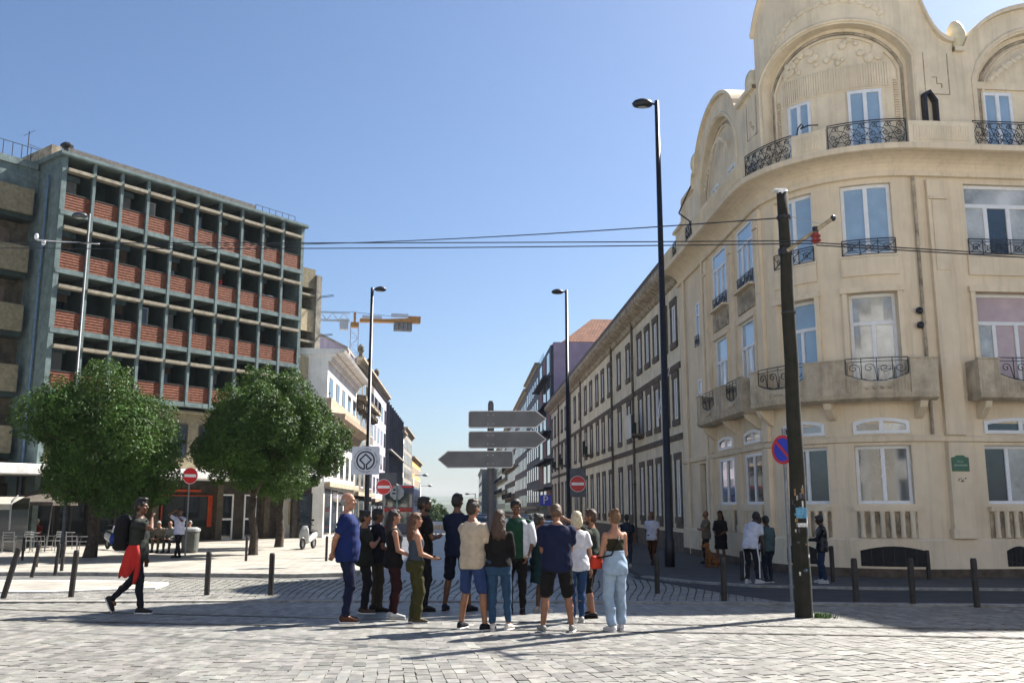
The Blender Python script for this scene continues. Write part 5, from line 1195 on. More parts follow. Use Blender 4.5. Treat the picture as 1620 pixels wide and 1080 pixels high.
def emblem_sign():
    Y = 31.0; c = AT(578.5, 728, Y); b = Vector((c.x, Y, gz(c.x, Y)+.0)); S = empty('emblem_sign', b, R(-3), 'square white sign with round diamond emblem and ring of lettering', 'sign'); h = c.z - b.z; w = .46; INK = mat('sign_ink', (.01, .012, .03), .5, .1, 5); PLT = mat('sign_pale_plate', (.50, .53, .60), .45, .08, 5)
    mb = MB(); mb.tube([(.1, .06, -.05), (.1, .06, h+.4)], .04, 8); mb.build('pole', BLACKM, S, world=False)
    rc = [(sx*(w-.05)+.05*math.cos(t), sz*(w-.05)+.05*math.sin(t)) for sx, sz, t0 in ((1, 1, 0), (-1, 1, 90), (-1, -1, 180), (1, -1, 270)) for t in [R(t0+q) for q in (0, 30, 60, 90)]]
    mb = MB(); mb.prism([(a, h+z) for a, z in rc], -.015, .0, lambda a, z, d: (a, d, z)); pl_ = mb.build('plate', PLT, S, world=False)
    fn = lambda a, z, d: (a, d, h+z); mb = MB(); r0, r1 = .315, .26
    T = np.linspace(R(-98+360), R(-82), 40)
    def strip(pts, wd):
        q = MB(); n = len(pts); vs = []
        for i, (a, z) in enumerate(pts):
            p0, p1 = pts[max(i-1, 0)], pts[min(i+1, n-1)]; t = Vector((p1[0]-p0[0], p1[1]-p0[1])).normalized(); nn = Vector((-t.y, t.x))*wd/2
            vs += [fn(a+nn.x, z+nn.y, -.0175), fn(a-nn.x, z-nn.y, -.0175)]
        q.add(vs, [(2*i, 2*i+1, 2*i+3, 2*i+2) for i in range(n-1)]); return q
    strip([(.287*math.cos(t), .287*math.sin(t)) for t in T], .055).build('ring', INK, pl_, world=False)
    for sg in (-1, 1): strip([(sg*.036, -.285), (sg*.036, -.125), (sg*.036 + sg*.001, -.115)], .05).build('emblem_stem', INK, pl_, world=False)
    for P in ([(-.05, -.12), (-.19, .02)], [(-.19, .02), (0, .205)], [(0, .205), (.19, .02)], [(.19, .02), (.05, -.12)]):
        d = Vector((P[1][0]-P[0][0], P[1][1]-P[0][1])).normalized()*.022; strip([(P[0][0]-d.x, P[0][1]-d.y), (P[1][0]+d.x, P[1][1]+d.y)], .05).build('emblem_diamond', INK, pl_, world=False)
    txt = 'PATRIMONIO MUNDIAL • WORLD HERITAGE • PATRIMOINE MONDIAL • '
    for k, ch in enumerate(txt):
        if ch == ' ': continue
        t = R(165) - 2*math.pi*k/len(txt); o = text_mesh(ch, .075, (0, 0, 0), (math.pi/2, 0, 0), INK, None, 'letter', 0.0006)
        o.parent = pl_; o.location = (.375*math.cos(t), -.0176, h+.375*math.sin(t)); o.rotation_euler = (math.pi/2, -(t - math.pi/2), 0)
emblem_sign()
def parking_sign():
    Y = 48; c = AT(863, 791, Y); b = Vector((c.x, Y, gz(0, Y))); S = empty('parking_sign', b, 0, 'square blue parking sign with a white letter P', 'road sign'); h = c.z-b.z
    mb = MB(); mb.box(-.27, .27, -.03, 0, h-.27, h+.27); p = mb.build('plate', BLS, S, world=False)
    o = text_mesh('P', .56, (0, 0, 0), (math.pi/2, 0, 0), WHS, None, 'letter', .002); o.parent = p; o.location = (0, -.036, h)
    mb = MB(); mb.tube([(0, .03, -.05), (0, .03, h+.2)], .03, 6); mb.build('pole', POLEG, S, world=False)
parking_sign()

# ================================================================== bollards
BOL = mat('dark_bollard', (0.022, 0.018, 0.016), .55, .35, 8, .2, 30)
def bollard(px, py, h, label, lx=0.0, r=.055, dz=0.0):
    g = G(px, py, dz); mb = MB(); mb.tube([(0, 0, -.04), (lx*.04, 0, .0), (lx*(h-.04), 0, h-.04), (lx*h, 0, h)], [r, r, r, r*.8], 12); o = mb.build('bollard', BOL); o.location = (g.x, g.y, g.z+dz); tag(o, label, 'bollard', 'dark metal bollards')
NB = 'dark bollard on the near kerb, '
for px, py, h, lx, lb in [(4, 946, .95, .24, 'bollard leaning right at the left edge of the photo'), (112, 944, .9, .05, NB+'left of the man with the red jacket'), (327, 941, .86, .0, NB+'first one right of the man with the red jacket'), (428, 941, .83, .0, NB+'second one right of the man with the red jacket'),
    (1040, 938, .8, .0, NB+'just right of the tourist group'), (1146, 952, .8, 0, NB+'between the tourist group and the utility pole'), (1355, 955, .8, 0, NB+'first one right of the utility pole'), (1445, 957, .8, 0, NB+'second one right of the utility pole'), (1546, 960, .82, 0, NB+'third one right of the utility pole')]:
    bollard(px, py, h, lb, lx)
for px, py, h, lx, lb in [(50, 910, .84, .16, 'bollard leaning right on the pale island, nearest the left edge'), (87, 907, .82, .06, 'left one of the close pair of bollards on the pale island'), (97, 903, .82, .03, 'right one of the close pair of bollards on the pale island'), (57, 897, .8, .0, 'bollard at the back of the pale island before the cafe')]:
    bollard(px, py, h, lb, lx, .05, .05)
for px, py, h, lb in [(152, 881, .78, 'bollard before the white scooter near the big tree'), (389, 887, .86, 'bollard touching the trunk of the round tree'), (516, 887, .85, 'bollard just left of the bald man in blue'), (35, 886, .8, 'bollard in front of the cafe tables')]:
    bollard(px, py, h, lb, 0, .045, .06)
for px, py, h, lb in [(1175, 918, .72, 'bollard beside the stooping man by the far kerb'), (1318, 920, .85, 'bollard behind the man in the dark jacket'), (1470, 916, .72, 'bollard on the far kerb, under the street name plaque')]:
    bollard(px, py, h, lb, 0, .055, .055)

# ================================================================== cafe corner
ALU = mat('aluminium', (.22, .225, .23), .4, .15, 8, metal=.6)
def chair(loc, rz, label):
    C = empty('cafe_chair', loc, rz, label, 'chair', 'metal cafe chairs'); 
    for x in (-.2, .2):
        for y in (-.2, .2): mb = MB(); mb.tube([(x*1.1, y*1.15, 0), (x, y, .44)] + ([(x, y-.06, .84)] if y < 0 else []), .016, 6); mb.build('leg', ALU, C, world=False)
    mb = MB(); mb.box(-.21, .21, -.21, .21, .43, .455); mb.build('seat', ALU, C, world=False)
    mb = MB(); 
    for z in (.6, .7, .8): mb.tube([(-.2, -.23, z), (0, -.28, z+.01), (.2, -.23, z)], .018, 6)
    mb.build('backrest', ALU, C, world=False)
    for x in (-.24, .24): mb = MB(); mb.tube([(x, -.2, .64), (x, .18, .64), (x, .2, .44)], .014, 6); mb.build('armrest', ALU, C, world=False)
def table(loc, label):
    T = empty('cafe_table', loc, 0, label, 'table', 'round cafe tables'); mb = MB(); mb.loft([((0, 0, .72), (.34, 0, 0), (0, .34, 0)), ((0, 0, .745), (.35, 0, 0), (0, .35, 0))], 20); mb.build('table_top', ALU, T, world=False)
    for k in range(4): a = k*math.pi/2+.4; mb = MB(); mb.tube([(.22*math.cos(a), .22*math.sin(a), .72), (.27*math.cos(a), .27*math.sin(a), 0)], .014, 6); mb.build('leg', ALU, T, world=False)
up = Vector((0, 0, .06))
for px, py, lb in ((47, 870, 'round metal cafe table at the far left under the parasol'), (103, 869, 'round metal cafe table in front of the tree trunk'), ): table(G(px, py, .06)+up, lb)
for px, py, rz, lb in ((36, 872, 1.2, 'metal cafe chair left of the far-left table'), (58, 873, -1.4, 'metal cafe chair right of the far-left table'), (84, 872, 1.4, 'metal cafe chair left of the table by the trunk'), (112, 873, -1.2, 'metal cafe chair right of the table by the trunk'), (132, 874, 2.2, 'metal cafe chair standing alone beside the tree trunk'), (12, 874, .4, 'metal cafe chair at the left edge of the photo')): chair(G(px, py, .06)+up, rz, lb)
def parasol():
    b = G(73, 866, .06)+up; P = empty('parasol', b, 0, 'brown cafe parasol with a slanting pole at the left', 'parasol'); mb = MB(); mb.tube([(0, 0, 0), (.15, 0, 2.5)], .028, 8); mb.build('pole', ALU, P, world=False)
    mb = MB(); n = 8; rim = [(-.5+1.75*math.cos(2*math.pi*k/n), 1.75*math.sin(2*math.pi*k/n), 2.05) for k in range(n)]; mb.add([(-.4, 0, 2.65)] + rim + [(a, c, z-.16) for a, c, z in rim], [(0, 1+k, 1+(k+1) % n) for k in range(n)] + [(1+k, 1+n+k, 1+n+(k+1) % n, 1+(k+1) % n) for k in range(n)]); mb.build('canopy', mat('brown_canvas', (.09, .075, .06), .9, .2, 4), P, world=False)
    mb = MB(); mb.tube([(0, 0, -.02), (0, 0, .06)], .28, 14); mb.build('base', CONC, P, world=False)
parasol()
def shelter():
    b = G(-8, 872, .06)+up; S = empty('cafe_awning', b, 0, 'cream roller awning on a curved frame at the left edge', 'awning'); mb = MB()
    mb.add([(-3, 0, 2.25), (1.05, 0, 2.25), (1.15, -1.2, 1.95), (-3, -1.2, 1.95), (1.15, -1.22, 1.72), (-3, -1.22, 1.72)], [(0, 1, 2, 3), (3, 2, 4, 5)]); mb.build('fabric', mat('cream_canvas', (.35, .33, .28), .9, .1, 4), S, world=False)
    mb = MB(); mb.tube([(.75, 0, 2.3), (1.0, -.7, 2.15), (1.12, -1.2, 1.9), (1.14, -1.2, .9)], .035, 6); mb.build('frame', ALU, S, world=False)
    mb = MB(); mb.box(-3, 1.1, .3, .34, 0, 2.2); mb.build('screen', glass_mat('screen_glass', (.02, .025, .022)), S, world=False)
shelter()
def bin_():
    b = G(300, 874, .06)+up; B = empty('litter_bin', b, 0, 'grey litter bin beside the thin no-entry sign pole', 'bin'); mb = MB(); mb.loft([((0, 0, .0), (.27, 0, 0), (0, .27, 0), .7), ((0, 0, .1), (.3, 0, 0), (0, .3, 0), .7), ((0, 0, .85), (.33, 0, 0), (0, .33, 0), .7)], 16); mb.build('body', mat('bin_grey', (.08, .085, .08), .6, .2, 6), B, world=False)
    mb = MB(); mb.loft([((0, 0, .86), (.36, 0, 0), (0, .36, 0), .7), ((0, 0, .95), (.36, 0, 0), (0, .36, 0), .7), ((0, 0, 1.02), (.22, 0, 0), (0, .22, 0), .7)], 16); mb.build('lid', GREYM, B, world=False)
bin_()
def bench():
    c = G(258, 873, .06)+up; rz = R(-5); B = empty('street_bench', c, rz, 'long bench with seated people left of the litter bin', 'bench')
    for i in range(4): mb = MB(); mb.box(-1.35, 1.35, -.2+i*.11, -.11+i*.11, .42, .45); mb.build('slat', mat('bench_wood', (.12, .08, .05), .8, .3, 8), B, world=False)
    for i in range(2): mb = MB(); mb.box(-1.35, 1.35, .24, .27, .58+i*.14, .68+i*.14); mb.build('backrest_slat', mat('bench_wood', (.12, .08, .05)), B, world=False)
    for x in (-1.1, 1.1): mb = MB(); mb.box(x-.04, x+.04, -.18, .2, 0, .415); mb.box(x-.03, x+.03, .2, .238, .415, .84); mb.build('leg', IRON, B, world=False)
    return c, rz
BENCH = bench()
def scooter(loc, rz, label, m, dark=None):
    S = empty('motor_scooter', loc, rz, label, 'scooter', 'parked scooters'); bl = mat('black_rubber', (.012, .012, .012), .8, .2, 8)
    for y in (-.62, .62):
        mb = MB(); mb.tube([(0, y+.2*math.cos(t), .25+.2*math.sin(t)) for t in np.linspace(0, 2*math.pi, 17)[:-1]], .055, 8, closed=True); w = mb.build('wheel', bl, S, world=False, smooth=True)
        mb = MB(); mb.tube([(-.03, y, .25), (.03, y, .25)], .13, 12); mb.build('hub', ALU, w, world=False)
    mb = MB(); mb.loft([((0, -.85, .62), (.1, 0, 0), (0, 0, .1)), ((0, -.6, .58), (.2, 0, 0), (0, 0, .2)), ((0, -.25, .52), (.2, 0, 0), (0, 0, .2)), ((0, .0, .36), (.16, 0, 0), (0, 0, .1)), ((0, .35, .3), (.17, 0, 0), (0, 0, .06))], 12); mb.build('rear_body', m, S, world=False, smooth=True)
    mb = MB(); mb.loft([((0, .42, .3), (.2, 0, 0), (0, .05, 0)), ((0, .5, .6), (.24, 0, 0), (0, .07, 0)), ((0, .45, .85), (.19, 0, 0), (0, .08, 0)), ((0, .38, 1.02), (.12, 0, 0), (0, .09, 0))], 12); mb.build('front_shield', m, S, world=False, smooth=True)
    mb = MB(); mb.loft([((0, .42, .42), (.09, 0, 0), (0, .1, 0)), ((0, .62, .5), (.1, 0, 0), (0, .17, 0)), ((0, .64, .53), (.04, 0, 0), (0, .1, 0))], 10); mb.build('front_mudguard', m, S, world=False, smooth=True)
    mb = MB(); mb.loft([((0, -.85, .76), (.1, 0, 0), (0, 0, .05)), ((0, -.5, .77), (.16, 0, 0), (0, 0, .07)), ((0, -.1, .72), (.13, 0, 0), (0, 0, .06))], 10); mb.build('seat', bl, S, world=False, smooth=True)
    mb = MB(); mb.tube([(-.33, .26, 1.05), (-.12, .38, 1.04), (.12, .38, 1.04), (.33, .26, 1.05)], .022, 6); mb.build('handlebar', bl, S, world=False)
    mb = MB(); mb.ball((0, .52, .93), (.075, .04, .075), 10, 7); mb.build('headlight', mat('headlamp', (.6, .62, .62), .15, .1, 3), S, world=False, smooth=True)
    for x in (-1, 1): mb = MB(); mb.tube([(x*.25, .3, 1.06), (x*.3, .3, 1.22)], .01, 4); mb.obox((x*.31, .3, 1.26), (.12, .02, .08)); mb.build('mirror', bl, S, world=False)
scooter(G(177, 869, .06)+up, R(-140), 'white scooter parked under the big tree', mat('scooter_white', (.55, .56, .55), .3, .1, 4, coat=.5))
scooter(G(487, 868, .06)+up, R(170), 'silver scooter parked right of the leaning tree trunk', mat('scooter_silver', (.42, .43, .43), .3, .1, 4, coat=.5))

# ================================================================== vehicles
def wheel(par, x, y, r, w, side):
    mb = MB(); mb.tube([(x-w/2*side, y, r), (x+w/2*side, y, r)], r, 18); o = mb.build('wheel', mat('black_rubber', (.012, .012, .012)), par, world=False)
    mb = MB(); mb.tube([(x+w/2*side, y, r), (x+(w/2+.012)*side, y, r)], r*.62, 14); mb.build('rim', ALU, o, world=False)
def car(loc, rz, label, m):
    C = empty('parked_car', loc, rz, label, 'car'); e = .72
    mb = MB(); S = [(-2.05, .42, .55, .72), (-1.95, .62, .62, .82), (-1.2, .72, .70, .86), (0, .72, .70, .88), (1.0, .72, .66, .87), (1.75, .62, .56, .84), (2.02, .5, .48, .70)]
    mb.loft([((0, y, .22+h/2+.02), (w, 0, 0), (0, 0, h/2+.08), .45) for y, h, _, w in S], 20); mb.build('body', m, C, world=False, smooth=True)
    mb = MB(); mb.loft([((0, -1.5+.0, .9), (.7, 0, 0), (0, .1, 0), .6), ((0, -.25, .92), (.76, 0, 0), (0, 1.35, 0), .5), ((0, -.3, 1.25), (.66, 0, 0), (0, .95, 0), .5), ((0, -.32, 1.42), (.58, 0, 0), (0, .72, 0), .5)][1:], 24); gh = mb.build('greenhouse', GLASS_DK, C, world=False, smooth=True)
    mb = MB(); mb.loft([((0, -.32, 1.405), (.62, 0, 0), (0, .76, 0), .5), ((0, -.32, 1.45), (.56, 0, 0), (0, .66, 0), .5)], 24); mb.build('roof', m, gh, world=False, smooth=True)
    for x in (-1, 1):
        mb = MB(); mb.tube([(x*.72, 1.0, .92), (x*.61, .4, 1.4)], .04, 5); mb.tube([(x*.74, -1.45, .92), (x*.61, -1.0, 1.4)], .05, 5); mb.tube([(x*.76, -.2, .92), (x*.63, -.25, 1.4)], .035, 5); mb.build('pillar', m, C, world=False)
        for y in (-1.25, 1.28): wheel(C, x*.76, y, .31, .2, x)
        mb = MB(); mb.ball((x*.58, 1.93, .66), (.17, .1, .08), 10, 6); mb.build('headlight', mat('headlamp', (.6, .62, .62)), C, world=False, smooth=True)
        mb = MB(); mb.ball((x*.92, .62, .96), (.1, .06, .07), 8, 6); mb.build('mirror', m, C, world=False, smooth=True)
    mb = MB(); mb.box(-.26, .26, 2.05, 2.07, .42, .53); mb.build('number_plate', WHS, C, world=False)
    mb = MB(); mb.box(-.4, .4, 2.0, 2.045, .56, .68); mb.build('grille', BLACKM, C, world=False)
    return C
g = AT(851, 830, 31); car((g.x, 31, gz(0, 31)), math.pi, 'pale blue car facing us behind the man in the navy shirt', mat('car_pale_blue', (.38, .48, .58), .25, .05, 3, coat=1))
g = AT(757, 830, 58); car((g.x, 58, gz(0, 58)), math.pi, 'dark car far down the middle of the street', mat('car_dark', (.03, .035, .05), .25, .05, 3, coat=1))
for px, Y, c, lb in ((826, 62, (.25, .26, .28), 'grey car parked along the right side of the street'), (812, 78, (.5, .5, .5), 'white car parked further along the right side of the street'), (805, 96, (.08, .01, .012), 'small dark red car far along the right side')):
    g = AT(px, 830, Y); car((g.x, Y, gz(0, Y)), math.pi - ST*0 + .05, lb, mat('car_paint_%d' % Y, c, .25, .05, 3, coat=1))
def bus(loc, rz, label, L, W, H, body, trim, name, double=False, top=None):
    B = empty(name, loc, rz, label, 'bus'); mb = MB(); e = .18; n = 20
    mb.loft([((0, -L/2, .35+(H-.35)/2), (W/2*.96, 0, 0), (0, 0, (H-.35)/2*.98), e), ((0, -L/2+.15, .35+(H-.35)/2), (W/2, 0, 0), (0, 0, (H-.35)/2), e), ((0, L/2-.15, .35+(H-.35)/2), (W/2, 0, 0), (0, 0, (H-.35)/2), e), ((0, L/2, .35+(H-.35)/2), (W/2*.96, 0, 0), (0, 0, (H-.35)/2*.98), e)], 28); b = mb.build('body', body, B, world=False)
    for (z0, z1) in ([(1.15, 1.95), (2.45, 3.35)] if double else [(1.25, 2.25)]):
        for s in (-1, 1):
            k = int(L/1.6)
            for i in range(k):
                y0 = -L/2+.5+(L-1)*i/k; mb = MB(); x = s*(W/2+.004); mb.add([(x, y0, z0), (x, y0+(L-1)/k-.1, z0), (x, y0+(L-1)/k-.1, z1), (x, y0, z1)], [(0, 1, 2, 3)]); mb.build('side_window', GLASS_DK, b, world=False)
        for s in (-1, 1):
            mb = MB(); y = s*(L/2+.006); mb.add([(-W/2*.84, y, z0), (W/2*.84, y, z0), (W/2*.84, y, z1+.15), (-W/2*.84, y, z1+.15)], [(0, 1, 2, 3)]); mb.build('end_window', GLASS_DK, b, world=False)
    mb = MB(); 
    for s in (-1, 1): mb.box(-W/2*.97, W/2*.97, s*(L/2+.003)-.012, s*(L/2+.003)+.012, H-.22, H-.05)
    mb.build('roof_band', trim, b, world=False)
    if double:
        mb = MB(); mb.box(-W/2*.9, W/2*.9, -L/2-.03, -L/2-.008, 2.05, 2.36); mb.build('banner_band', mat('red_band', (.4, .03, .02), .5, .4, 6), b, world=False)
        for x in (-1, 1): mb = MB(); mb.tube([(x*W*.5, -L/2, 2.9), (x*(W*.5+.3), -L/2-.2, 2.8), (x*(W*.5+.3), -L/2-.2, 2.2)], .05, 6); mb.build('mirror', BLACKM, b, world=False)
    for x in (-1, 1):
        for y in (-L/2+2, L/2-2.4): wheel(B, x*(W/2-.12), y, .48, .26, x)
        mb = MB(); mb.box(x*W*.36-.15, x*W*.36+.15, -L/2-.02, -L/2-.004, .75, .95); mb.build('light', mat('red_lamp', (.5, .02, .02), .3, .1, 3), b, world=False)
    return B
g = AT(636, 800, 80); bus((g.x, 80, gz(0, 80)), R(3), 'red and dark-blue double-decker tour bus behind the no-entry sign', 10, 2.55, 4.15, mat('bus_navy', (.02, .035, .09), .35, .15, 3, coat=.6), REDS, 'tour_bus', True)
g = AT(703, 830, 225); bus((g.x, 225, gz(0, 225)), R(86), 'white city bus crossing at the far end of the street', 12, 2.5, 3.05, mat('bus_white', (.6, .62, .65), .4, .1, 2), WHS, 'city_bus')
# weeds at the foot of the utility pole
def weeds():
    r = random.Random(3); mb = MB()
    for k in range(260):
        x = UB.x + .16 + abs(r.gauss(0, .13)); y = UB.y - .06 + r.gauss(0, .06); z = gz(x, y); h = r.uniform(.03, .11); a = r.uniform(0, 6.28); dx, dy = .008*math.cos(a), .008*math.sin(a); lx, ly = r.gauss(0, .03), r.gauss(0, .03)
        mb.add([(x-dx, y-dy, z), (x+dx, y+dy, z), (x+lx, y+ly, z+h)], [(0, 1, 2)])
    o = mb.build('weeds', mat('weed_green', (.07, .14, .025), .7, .3, 10)); tag(o, 'tuft of green weeds at the foot of the utility pole', 'weeds', kind='stuff')
weeds()
# ================================================================== people
tmp_scene = bpy.data.scenes.new('remesh_work'); JOBS = []
def queue(mb, name, mats, parent, voxel, smooth=3, post=None):
    me = bpy.data.meshes.new('w'); me.from_pydata(mb.v, [], mb.f); o = bpy.data.objects.new('w', me); tmp_scene.collection.objects.link(o)
    r = o.modifiers.new('r', 'REMESH'); r.mode = 'VOXEL'; r.voxel_size = voxel; r.use_smooth_shade = True
    if smooth: s = o.modifiers.new('s', 'SMOOTH'); s.factor = .5; s.iterations = smooth
    JOBS.append((o, name, mats, parent, post))
def flush():
    dg = None
    tmp_scene.view_layers[0].update(); dg = tmp_scene.view_layers[0].depsgraph; dg.update()
    for o, name, mats, parent, post in JOBS:
        me = bpy.data.meshes.new_from_object(o.evaluated_get(dg)); me.name = name; me.materials.clear()
        for m in (mats if isinstance(mats, (list, tuple)) else [mats]): me.materials.append(m)
        n = len(me.vertices); co = np.empty(n*3, np.float32); me.vertices.foreach_get('co', co); co = co.reshape(-1, 3)
        if post: post(me, co)
        me.polygons.foreach_set('use_smooth', np.ones(len(me.polygons), bool)); me.update()
        ob = bpy.data.objects.new(name, me); col.objects.link(ob); ob.parent = parent
        old = o.data; bpy.data.objects.remove(o); bpy.data.meshes.remove(old)
    JOBS.clear(); bpy.data.scenes.remove(tmp_scene)
def wrinkle(amp, k=1.0, seed=0.0):
    def f(me, co):
        n = np.empty(len(co)*3, np.float32); me.vertices.foreach_get('normal', n); n = n.reshape(-1, 3); x, y, z = co[:, 0]*k, co[:, 1]*k, co[:, 2]*k
        d = np.sin(x*31 + z*23 + 2.1*np.sin(z*17 + y*13 + seed) + seed) * .5 + np.sin(y*37 - z*41 + 1.7*np.sin(x*19 + seed)) * .35 + np.sin(z*63 + 2.4*np.sin(x*24 + y*21) + seed*2) * .3
        me.vertices.foreach_set('co', (co + n*(d*amp)[:, None]).reshape(-1))
    return f
def cloth(c, rough=.88):
    c = tuple(q*(.42 if max(c) < .45 else .8) for q in c)
    return mat('cloth_%02x%02x%02x' % tuple(int(min(q, 1)*255) for q in c), c, rough, .14, 9, .25, 90, spec=.25)
def skin(c): return mat('skin_%02x%02x%02x' % tuple(int(q*255) for q in c), c, .5, .1, 14, spec=.4)
FAIR, OLIVE_S, BROWN_S, DARK_S = (.30, .145, .09), (.22, .10, .055), (.12, .052, .028), (.035, .017, .011)
HBLACK, HBROWN, HBLOND, HGREY = (.010, .008, .007), (.05, .022, .010), (.36, .24, .10), (.22, .21, .20)
EYEM = mat('eye_dark', (.02, .015, .012), .3, 0); LIPM = mat('lip', (.22, .07, .06), .5, 0); SOLE = mat('shoe_sole', (.62, .62, .6), .7, .1, 8)
def ik(a, b, l1, l2, pole):
    a, b = Vector(a), Vector(b); d = b - a; L = min(d.length, (l1+l2)*.998); d.normalize(); b = a + d*L
    x = (l1*l1 - l2*l2 + L*L)/(2*L); h = math.sqrt(max(l1*l1 - x*x, 0)); p = Vector(pole); p = p - d*p.dot(d)
    if p.length < 1e-4: p = Vector((0, 1, 0))
    return a + d*x + p.normalized()*h, b
NP = [0]
def person(label, px, py, ytop, yaw, top, bottom, shoes, sk=FAIR, hair='short', hc=HBROWN, arms=('hang', 'hang'), legs='stand', female=False, lean=0, nod=0, turn=0, belly=0.0, sleeve=.55, blen=None, wide=0.0, voxel=.0115, dz=0.0, H=None, hem=-.22, sit=False, build=1.06, beard=False, face=True, flat=None, loc=None, group=None, thing_extra=None):
    NP[0] += 1; seed = NP[0]*1.37
    g = G(px, py, dz) if loc is None else Vector(loc); base = Vector((g.x, g.y, g.z + dz)) if loc is None else g
    h = H or min(max(AT(px, ytop, base.y).z - base.z, 1.45), 1.98)
    if lean and not H: h /= math.cos(R(lean))*.3 + .7
    k = h/1.75; P = empty('person', base, R(yaw), label, 'person', group); skm = skin(sk); r_ = random.Random(NP[0])
    S = lambda v: Vector(v)*k
    pz = .93 if not sit else .50; pel = Vector((0, 0, pz))
    le = R(lean); upv = Vector((0, math.sin(le), math.cos(le))); fw = Vector((0, math.cos(le), -math.sin(le))); rt = Vector((1, 0, 0)); SL_ = .53
    sp = lambda t, f=0.0: pel + upv*(SL_*t) + fw*f if t > 0 else pel + Vector((0, 0, SL_*t)) + Vector((0, f, 0))
    if female: SEC = [(-.2, .158, .112, 0), (-.05, .172, .122, -.005), (.15, .150, .105, 0), (.36, .122, .09, .005), (.6, .136, .105, .012), (.74, .142, .100, .012), (.84, .134, .085, 0), (.92, .100, .068, -.005), (.98, .066, .056, -.008), (1.05, .048, .05, -.008)]
    else: SEC = [(-.2, .15, .105, 0), (-.05, .162, .115, 0), (.15, .155, .11, 0), (.36, .150, .105, .0), (.6, .162, .116, .006), (.74, .168, .115, .006), (.84, .158, .098, 0), (.92, .118, .076, -.005), (.98, .078, .062, -.008), (1.05, .056, .056, -.008)]
    def secs(t0, t1, e, eb=None):
        T = [s for s in SEC if t0 < s[0] < t1]
        def at(t): 
            xs = [s[0] for s in SEC]; return tuple([t] + [float(np.interp(t, xs, [s[i] for s in SEC])) for i in (1, 2, 3)])
        out = []
        for t, w, d, f in [at(t0)] + T + [at(t1)]:
            b = belly*max(0, 1-abs(t-.22)/.45); u = upv if t > .2 else Vector((0, 0, 1)); ff = fw if t > .2 else Vector((0, 1, 0)); e2 = e + (eb or 0)*max(0, .5-t)
            out.append((S(sp(t, f + b*.6)), rt*(w*build + e2 + b*.35)*k, ff*(d*build + e2 + b*.6)*k, .86))
        return out
    sw = .150 if female else .178
    sh = [sp(.83) + rt*s*sw*build for s in (-1, 1)]
    # legs
    LEG = {'stand': ((-.10, .0, 0, 8), (.10, .02, 0, -8)), 'wide': ((-.20, .0, 0, 14), (.20, .03, 0, -14)), 'contra': ((-.09, -.04, 0, 12), (.13, .08, 0, -18)), 'walk': ((-.07, -.38, .12, 0), (.07, .12, 0, 0)), 'stride': ((-.08, .24, 0, 0), (.08, -.3, .07, 0)), 'cross': ((.06, .08, 0, -10), (-.03, -.06, 0, 15)), 'narrow': ((-.075, 0, 0, 4), (.075, .03, 0, -10)), 'sit': ((-.13, .46, 0, 4), (.13, .42, 0, -4))}[legs]
    body = MB(); hips = [pel + Vector((s*.088*build, 0, -.03)) for s in (-1, 1)]; J = []
    for i, s in enumerate((-1, 1)):
        fx, fy, lz, fa = LEG[i]; ank = Vector((fx, fy, .085 + lz)); kn_, ank = ik(hips[i], ank, .424 if sit else .413, .412, (s*.08, 1, 0)); J.append((hips[i], kn_, ank, R(fa), lz))
        body.capsule(S(hips[i]), S(kn_), .083*k*build, .056*k*build); body.capsule(S(kn_), S(kn_.lerp(ank, .35) + Vector((0, -.012, 0))), .054*k, .056*k*build); body.capsule(S(kn_.lerp(ank, .3) + Vector((0, -.012, 0))), S(ank), .054*k*build, .036*k)
        body.capsule(S(ank), S(ank + Matrix.Rotation(R(fa), 3, 'Z') @ (Vector((0, .1, -.045)) if lz < .03 else Vector((0, .05, -.07)))), .036*k, .03*k)
    body.loft(secs(-.2, 1.05, 0), 16)
    # arms
    ARM = {'hang': (.255, .04, .80), 'cross': (-.02, .22, 1.12), 'phone': (.05, .34, 1.10), 'behind': (.02, -.19, .93), 'face': (.07, .2, 1.43), 'hip': (.23, .02, .98), 'front': (.10, .26, 1.0), 'chest': (.06, .22, 1.22), 'point': (.12, .5, 1.60), 'brow': (.1, .2, 1.62), 'pocket': (.2, .08, .88), 'swing': (.25, .24, .88), 'swingb': (.24, -.22, .86), 'lap': (.09, .30, .62), 'phonelow': (.06, .27, 1.02), 'camera': (.04, .26, 1.50)}
    hands = []
    for i, s in enumerate((-1, 1)):
        a = ARM[arms[i]]; t = Vector((a[0]*s, a[1], a[2]))
        if sit and arms[i] != 'lap': t.z -= .43
        if lean: t = t + fw*0 + Vector((0, math.sin(le)*.35, -.05))
        pole = Vector((s*.5, -.7, -.5)) if arms[i] not in ('cross', 'chest', 'face', 'brow', 'camera') else Vector((s*.9, -.1, -.6))
        el, wr = ik(sh[i], t, .285, .25, pole); dirn = (wr - el).normalized(); J.append((sh[i], el, wr))
        body.ball(S(sh[i] + Vector((-s*.012, 0, -.008))), .055*k*build); body.capsule(S(sh[i]), S(el), .048*k*build, .040*k*build); body.capsule(S(el), S(el.lerp(wr, .4)), .041*k*build, .040*k*build); body.capsule(S(el.lerp(wr, .35)), S(wr), .040*k*build, .027*k)
        # palm, four fingers and a thumb
        inw = Vector((-s, 0, 0)) if arms[i] in ('hang', 'swing', 'swingb', 'pocket') else Vector((-s*.4, 0, .8 if arms[i] in ('phone', 'phonelow', 'front', 'lap') else .2)); inw = (inw - dirn*inw.dot(dirn)).normalized(); wd = dirn.cross(inw).normalized()
        if wd.z < 0 and arms[i] in ('hang',): pass
        pc = wr + dirn*.055; Mx = Matrix((wd, dirn, inw)).transposed(); body.ball(S(pc), (.042*k, .055*k, .017*k), 10, 7, Mx)
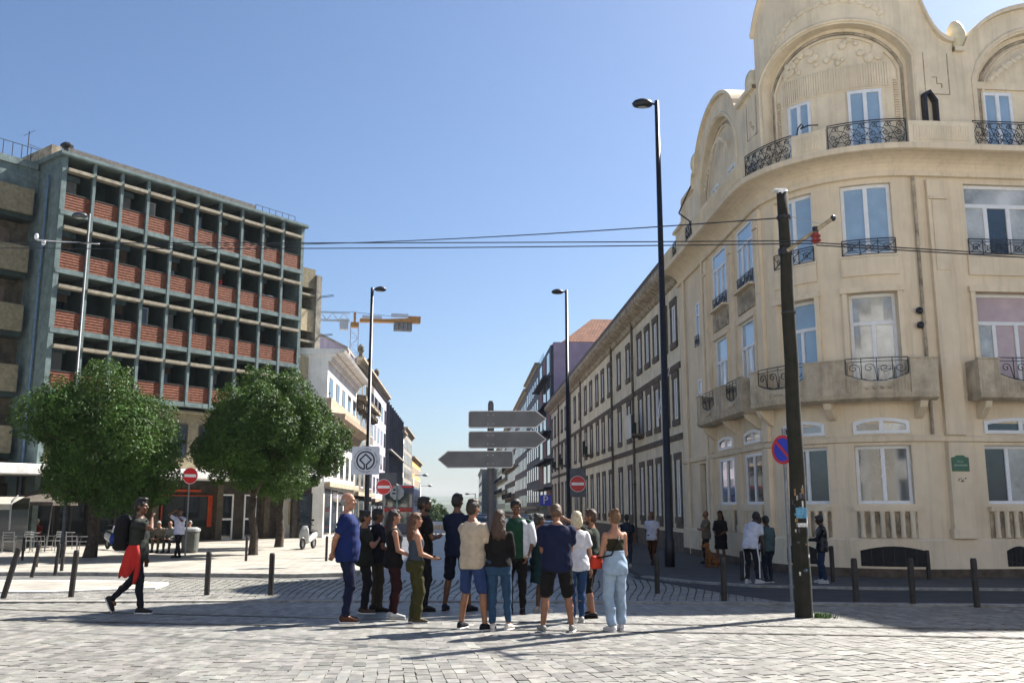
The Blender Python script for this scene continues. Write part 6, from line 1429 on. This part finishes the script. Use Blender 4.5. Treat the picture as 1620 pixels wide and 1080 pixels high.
        for q, (off, ln) in enumerate(((-.030, .058), (-.010, .07), (.010, .066), (.029, .052))):
            b0 = pc + wd*off + dirn*.04; b1 = b0 + dirn*ln*.55 + inw*.012; b2 = b1 + dirn*ln*.35 + inw*.03; body.capsule(S(b0), S(b1), .0098*k, .009*k, 6); body.capsule(S(b1), S(b2), .009*k, .0078*k, 6)
        th = 1 if (wd.y > 0) else -1
        b0 = wr + dirn*.03 + wd*.03*th; b1 = b0 + wd*.022*th + dirn*.035 + inw*.015; b2 = b1 + dirn*.03 + inw*.012; body.capsule(S(b0), S(b1), .013*k, .011*k, 6); body.capsule(S(b1), S(b2), .011*k, .009*k, 6)
        hands.append((wr, dirn, inw, wd, pc))
    # neck and head
    nb = sp(1.0, -.01); nk = R(nod) + le*.6; hu = Vector((0, math.sin(nk), math.cos(nk))); hc_ = nb + Vector((0, .01, 0)) + hu*.165
    Mh = Matrix.Rotation(-nk, 3, 'X') @ Matrix.Rotation(R(turn), 3, 'Z'); h_ = lambda x, y, z: S(hc_ + Mh @ Vector((x, y, z)))
    body.capsule(S(nb - upv*.03), h_(0, -.015, -.07), .056*k, .05*k)
    Mk = Mh
    body.ball(h_(0, -.005, .02), (.074*k, .094*k, .098*k), 16, 12, Mk); body.ball(h_(0, .022, -.05), (.056*k, .068*k, .068*k), 14, 9, Mk); body.ball(h_(0, .062, -.092), (.03*k, .028*k, .024*k), 8, 6, Mk)
    body.ball(h_(0, .082, .022), (.055*k, .016*k, .014*k), 8, 6, Mk); body.capsule(h_(0, .088, .015), h_(0, .11, -.022), .009*k, .015*k, 8); body.ball(h_(0, .088, -.058), (.026*k, .012*k, .010*k), 8, 6, Mk)
    for s in (-1, 1): body.ball(h_(s*.077, -.005, -.005), (.012*k, .022*k, .032*k), 8, 6, Mk); body.ball(h_(s*.042, .07, -.025), (.024*k, .02*k, .02*k), 8, 6, Mk)
    eyes = [h_(s*.031, .091, .006) for s in (-1, 1)]; lips = h_(0, .098, -.058)
    def facepost(me, co):
        n = len(me.polygons); c = np.empty(n*3, np.float32); me.polygons.foreach_get('center', c); c = c.reshape(-1, 3); mi = np.zeros(n, np.int32)
        for e in eyes: mi[np.linalg.norm((c - np.array(e))*np.array([1, 1, 1.6]), axis=1) < .0165*k] = 1
        mi[np.linalg.norm((c - np.array(lips))*np.array([.55, 1, 1.6]), axis=1) < .0145*k] = 2
        me.polygons.foreach_set('material_index', mi)
    queue(body, 'body', [skm, EYEM, LIPM], P, voxel, 2, facepost if face else None)
    # hair
    hm = mat('hair_%02x%02x%02x' % tuple(int(q*255) for q in hc), hc, .55, .35, 40, .5, 220, spec=.4)
    hb = MB()
    if hair == 'bald':
        hb.ball(h_(0, -.022, .0), (.0765*k, .085*k, .075*k), 14, 10, Mk)
    else:
        hb.ball(h_(0, -.012, .045), (.083*k, .099*k, .088*k), 14, 10, Mk); hb.ball(h_(0, -.04, .0), (.080*k, .072*k, .092*k), 14, 10, Mk); hb.ball(h_(0, .05, .093), (.06*k, .045*k, .03*k), 10, 7, Mk)
        for s in (-1, 1): hb.ball(h_(s*.066, .02, .04), (.02*k, .04*k, .045*k), 8, 6, Mk)
        if hair == 'quiff': hb.ball(h_(0, .05, .115), (.06*k, .055*k, .03*k), 10, 7, Mk); hb.ball(h_(0, -.01, .11), (.07*k, .07*k, .035*k), 10, 7, Mk)
        if hair == 'bun': hb.ball(h_(0, -.07, .105), (.042*k, .042*k, .038*k), 10, 8, Mk)
        if hair == 'bob':
            hb.ball(h_(0, -.05, -.05), (.09*k, .065*k, .1*k), 12, 9, Mk)
            for s in (-1, 1): hb.ball(h_(s*.075, .0, -.04), (.025*k, .055*k, .095*k), 8, 7, Mk)
        if hair == 'long':
            for q in range(15):
                a = -.95 + 1.9*q/14; x0, y0 = .078*math.sin(a), -.078*math.cos(a) + .01; ln = .34 + r_.uniform(-.05, .06); pts = []
                for j in range(6):
                    f = j/5; pts.append(h_(x0*(1+.35*f) + .012*math.sin(j*1.9+q), y0 - .045*math.sin(f*2.4) + .01*math.cos(j*1.5+q*2), .02 - ln*f))
                hb.tube(pts, [.03*k, .034*k, .036*k, .034*k, .028*k, .012*k], 7)
    queue(hb, 'hair', hm, P, min(voxel, .011), 1, wrinkle(.004 if hair in ('long', 'bob') else .003, 2.6, seed))
    if beard:
        bb = MB(); bb.ball(h_(0, .028, -.082), (.056*k, .062*k, .04*k), 10, 8, Mk); bb.ball(h_(0, .068, -.1), (.03*k, .026*k, .022*k), 8, 6, Mk)
        for s in (-1, 1): bb.capsule(h_(s*.066, .01, -.01), h_(s*.056, .04, -.07), .010*k, .013*k, 6)
        queue(bb, 'beard', hm, P, .009, 1)
    # shirt
    sb = MB(); sleeves = sleeve if hasattr(sleeve, '__len__') else (sleeve, sleeve)
    tc = cloth(top) if isinstance(top, tuple) else top
    if sleeves[0] < 0:      # crop or camisole top with straps
        sb.loft(secs(hem, .74, .011), 18)
        for s in (-1, 1):
            e = s*.085; sb.capsule(S(sp(.72) + rt*e + fw*.095), S(sp(.93) + rt*e*1.0), .008*k, .008*k, 5); sb.capsule(S(sp(.93) + rt*e), S(sp(.70) - rt*e*(1.0 if hem > 0 else -1) - fw*.095), .009*k, .009*k, 5)
    else:
        sb.loft(secs(hem, .985, .021, .02), 18)
        for i, s in enumerate((-1, 1)):
            a, b, c = J[2+i]; sl = sleeves[i]
            if sl > 0.05:
                sb.ball(S(a + Vector((-s*.016, 0, -.008))), .071*k*build)
                if sl <= 1: e = a.lerp(b, sl); sb.capsule(S(a - Vector((0, 0, .02))), S(e), .066*k*build, .069*k*build)
                else: sb.capsule(S(a), S(b), .064*k*build, .054*k*build); sb.capsule(S(b), S(b.lerp(c, sl-1)), .054*k*build, .042*k*build)
    queue(sb, 'shirt', tc, P, voxel, 2, wrinkle(.0085*k, .8, seed))
    # trousers, shorts or skirt
    pb = MB(); bt = cloth(bottom) if isinstance(bottom, tuple) else bottom; bl = 1.92 if blen is None else blen
    if bl == 'skirt':
        pb.loft(secs(-.05, .34 if hem > .2 else .12, .018), 18); z0 = .52
        pb.loft([(S((0, .01, z0)), rt*.215*k, Vector((0, .165*k, 0)), .9), (S((0, .005, .72)), rt*.2*k, Vector((0, .15*k, 0)), .9), (S(sp(-.02)), rt*.19*k, Vector((0, .14*k, 0)), .9)], 20)
    else:
        pb.loft(secs(-.24, .16 if hem < 0 else (hem + .02), .019), 18)
        for i in range(2):
            a, b, c, fa, lz = J[i]; w = wide
            if bl <= 1: e = a.lerp(b, bl); pb.capsule(S(a), S(e), .100*k*build, (.086+w)*k*build)
            else:
                pb.capsule(S(a), S(b), .098*k*build, (.070+w*.7)*k*build); e = b.lerp(c, bl-1); pb.capsule(S(b + Vector((0, -.006, 0))), S(b.lerp(e, .45) + Vector((0, -.012, 0))), (.068+w*.7)*k, (.066+w*.9)*k); pb.capsule(S(b.lerp(e, .4) + Vector((0, -.01, 0))), S(e), (.066+w*.9)*k, (.052+w*1.2)*k)
    queue(pb, 'trousers' if bl != 'skirt' and bl > 1 else ('skirt' if bl == 'skirt' else 'shorts'), bt, P, voxel, 2, wrinkle(.0085*k, .75, seed+2))
    # shoes
    shm = cloth(shoes, .6)
    for i in range(2):
        a, b, c, fa, lz = J[i]; q = MB(); tilt = R(-62) if lz > .1 else (R(-25) if lz > .03 else 0); Mf = Matrix.Rotation(fa, 3, 'Z') @ Matrix.Rotation(tilt, 3, 'X')
        f_ = lambda x, y, z: S(c + Mf @ Vector((x, y, z - .085)))
        secs_ = [(-.075, .028, .035, .055), (-.055, .036, .045, .09), (-.01, .036, .05, .105), (.04, .04, .045, .085), (.09, .046, .036, .065), (.14, .043, .03, .05), (.175, .03, .026, .04)]
        q.loft([(f_(0, y, .018 + hgt/2*.9), Mf @ Vector((w*k, 0, 0)), Mf @ Vector((0, 0, hgt/2*.9*k)), .75) for y, w, _, hgt in secs_], 12); o = q.build('shoe', shm, P, world=False, smooth=True)
        q = MB(); q.loft([(f_(0, y, .011), Mf @ Vector(((w+.004)*k, 0, 0)), Mf @ Vector((0, 0, .012*k)), .7) for y, w, _, hgt in [(-.083, .026, 0, 0)] + secs_ + [(.183, .02, 0, 0)]], 10); q.build('sole', SOLE if sum(shoes) > .12 or flat else cloth((.03, .028, .026)), o, world=False)
    toW = lambda v: base + Matrix.Rotation(R(yaw), 3, 'Z') @ S(v)
    return dict(P=P, k=k, toW=toW, sp=sp, fw=fw, up=upv, hands=hands, yaw=yaw, base=base, J=J, S=S, head=hc_)
def backpack(p, c, label, size=(.15, .10, .23), t=.62):
    o_ = p['sp'](t) - p['fw']*(.125+size[1]); k = p['k']; W = p['toW']; B = empty('backpack', W(o_), R(p['yaw']), label, 'backpack'); m = cloth(c, .75); mb = MB(); x, y, z = (q*k for q in size)
    mb.loft([((0, 0, -z), (x*.85, 0, 0), (0, y*.75, 0), .6), ((0, -y*.1, -z*.85), (x, 0, 0), (0, y, 0), .6), ((0, -y*.1, 0), (x, 0, 0), (0, y, 0), .6), ((0, 0, z*.7), (x*.92, 0, 0), (0, y*.85, 0), .6), ((0, 0, z), (x*.6, 0, 0), (0, y*.5, 0), .7)], 18); mb.build('pack_body', m, B, world=False, smooth=True)
    mb = MB(); mb.loft([((0, -y*1.15, -z*.75), (x*.7, 0, 0), (0, y*.3, 0), .6), ((0, -y*1.2, -z*.3), (x*.75, 0, 0), (0, y*.35, 0), .6), ((0, -y*1.1, 0), (x*.65, 0, 0), (0, y*.25, 0), .6)], 14); mb.build('front_pocket', m, B, world=False, smooth=True)
    for s in (-1, 1):
        mb = MB(); pts = [p['sp'](t+.33) + Vector((s*.1, 0, .0)) - p['fw']*.13, p['sp'](t+.36) + Vector((s*.105, 0, .03)), p['sp'](t+.25) + Vector((s*.11, 0, 0)) + p['fw']*.135, p['sp'](t-.15) + Vector((s*.14, 0, 0)) + p['fw']*.12, p['sp'](t-.3) + Vector((s*.14, 0, 0)) - p['fw']*.13]
        L = W(o_); Ri = Matrix.Rotation(-R(p['yaw']), 3, 'Z'); mb.tube([Ri @ (W(q) - L) for q in pts], .018*k, 6); mb.build('strap', m, B, world=False)
    return B
def handheld(p, i, label, size=(.072, .012, .15), c=(.012, .014, .03)):
    wr, d, inw, wd, pc = p['hands'][i]; c0 = p['toW'](pc + d*.045 + inw*.03); M = Matrix.Rotation(R(p['yaw']), 3, 'Z') @ Matrix((wd, inw, d)).transposed(); mb = MB(); mb.obox((0, 0, 0), size, M); mb.obox(M @ Vector((0, size[1]*.55, 0)), (size[0]*.9, .002, size[2]*.92), M)
    o = mb.build('phone', cloth(c, .3)); o.location = c0; tag(o, label, 'phone')

TG = 'tourists standing in the square'
p = person('bald man in royal blue t-shirt standing at the left end of the group', 545, 984, 778, -82, (.010, .034, .20), (.010, .018, .07), (.16, .05, .022), FAIR, 'bald', HGREY, ('behind', 'behind'), 'stand', belly=.04, build=1.12, group=TG)
p = person('dark-haired woman with raised hand just behind the bald man', 574, 970, 807, -78, (.028, .032, .024), (.018, .018, .022), (.10, .05, .035), OLIVE_S, 'bun', HBLACK, ('hang', 'chest'), 'narrow', True, group=TG)
p = person('young man in dark top and khaki trousers wearing a backpack', 594, 966, 804, -72, (.018, .022, .038), (.085, .066, .038), (.03, .022, .018), BROWN_S, 'short', HBLACK, ('hang', 'front'), 'wide', group=TG)
backpack(p, (.02, .03, .07), 'dark blue backpack worn by the young man in khaki trousers')
p = person('long-haired woman in black sleeveless top, maroon trousers and white sneakers', 620, 978, 805, -75, (.012, .010, .012), (.055, .012, .018), (.68, .68, .68), FAIR, 'long', (.018, .010, .007), ('front', 'front'), 'narrow', True, sleeve=0.0, group=TG)
p = person('curly-haired woman in olive jumpsuit holding a phone', 655, 985, 810, -72, (.09, .12, .17), (.085, .082, .022), (.12, .09, .05), FAIR, 'long', (.085, .035, .014), ('phonelow', 'phonelow'), 'narrow', True, sleeve=-1, hem=.1, wide=.02, group=TG)
handheld(p, 1, 'dark phone held by the woman in the olive jumpsuit')
p = person('bearded man in black t-shirt with folded arms behind the curly-haired woman', 668, 966, 785, -80, (.012, .016, .016), (.02, .02, .025), (.03, .03, .03), BROWN_S, 'short', HBLACK, ('cross', 'cross'), 'stand', beard=True, group=TG)
p = person('man in navy t-shirt and dark shorts facing away, mostly behind the tan shirt', 722, 966, 780, -25, (.012, .022, .075), (.014, .02, .05), (.02, .025, .05), BROWN_S, 'short', HBLACK, ('cross', 'cross'), 'wide', blen=.92, group=TG)
p = person('young man in tan t-shirt and blue shorts with folded arms', 747, 996, 790, -38, (.46, .38, .29), (.04, .085, .26), (.018, .024, .04), OLIVE_S, 'quiff', (.02, .012, .008), ('cross', 'cross'), 'wide', blen=.86, flat=True, group=TG)
p = person('woman with long brown hair in black jacket and blue jeans, seen from behind', 789, 997, 806, -6, (.012, .012, .014), (.045, .12, .25), (.62, .58, .54), FAIR, 'long', (.05, .024, .013), ('front', 'front'), 'contra', True, sleeve=1.9, hem=-.02, blen=1.86, group=TG)
p = person('dark-haired guide in green t-shirt and open white shirt facing the group', 817, 970, 788, 168, (.02, .10, .055), (.012, .013, .018), (.014, .014, .016), BROWN_S, 'short', HBLACK, ('pocket', 'front'), 'stand', turn=14, nod=12, hem=-.18, sleeve=.5, group=TG)
def open_shirt(p):
    mb = MB(); sp, fw, S = p['sp'], p['fw'], p['S']; k = p['k']
    for s in (-1, 1):
        T = [-.16, .1, .36, .6, .8, .93]; vs = []
        W_ = [.235, .23, .225, .23, .225, .16]; D_ = [.18, .18, .175, .18, .17, .12]
        for t, w, d in zip(T, W_, D_):
            for a in np.linspace(R(38), R(180), 8): vs.append(S(sp(t) + Vector((s*w*math.sin(a), 0, 0)) + fw*(d*math.cos(a))))
        mb.add(vs, [(i*8+j, i*8+j+1, i*8+9+j, i*8+8+j) for i in range(5) for j in range(7)])
        a, b, c = p['J'][2 + (0 if s < 0 else 1)]; mb.tube([S(a), S(a.lerp(b, .5)), S(b), S(b.lerp(c, .25))], [.088*k, .086*k, .076*k, .066*k], 12)
    o = mb.build('open_shirt', cloth((.62, .63, .68)), p['P'], world=False, smooth=True); so = o.modifiers.new('t', 'SOLIDIFY'); so.thickness = .008
open_shirt(p)
p = person('woman in teal skirt and top, half hidden behind the man in navy', 854, 968, 812, -60, (.02, .07, .085), (.02, .085, .10), (.60, .55, .52), BROWN_S, 'bun', HBLACK, ('front', 'front'), 'narrow', True, blen='skirt', group=TG)
p = person('tall man in navy t-shirt and black shorts with bowed head, seen from behind', 882, 1000, 795, 3, (.010, .018, .075), (.010, .011, .016), (.40, .39, .38), OLIVE_S, 'short', (.085, .05, .025), ('phonelow', 'phonelow'), 'wide', nod=26, build=1.18, blen=.86, group=TG)
p = person('blonde woman in white t-shirt and blue jeans beside the man in navy', 914, 985, 808, 14, (.68, .68, .72), (.035, .10, .27), (.5, .48, .46), FAIR, 'bob', (.52, .44, .30), ('hang', 'hang'), 'narrow', True, group=TG)
p = person('bearded man in dark green shirt pointing over the crowd', 937, 977, 806, 70, (.035, .048, .035), (.012, .012, .014), (.022, .017, .015), OLIVE_S, 'quiff', (.05, .025, .012), ('brow', 'point'), 'contra', beard=True, sleeve=1.35, blen=1.15, group=TG)
p = person('woman in olive crop top, pale wide jeans and white trainers, seen from behind', 975, 998, 805, 22, (.04, .036, .014), (.30, .40, .53), (.68, .66, .68), FAIR, 'bun', (.12, .06, .025), ('front', 'front'), 'contra', True, sleeve=-1, hem=.4, wide=.022, blen=1.88, group=TG)
def shoulder_bag(p, c, label, off=(-.2, .12, .98), size=(.11, .06, .09)):
    L = p['toW'](Vector(off)); B = empty('shoulder_bag', L, R(p['yaw']), label, 'bag'); m = cloth(c, .6); x, y, z = size; mb = MB(); mb.loft([((0, 0, -z), (x*.9, 0, 0), (0, y*.8, 0), .6), ((0, 0, -z*.6), (x, 0, 0), (0, y, 0), .6), ((0, 0, z*.5), (x*.95, 0, 0), (0, y*.8, 0), .6), ((0, 0, z), (x*.8, 0, 0), (0, y*.4, 0), .6)], 14); mb.build('bag_body', m, B, world=False, smooth=True)
    sg = -1 if off[0] < 0 else 1; Ri = Matrix.Rotation(-R(p['yaw']), 3, 'Z'); pts = [Vector(off) + Vector((0, 0, .08)), p['sp'](.6) + p['fw']*.13 + Vector((sg*.05, 0, 0)), p['sp'](.99) + Vector((-sg*.09, 0, .02)), p['sp'](.7) - p['fw']*.125, p['sp'](.3) - p['fw']*.12 + Vector((sg*.12, 0, 0)), Vector(off) + Vector((0, -.05, .06))]; mb = MB(); mb.tube([Ri @ (p['toW'](q) - L) for q in pts], .012, 5); mb.build('strap', cloth((.02, .015, .012)), B, world=False)
shoulder_bag(p, (.55, .035, .012), 'bright red shoulder bag of the woman in the crop top', (-.24, .14, .98), (.085, .06, .085))
p = person('man in dark blue with a backpack walking away behind the crop-top woman', 993, 898, 813, -5, (.015, .02, .05), (.02, .025, .05), (.4, .4, .4), BROWN_S, 'short', HBLACK, ('hang', 'hang'), 'stride', voxel=.017, dz=.055)
backpack(p, (.015, .03, .06), 'dark backpack on the man walking away near the lamp post')
p = person('man in white t-shirt and rust-brown trousers walking towards us past the lamp post', 1033, 894, 808, 158, (.60, .60, .68), (.15, .055, .022), (.06, .03, .02), BROWN_S, 'bald', HBLACK, ('swing', 'swingb'), 'stride', voxel=.017, dz=.055)
p = person('man in tan t-shirt with folded arms against the corner building', 1119, 891, 807, 95, (.34, .28, .21), (.02, .022, .03), (.03, .03, .03), OLIVE_S, 'bald', HBROWN, ('cross', 'cross'), 'stand', voxel=.017, dz=.055)
p = person('long-haired person in black standing by the wall next to the brown dog', 1142, 894, 807, 150, (.010, .011, .014), (.010, .011, .016), (.03, .03, .035), BROWN_S, 'long', HBLACK, ('front', 'front'), 'stand', True, blen='skirt', sleeve=.8, voxel=.017, dz=.055)
p = person('stooping man in white t-shirt and dark trousers with a white stripe', 1189, 922, 826, -48, (.62, .63, .72), (.018, .02, .032), (.55, .55, .55), DARK_S, 'short', HBLACK, ('hang', 'hang'), 'contra', lean=24, nod=18, voxel=.015, dz=.055, H=1.72)
for i in (0, 1):
    a, b, c, fa, lz = p['J'][i]; s = -1 if i == 0 else 1; mb = MB(); k = p['k']; mb.tube([p['S'](a + Vector((s*.1, 0, -.02))), p['S'](b + Vector((s*.077, -.005, 0))), p['S'](b.lerp(c, .45) + Vector((s*.073, -.012, 0))), p['S'](b.lerp(c, .9) + Vector((s*.06, 0, 0)))], .016, 5); mb.build('trouser_stripe', WHS, p['P'], world=False)
p = person('man in grey-teal t-shirt with his back to us beside the stooping man', 1217, 921, 815, 28, (.10, .17, .19), (.018, .03, .06), (.05, .06, .09), DARK_S, 'short', HBLACK, ('front', 'hang'), 'stand', nod=12, voxel=.015, dz=.055)
p = person('man in white shirt half hidden between the stooping man and the teal shirt', 1205, 915, 816, 160, (.55, .55, .58), (.02, .03, .055), (.05, .05, .06), DARK_S, 'short', HBLACK, ('hang', 'hang'), 'stand', nod=15, voxel=.015, dz=.055)
p = person('man in dark jacket and jeans looking at his phone right of the utility pole', 1304, 922, 814, 72, (.010, .014, .034), (.02, .055, .14), (.5, .5, .5), DARK_S, 'short', HBLACK, ('phone', 'pocket'), 'contra', sleeve=1.9, hem=-.26, nod=14, build=1.08, voxel=.015, dz=.055)
handheld(p, 0, 'phone held by the man in the dark jacket')
# left side
p = person('young man walking right with backpack and a red jacket round his waist', 212, 970, 788, -88, (.045, .055, .045), (.022, .028, .040), (.03, .032, .038), BROWN_S, 'quiff', HBLACK, ('hang', 'face'), 'walk', turn=0, flat=True)
backpack(p, (.012, .014, .022), 'black backpack on the young man walking right', (.165, .12, .27), .55)
def red_jacket(p):
    L = p['toW'](Vector((.17, .0, .98))); B = empty('red_jacket', L, R(p['yaw']), 'bright red jacket hanging at the hip of the walking young man', 'jacket'); mb = MB(); n = 36; vs = []; rows = 16
    for j in range(rows+1):
        f = j/rows
        for i in range(n):
            a = 2*math.pi*i/n; fold = 1 + (.10 + .22*f)*math.sin(a*6 + 1.3*math.sin(f*3)) + .10*f*math.sin(a*11 + f*4)
            w = (.075 + .075*f**.6 - .02*f*f)*(1 + .05*math.sin(f*9)); d = (.045 + .035*f)*fold
            vs.append((.0 + d*math.cos(a) + .02*math.sin(f*3), -.07*f - .02 + w*math.sin(a)*(.88 + .12*fold), .06 - f*(.44 + .04*math.sin(a*3+1) + .06*math.sin(a + 2.6))))
    mb.add(vs, [(j*n+i, j*n+(i+1) % n, (j+1)*n+(i+1) % n, (j+1)*n+i) for j in range(rows) for i in range(n)] + [tuple(range(n))]); mb.build('cloth', mat('red_jacket_cloth', (.42, .014, .010), .8, .15, 9, .3, 80), B, world=False, smooth=True)
    mb = MB(); mb.tube([(-.0, .04, .05), (.035, .07, -.1), (.03, .08, -.28), (.02, .06, -.42), (.0, .03, -.54)], [.03, .042, .04, .042, .025], 12); mb.build('sleeve', mat('red_jacket_cloth', (.42, .014, .010), .8, .15, 9, .3, 80), B, world=False, smooth=True)
red_jacket(p)
mb = MB(); c_ = p['toW'](p['sp'](.42) - p['fw']*.36 + Vector((.12, 0, -.03))); mb.ball((0, 0, 0), (.055, .05, .09), 10, 8); o = mb.build('pouch', cloth((.01, .05, .35), .4), smooth=True); o.location = c_; tag(o, 'small bright blue pouch hanging on the black backpack', 'pouch')
p = person('man in white t-shirt leaning on the no-entry sign pole, hand at his face', 281, 882, 803, 165, (.62, .62, .76), (.016, .02, .036), (.02, .02, .025), BROWN_S, 'short', HBLACK, ('face', 'brow'), 'cross', voxel=.017, dz=.06)
bc, brz = BENCH; Mb = Matrix.Rotation(brz, 3, 'Z')
for x, top_, bot, hc2, hr, lb, dy in ((-.62, (.30, .28, .26), (.22, .17, .11), HGREY, 'bald', 'grey-haired person in pale clothes at the left end of the bench', 0), (-.14, (.34, .29, .22), (.24, .19, .13), HGREY, 'short', 'seated old man in beige with bowed head in the middle of the bench', 0), (.34, (.40, .42, .40), (.08, .09, .10), HGREY, 'bald', 'bald seated man in open dark jacket at the right end of the bench', 0)):
    q = bc + Mb @ Vector((x, -.02, .0)); person(lb, 0, 0, 0, 178 + math.degrees(brz), top_, bot, (.03, .03, .03), FAIR, hr, hc2, ('lap', 'lap'), 'sit', lean=14, nod=18, sit=True, H=1.72, loc=q, voxel=.019, sleeve=1.8, group='people seated on the bench')
q = bc + Mb @ Vector((1.1, .0, 0)); person('grey-haired person seated behind the litter bin', 0, 0, 0, 178, (.5, .48, .44), (.1, .1, .1), (.03, .03, .03), FAIR, 'short', HGREY, ('lap', 'lap'), 'sit', lean=8, sit=True, H=1.7, loc=q, voxel=.02, sleeve=1.8, group='people seated on the bench')
g = G(56, 864, .06) + Vector((0, 0, .06)); person('person in a red top sitting at the far-left cafe table', 0, 0, 0, 190, (.35, .02, .03), (.03, .03, .04), (.03, .03, .03), OLIVE_S, 'short', (.5, .5, .5), ('lap', 'lap'), 'sit', sit=True, H=1.7, loc=g, voxel=.02)
def dog():
    b = G(1126, 897, .055) + Vector((0, 0, .055)); D = empty('dog', b, R(120), 'brown dog sitting at the feet of the man in tan', 'dog'); m = mat('brown_fur', (.20, .075, .022), .9, .35, 14, .6, 120); mb = MB()
    mb.capsule((0, -.16, .16), (0, .02, .30), .13, .125); mb.capsule((0, .02, .30), (0, .12, .46), .125, .095); mb.capsule((0, .12, .46), (0, .17, .62), .08, .065); mb.ball((0, .19, .68), (.075, .09, .08), 12, 9); mb.capsule((0, .25, .66), (0, .36, .635), .048, .034); mb.ball((0, .395, .65), (.018, .015, .015), 8, 6)
    for s in (-1, 1):
        mb.capsule((s*.075, .12, .36), (s*.08, .15, .18), .05, .032); mb.capsule((s*.08, .15, .18), (s*.08, .15, .03), .03, .026); mb.capsule((s*.08, .15, .028), (s*.08, .20, .022), .027, .022)
        mb.capsule((s*.11, -.12, .14), (s*.14, .05, .17), .085, .055); mb.capsule((s*.14, .05, .17), (s*.13, -.08, .05), .045, .03); mb.capsule((s*.13, -.08, .03), (s*.13, .08, .025), .028, .024)
        mb.capsule((s*.055, .165, .735), (s*.085, .15, .68), .028, .018); mb.capsule((s*.085, .15, .69), (s*.09, .17, .60), .022, .016)
    mb.tube([(0, -.26, .06), (0, -.4, .04), (.08, -.5, .04), (.16, -.52, .05)], [.035, .03, .024, .012], 8)
    queue(mb, 'body', m, D, .013, 2)
dog()
flush()
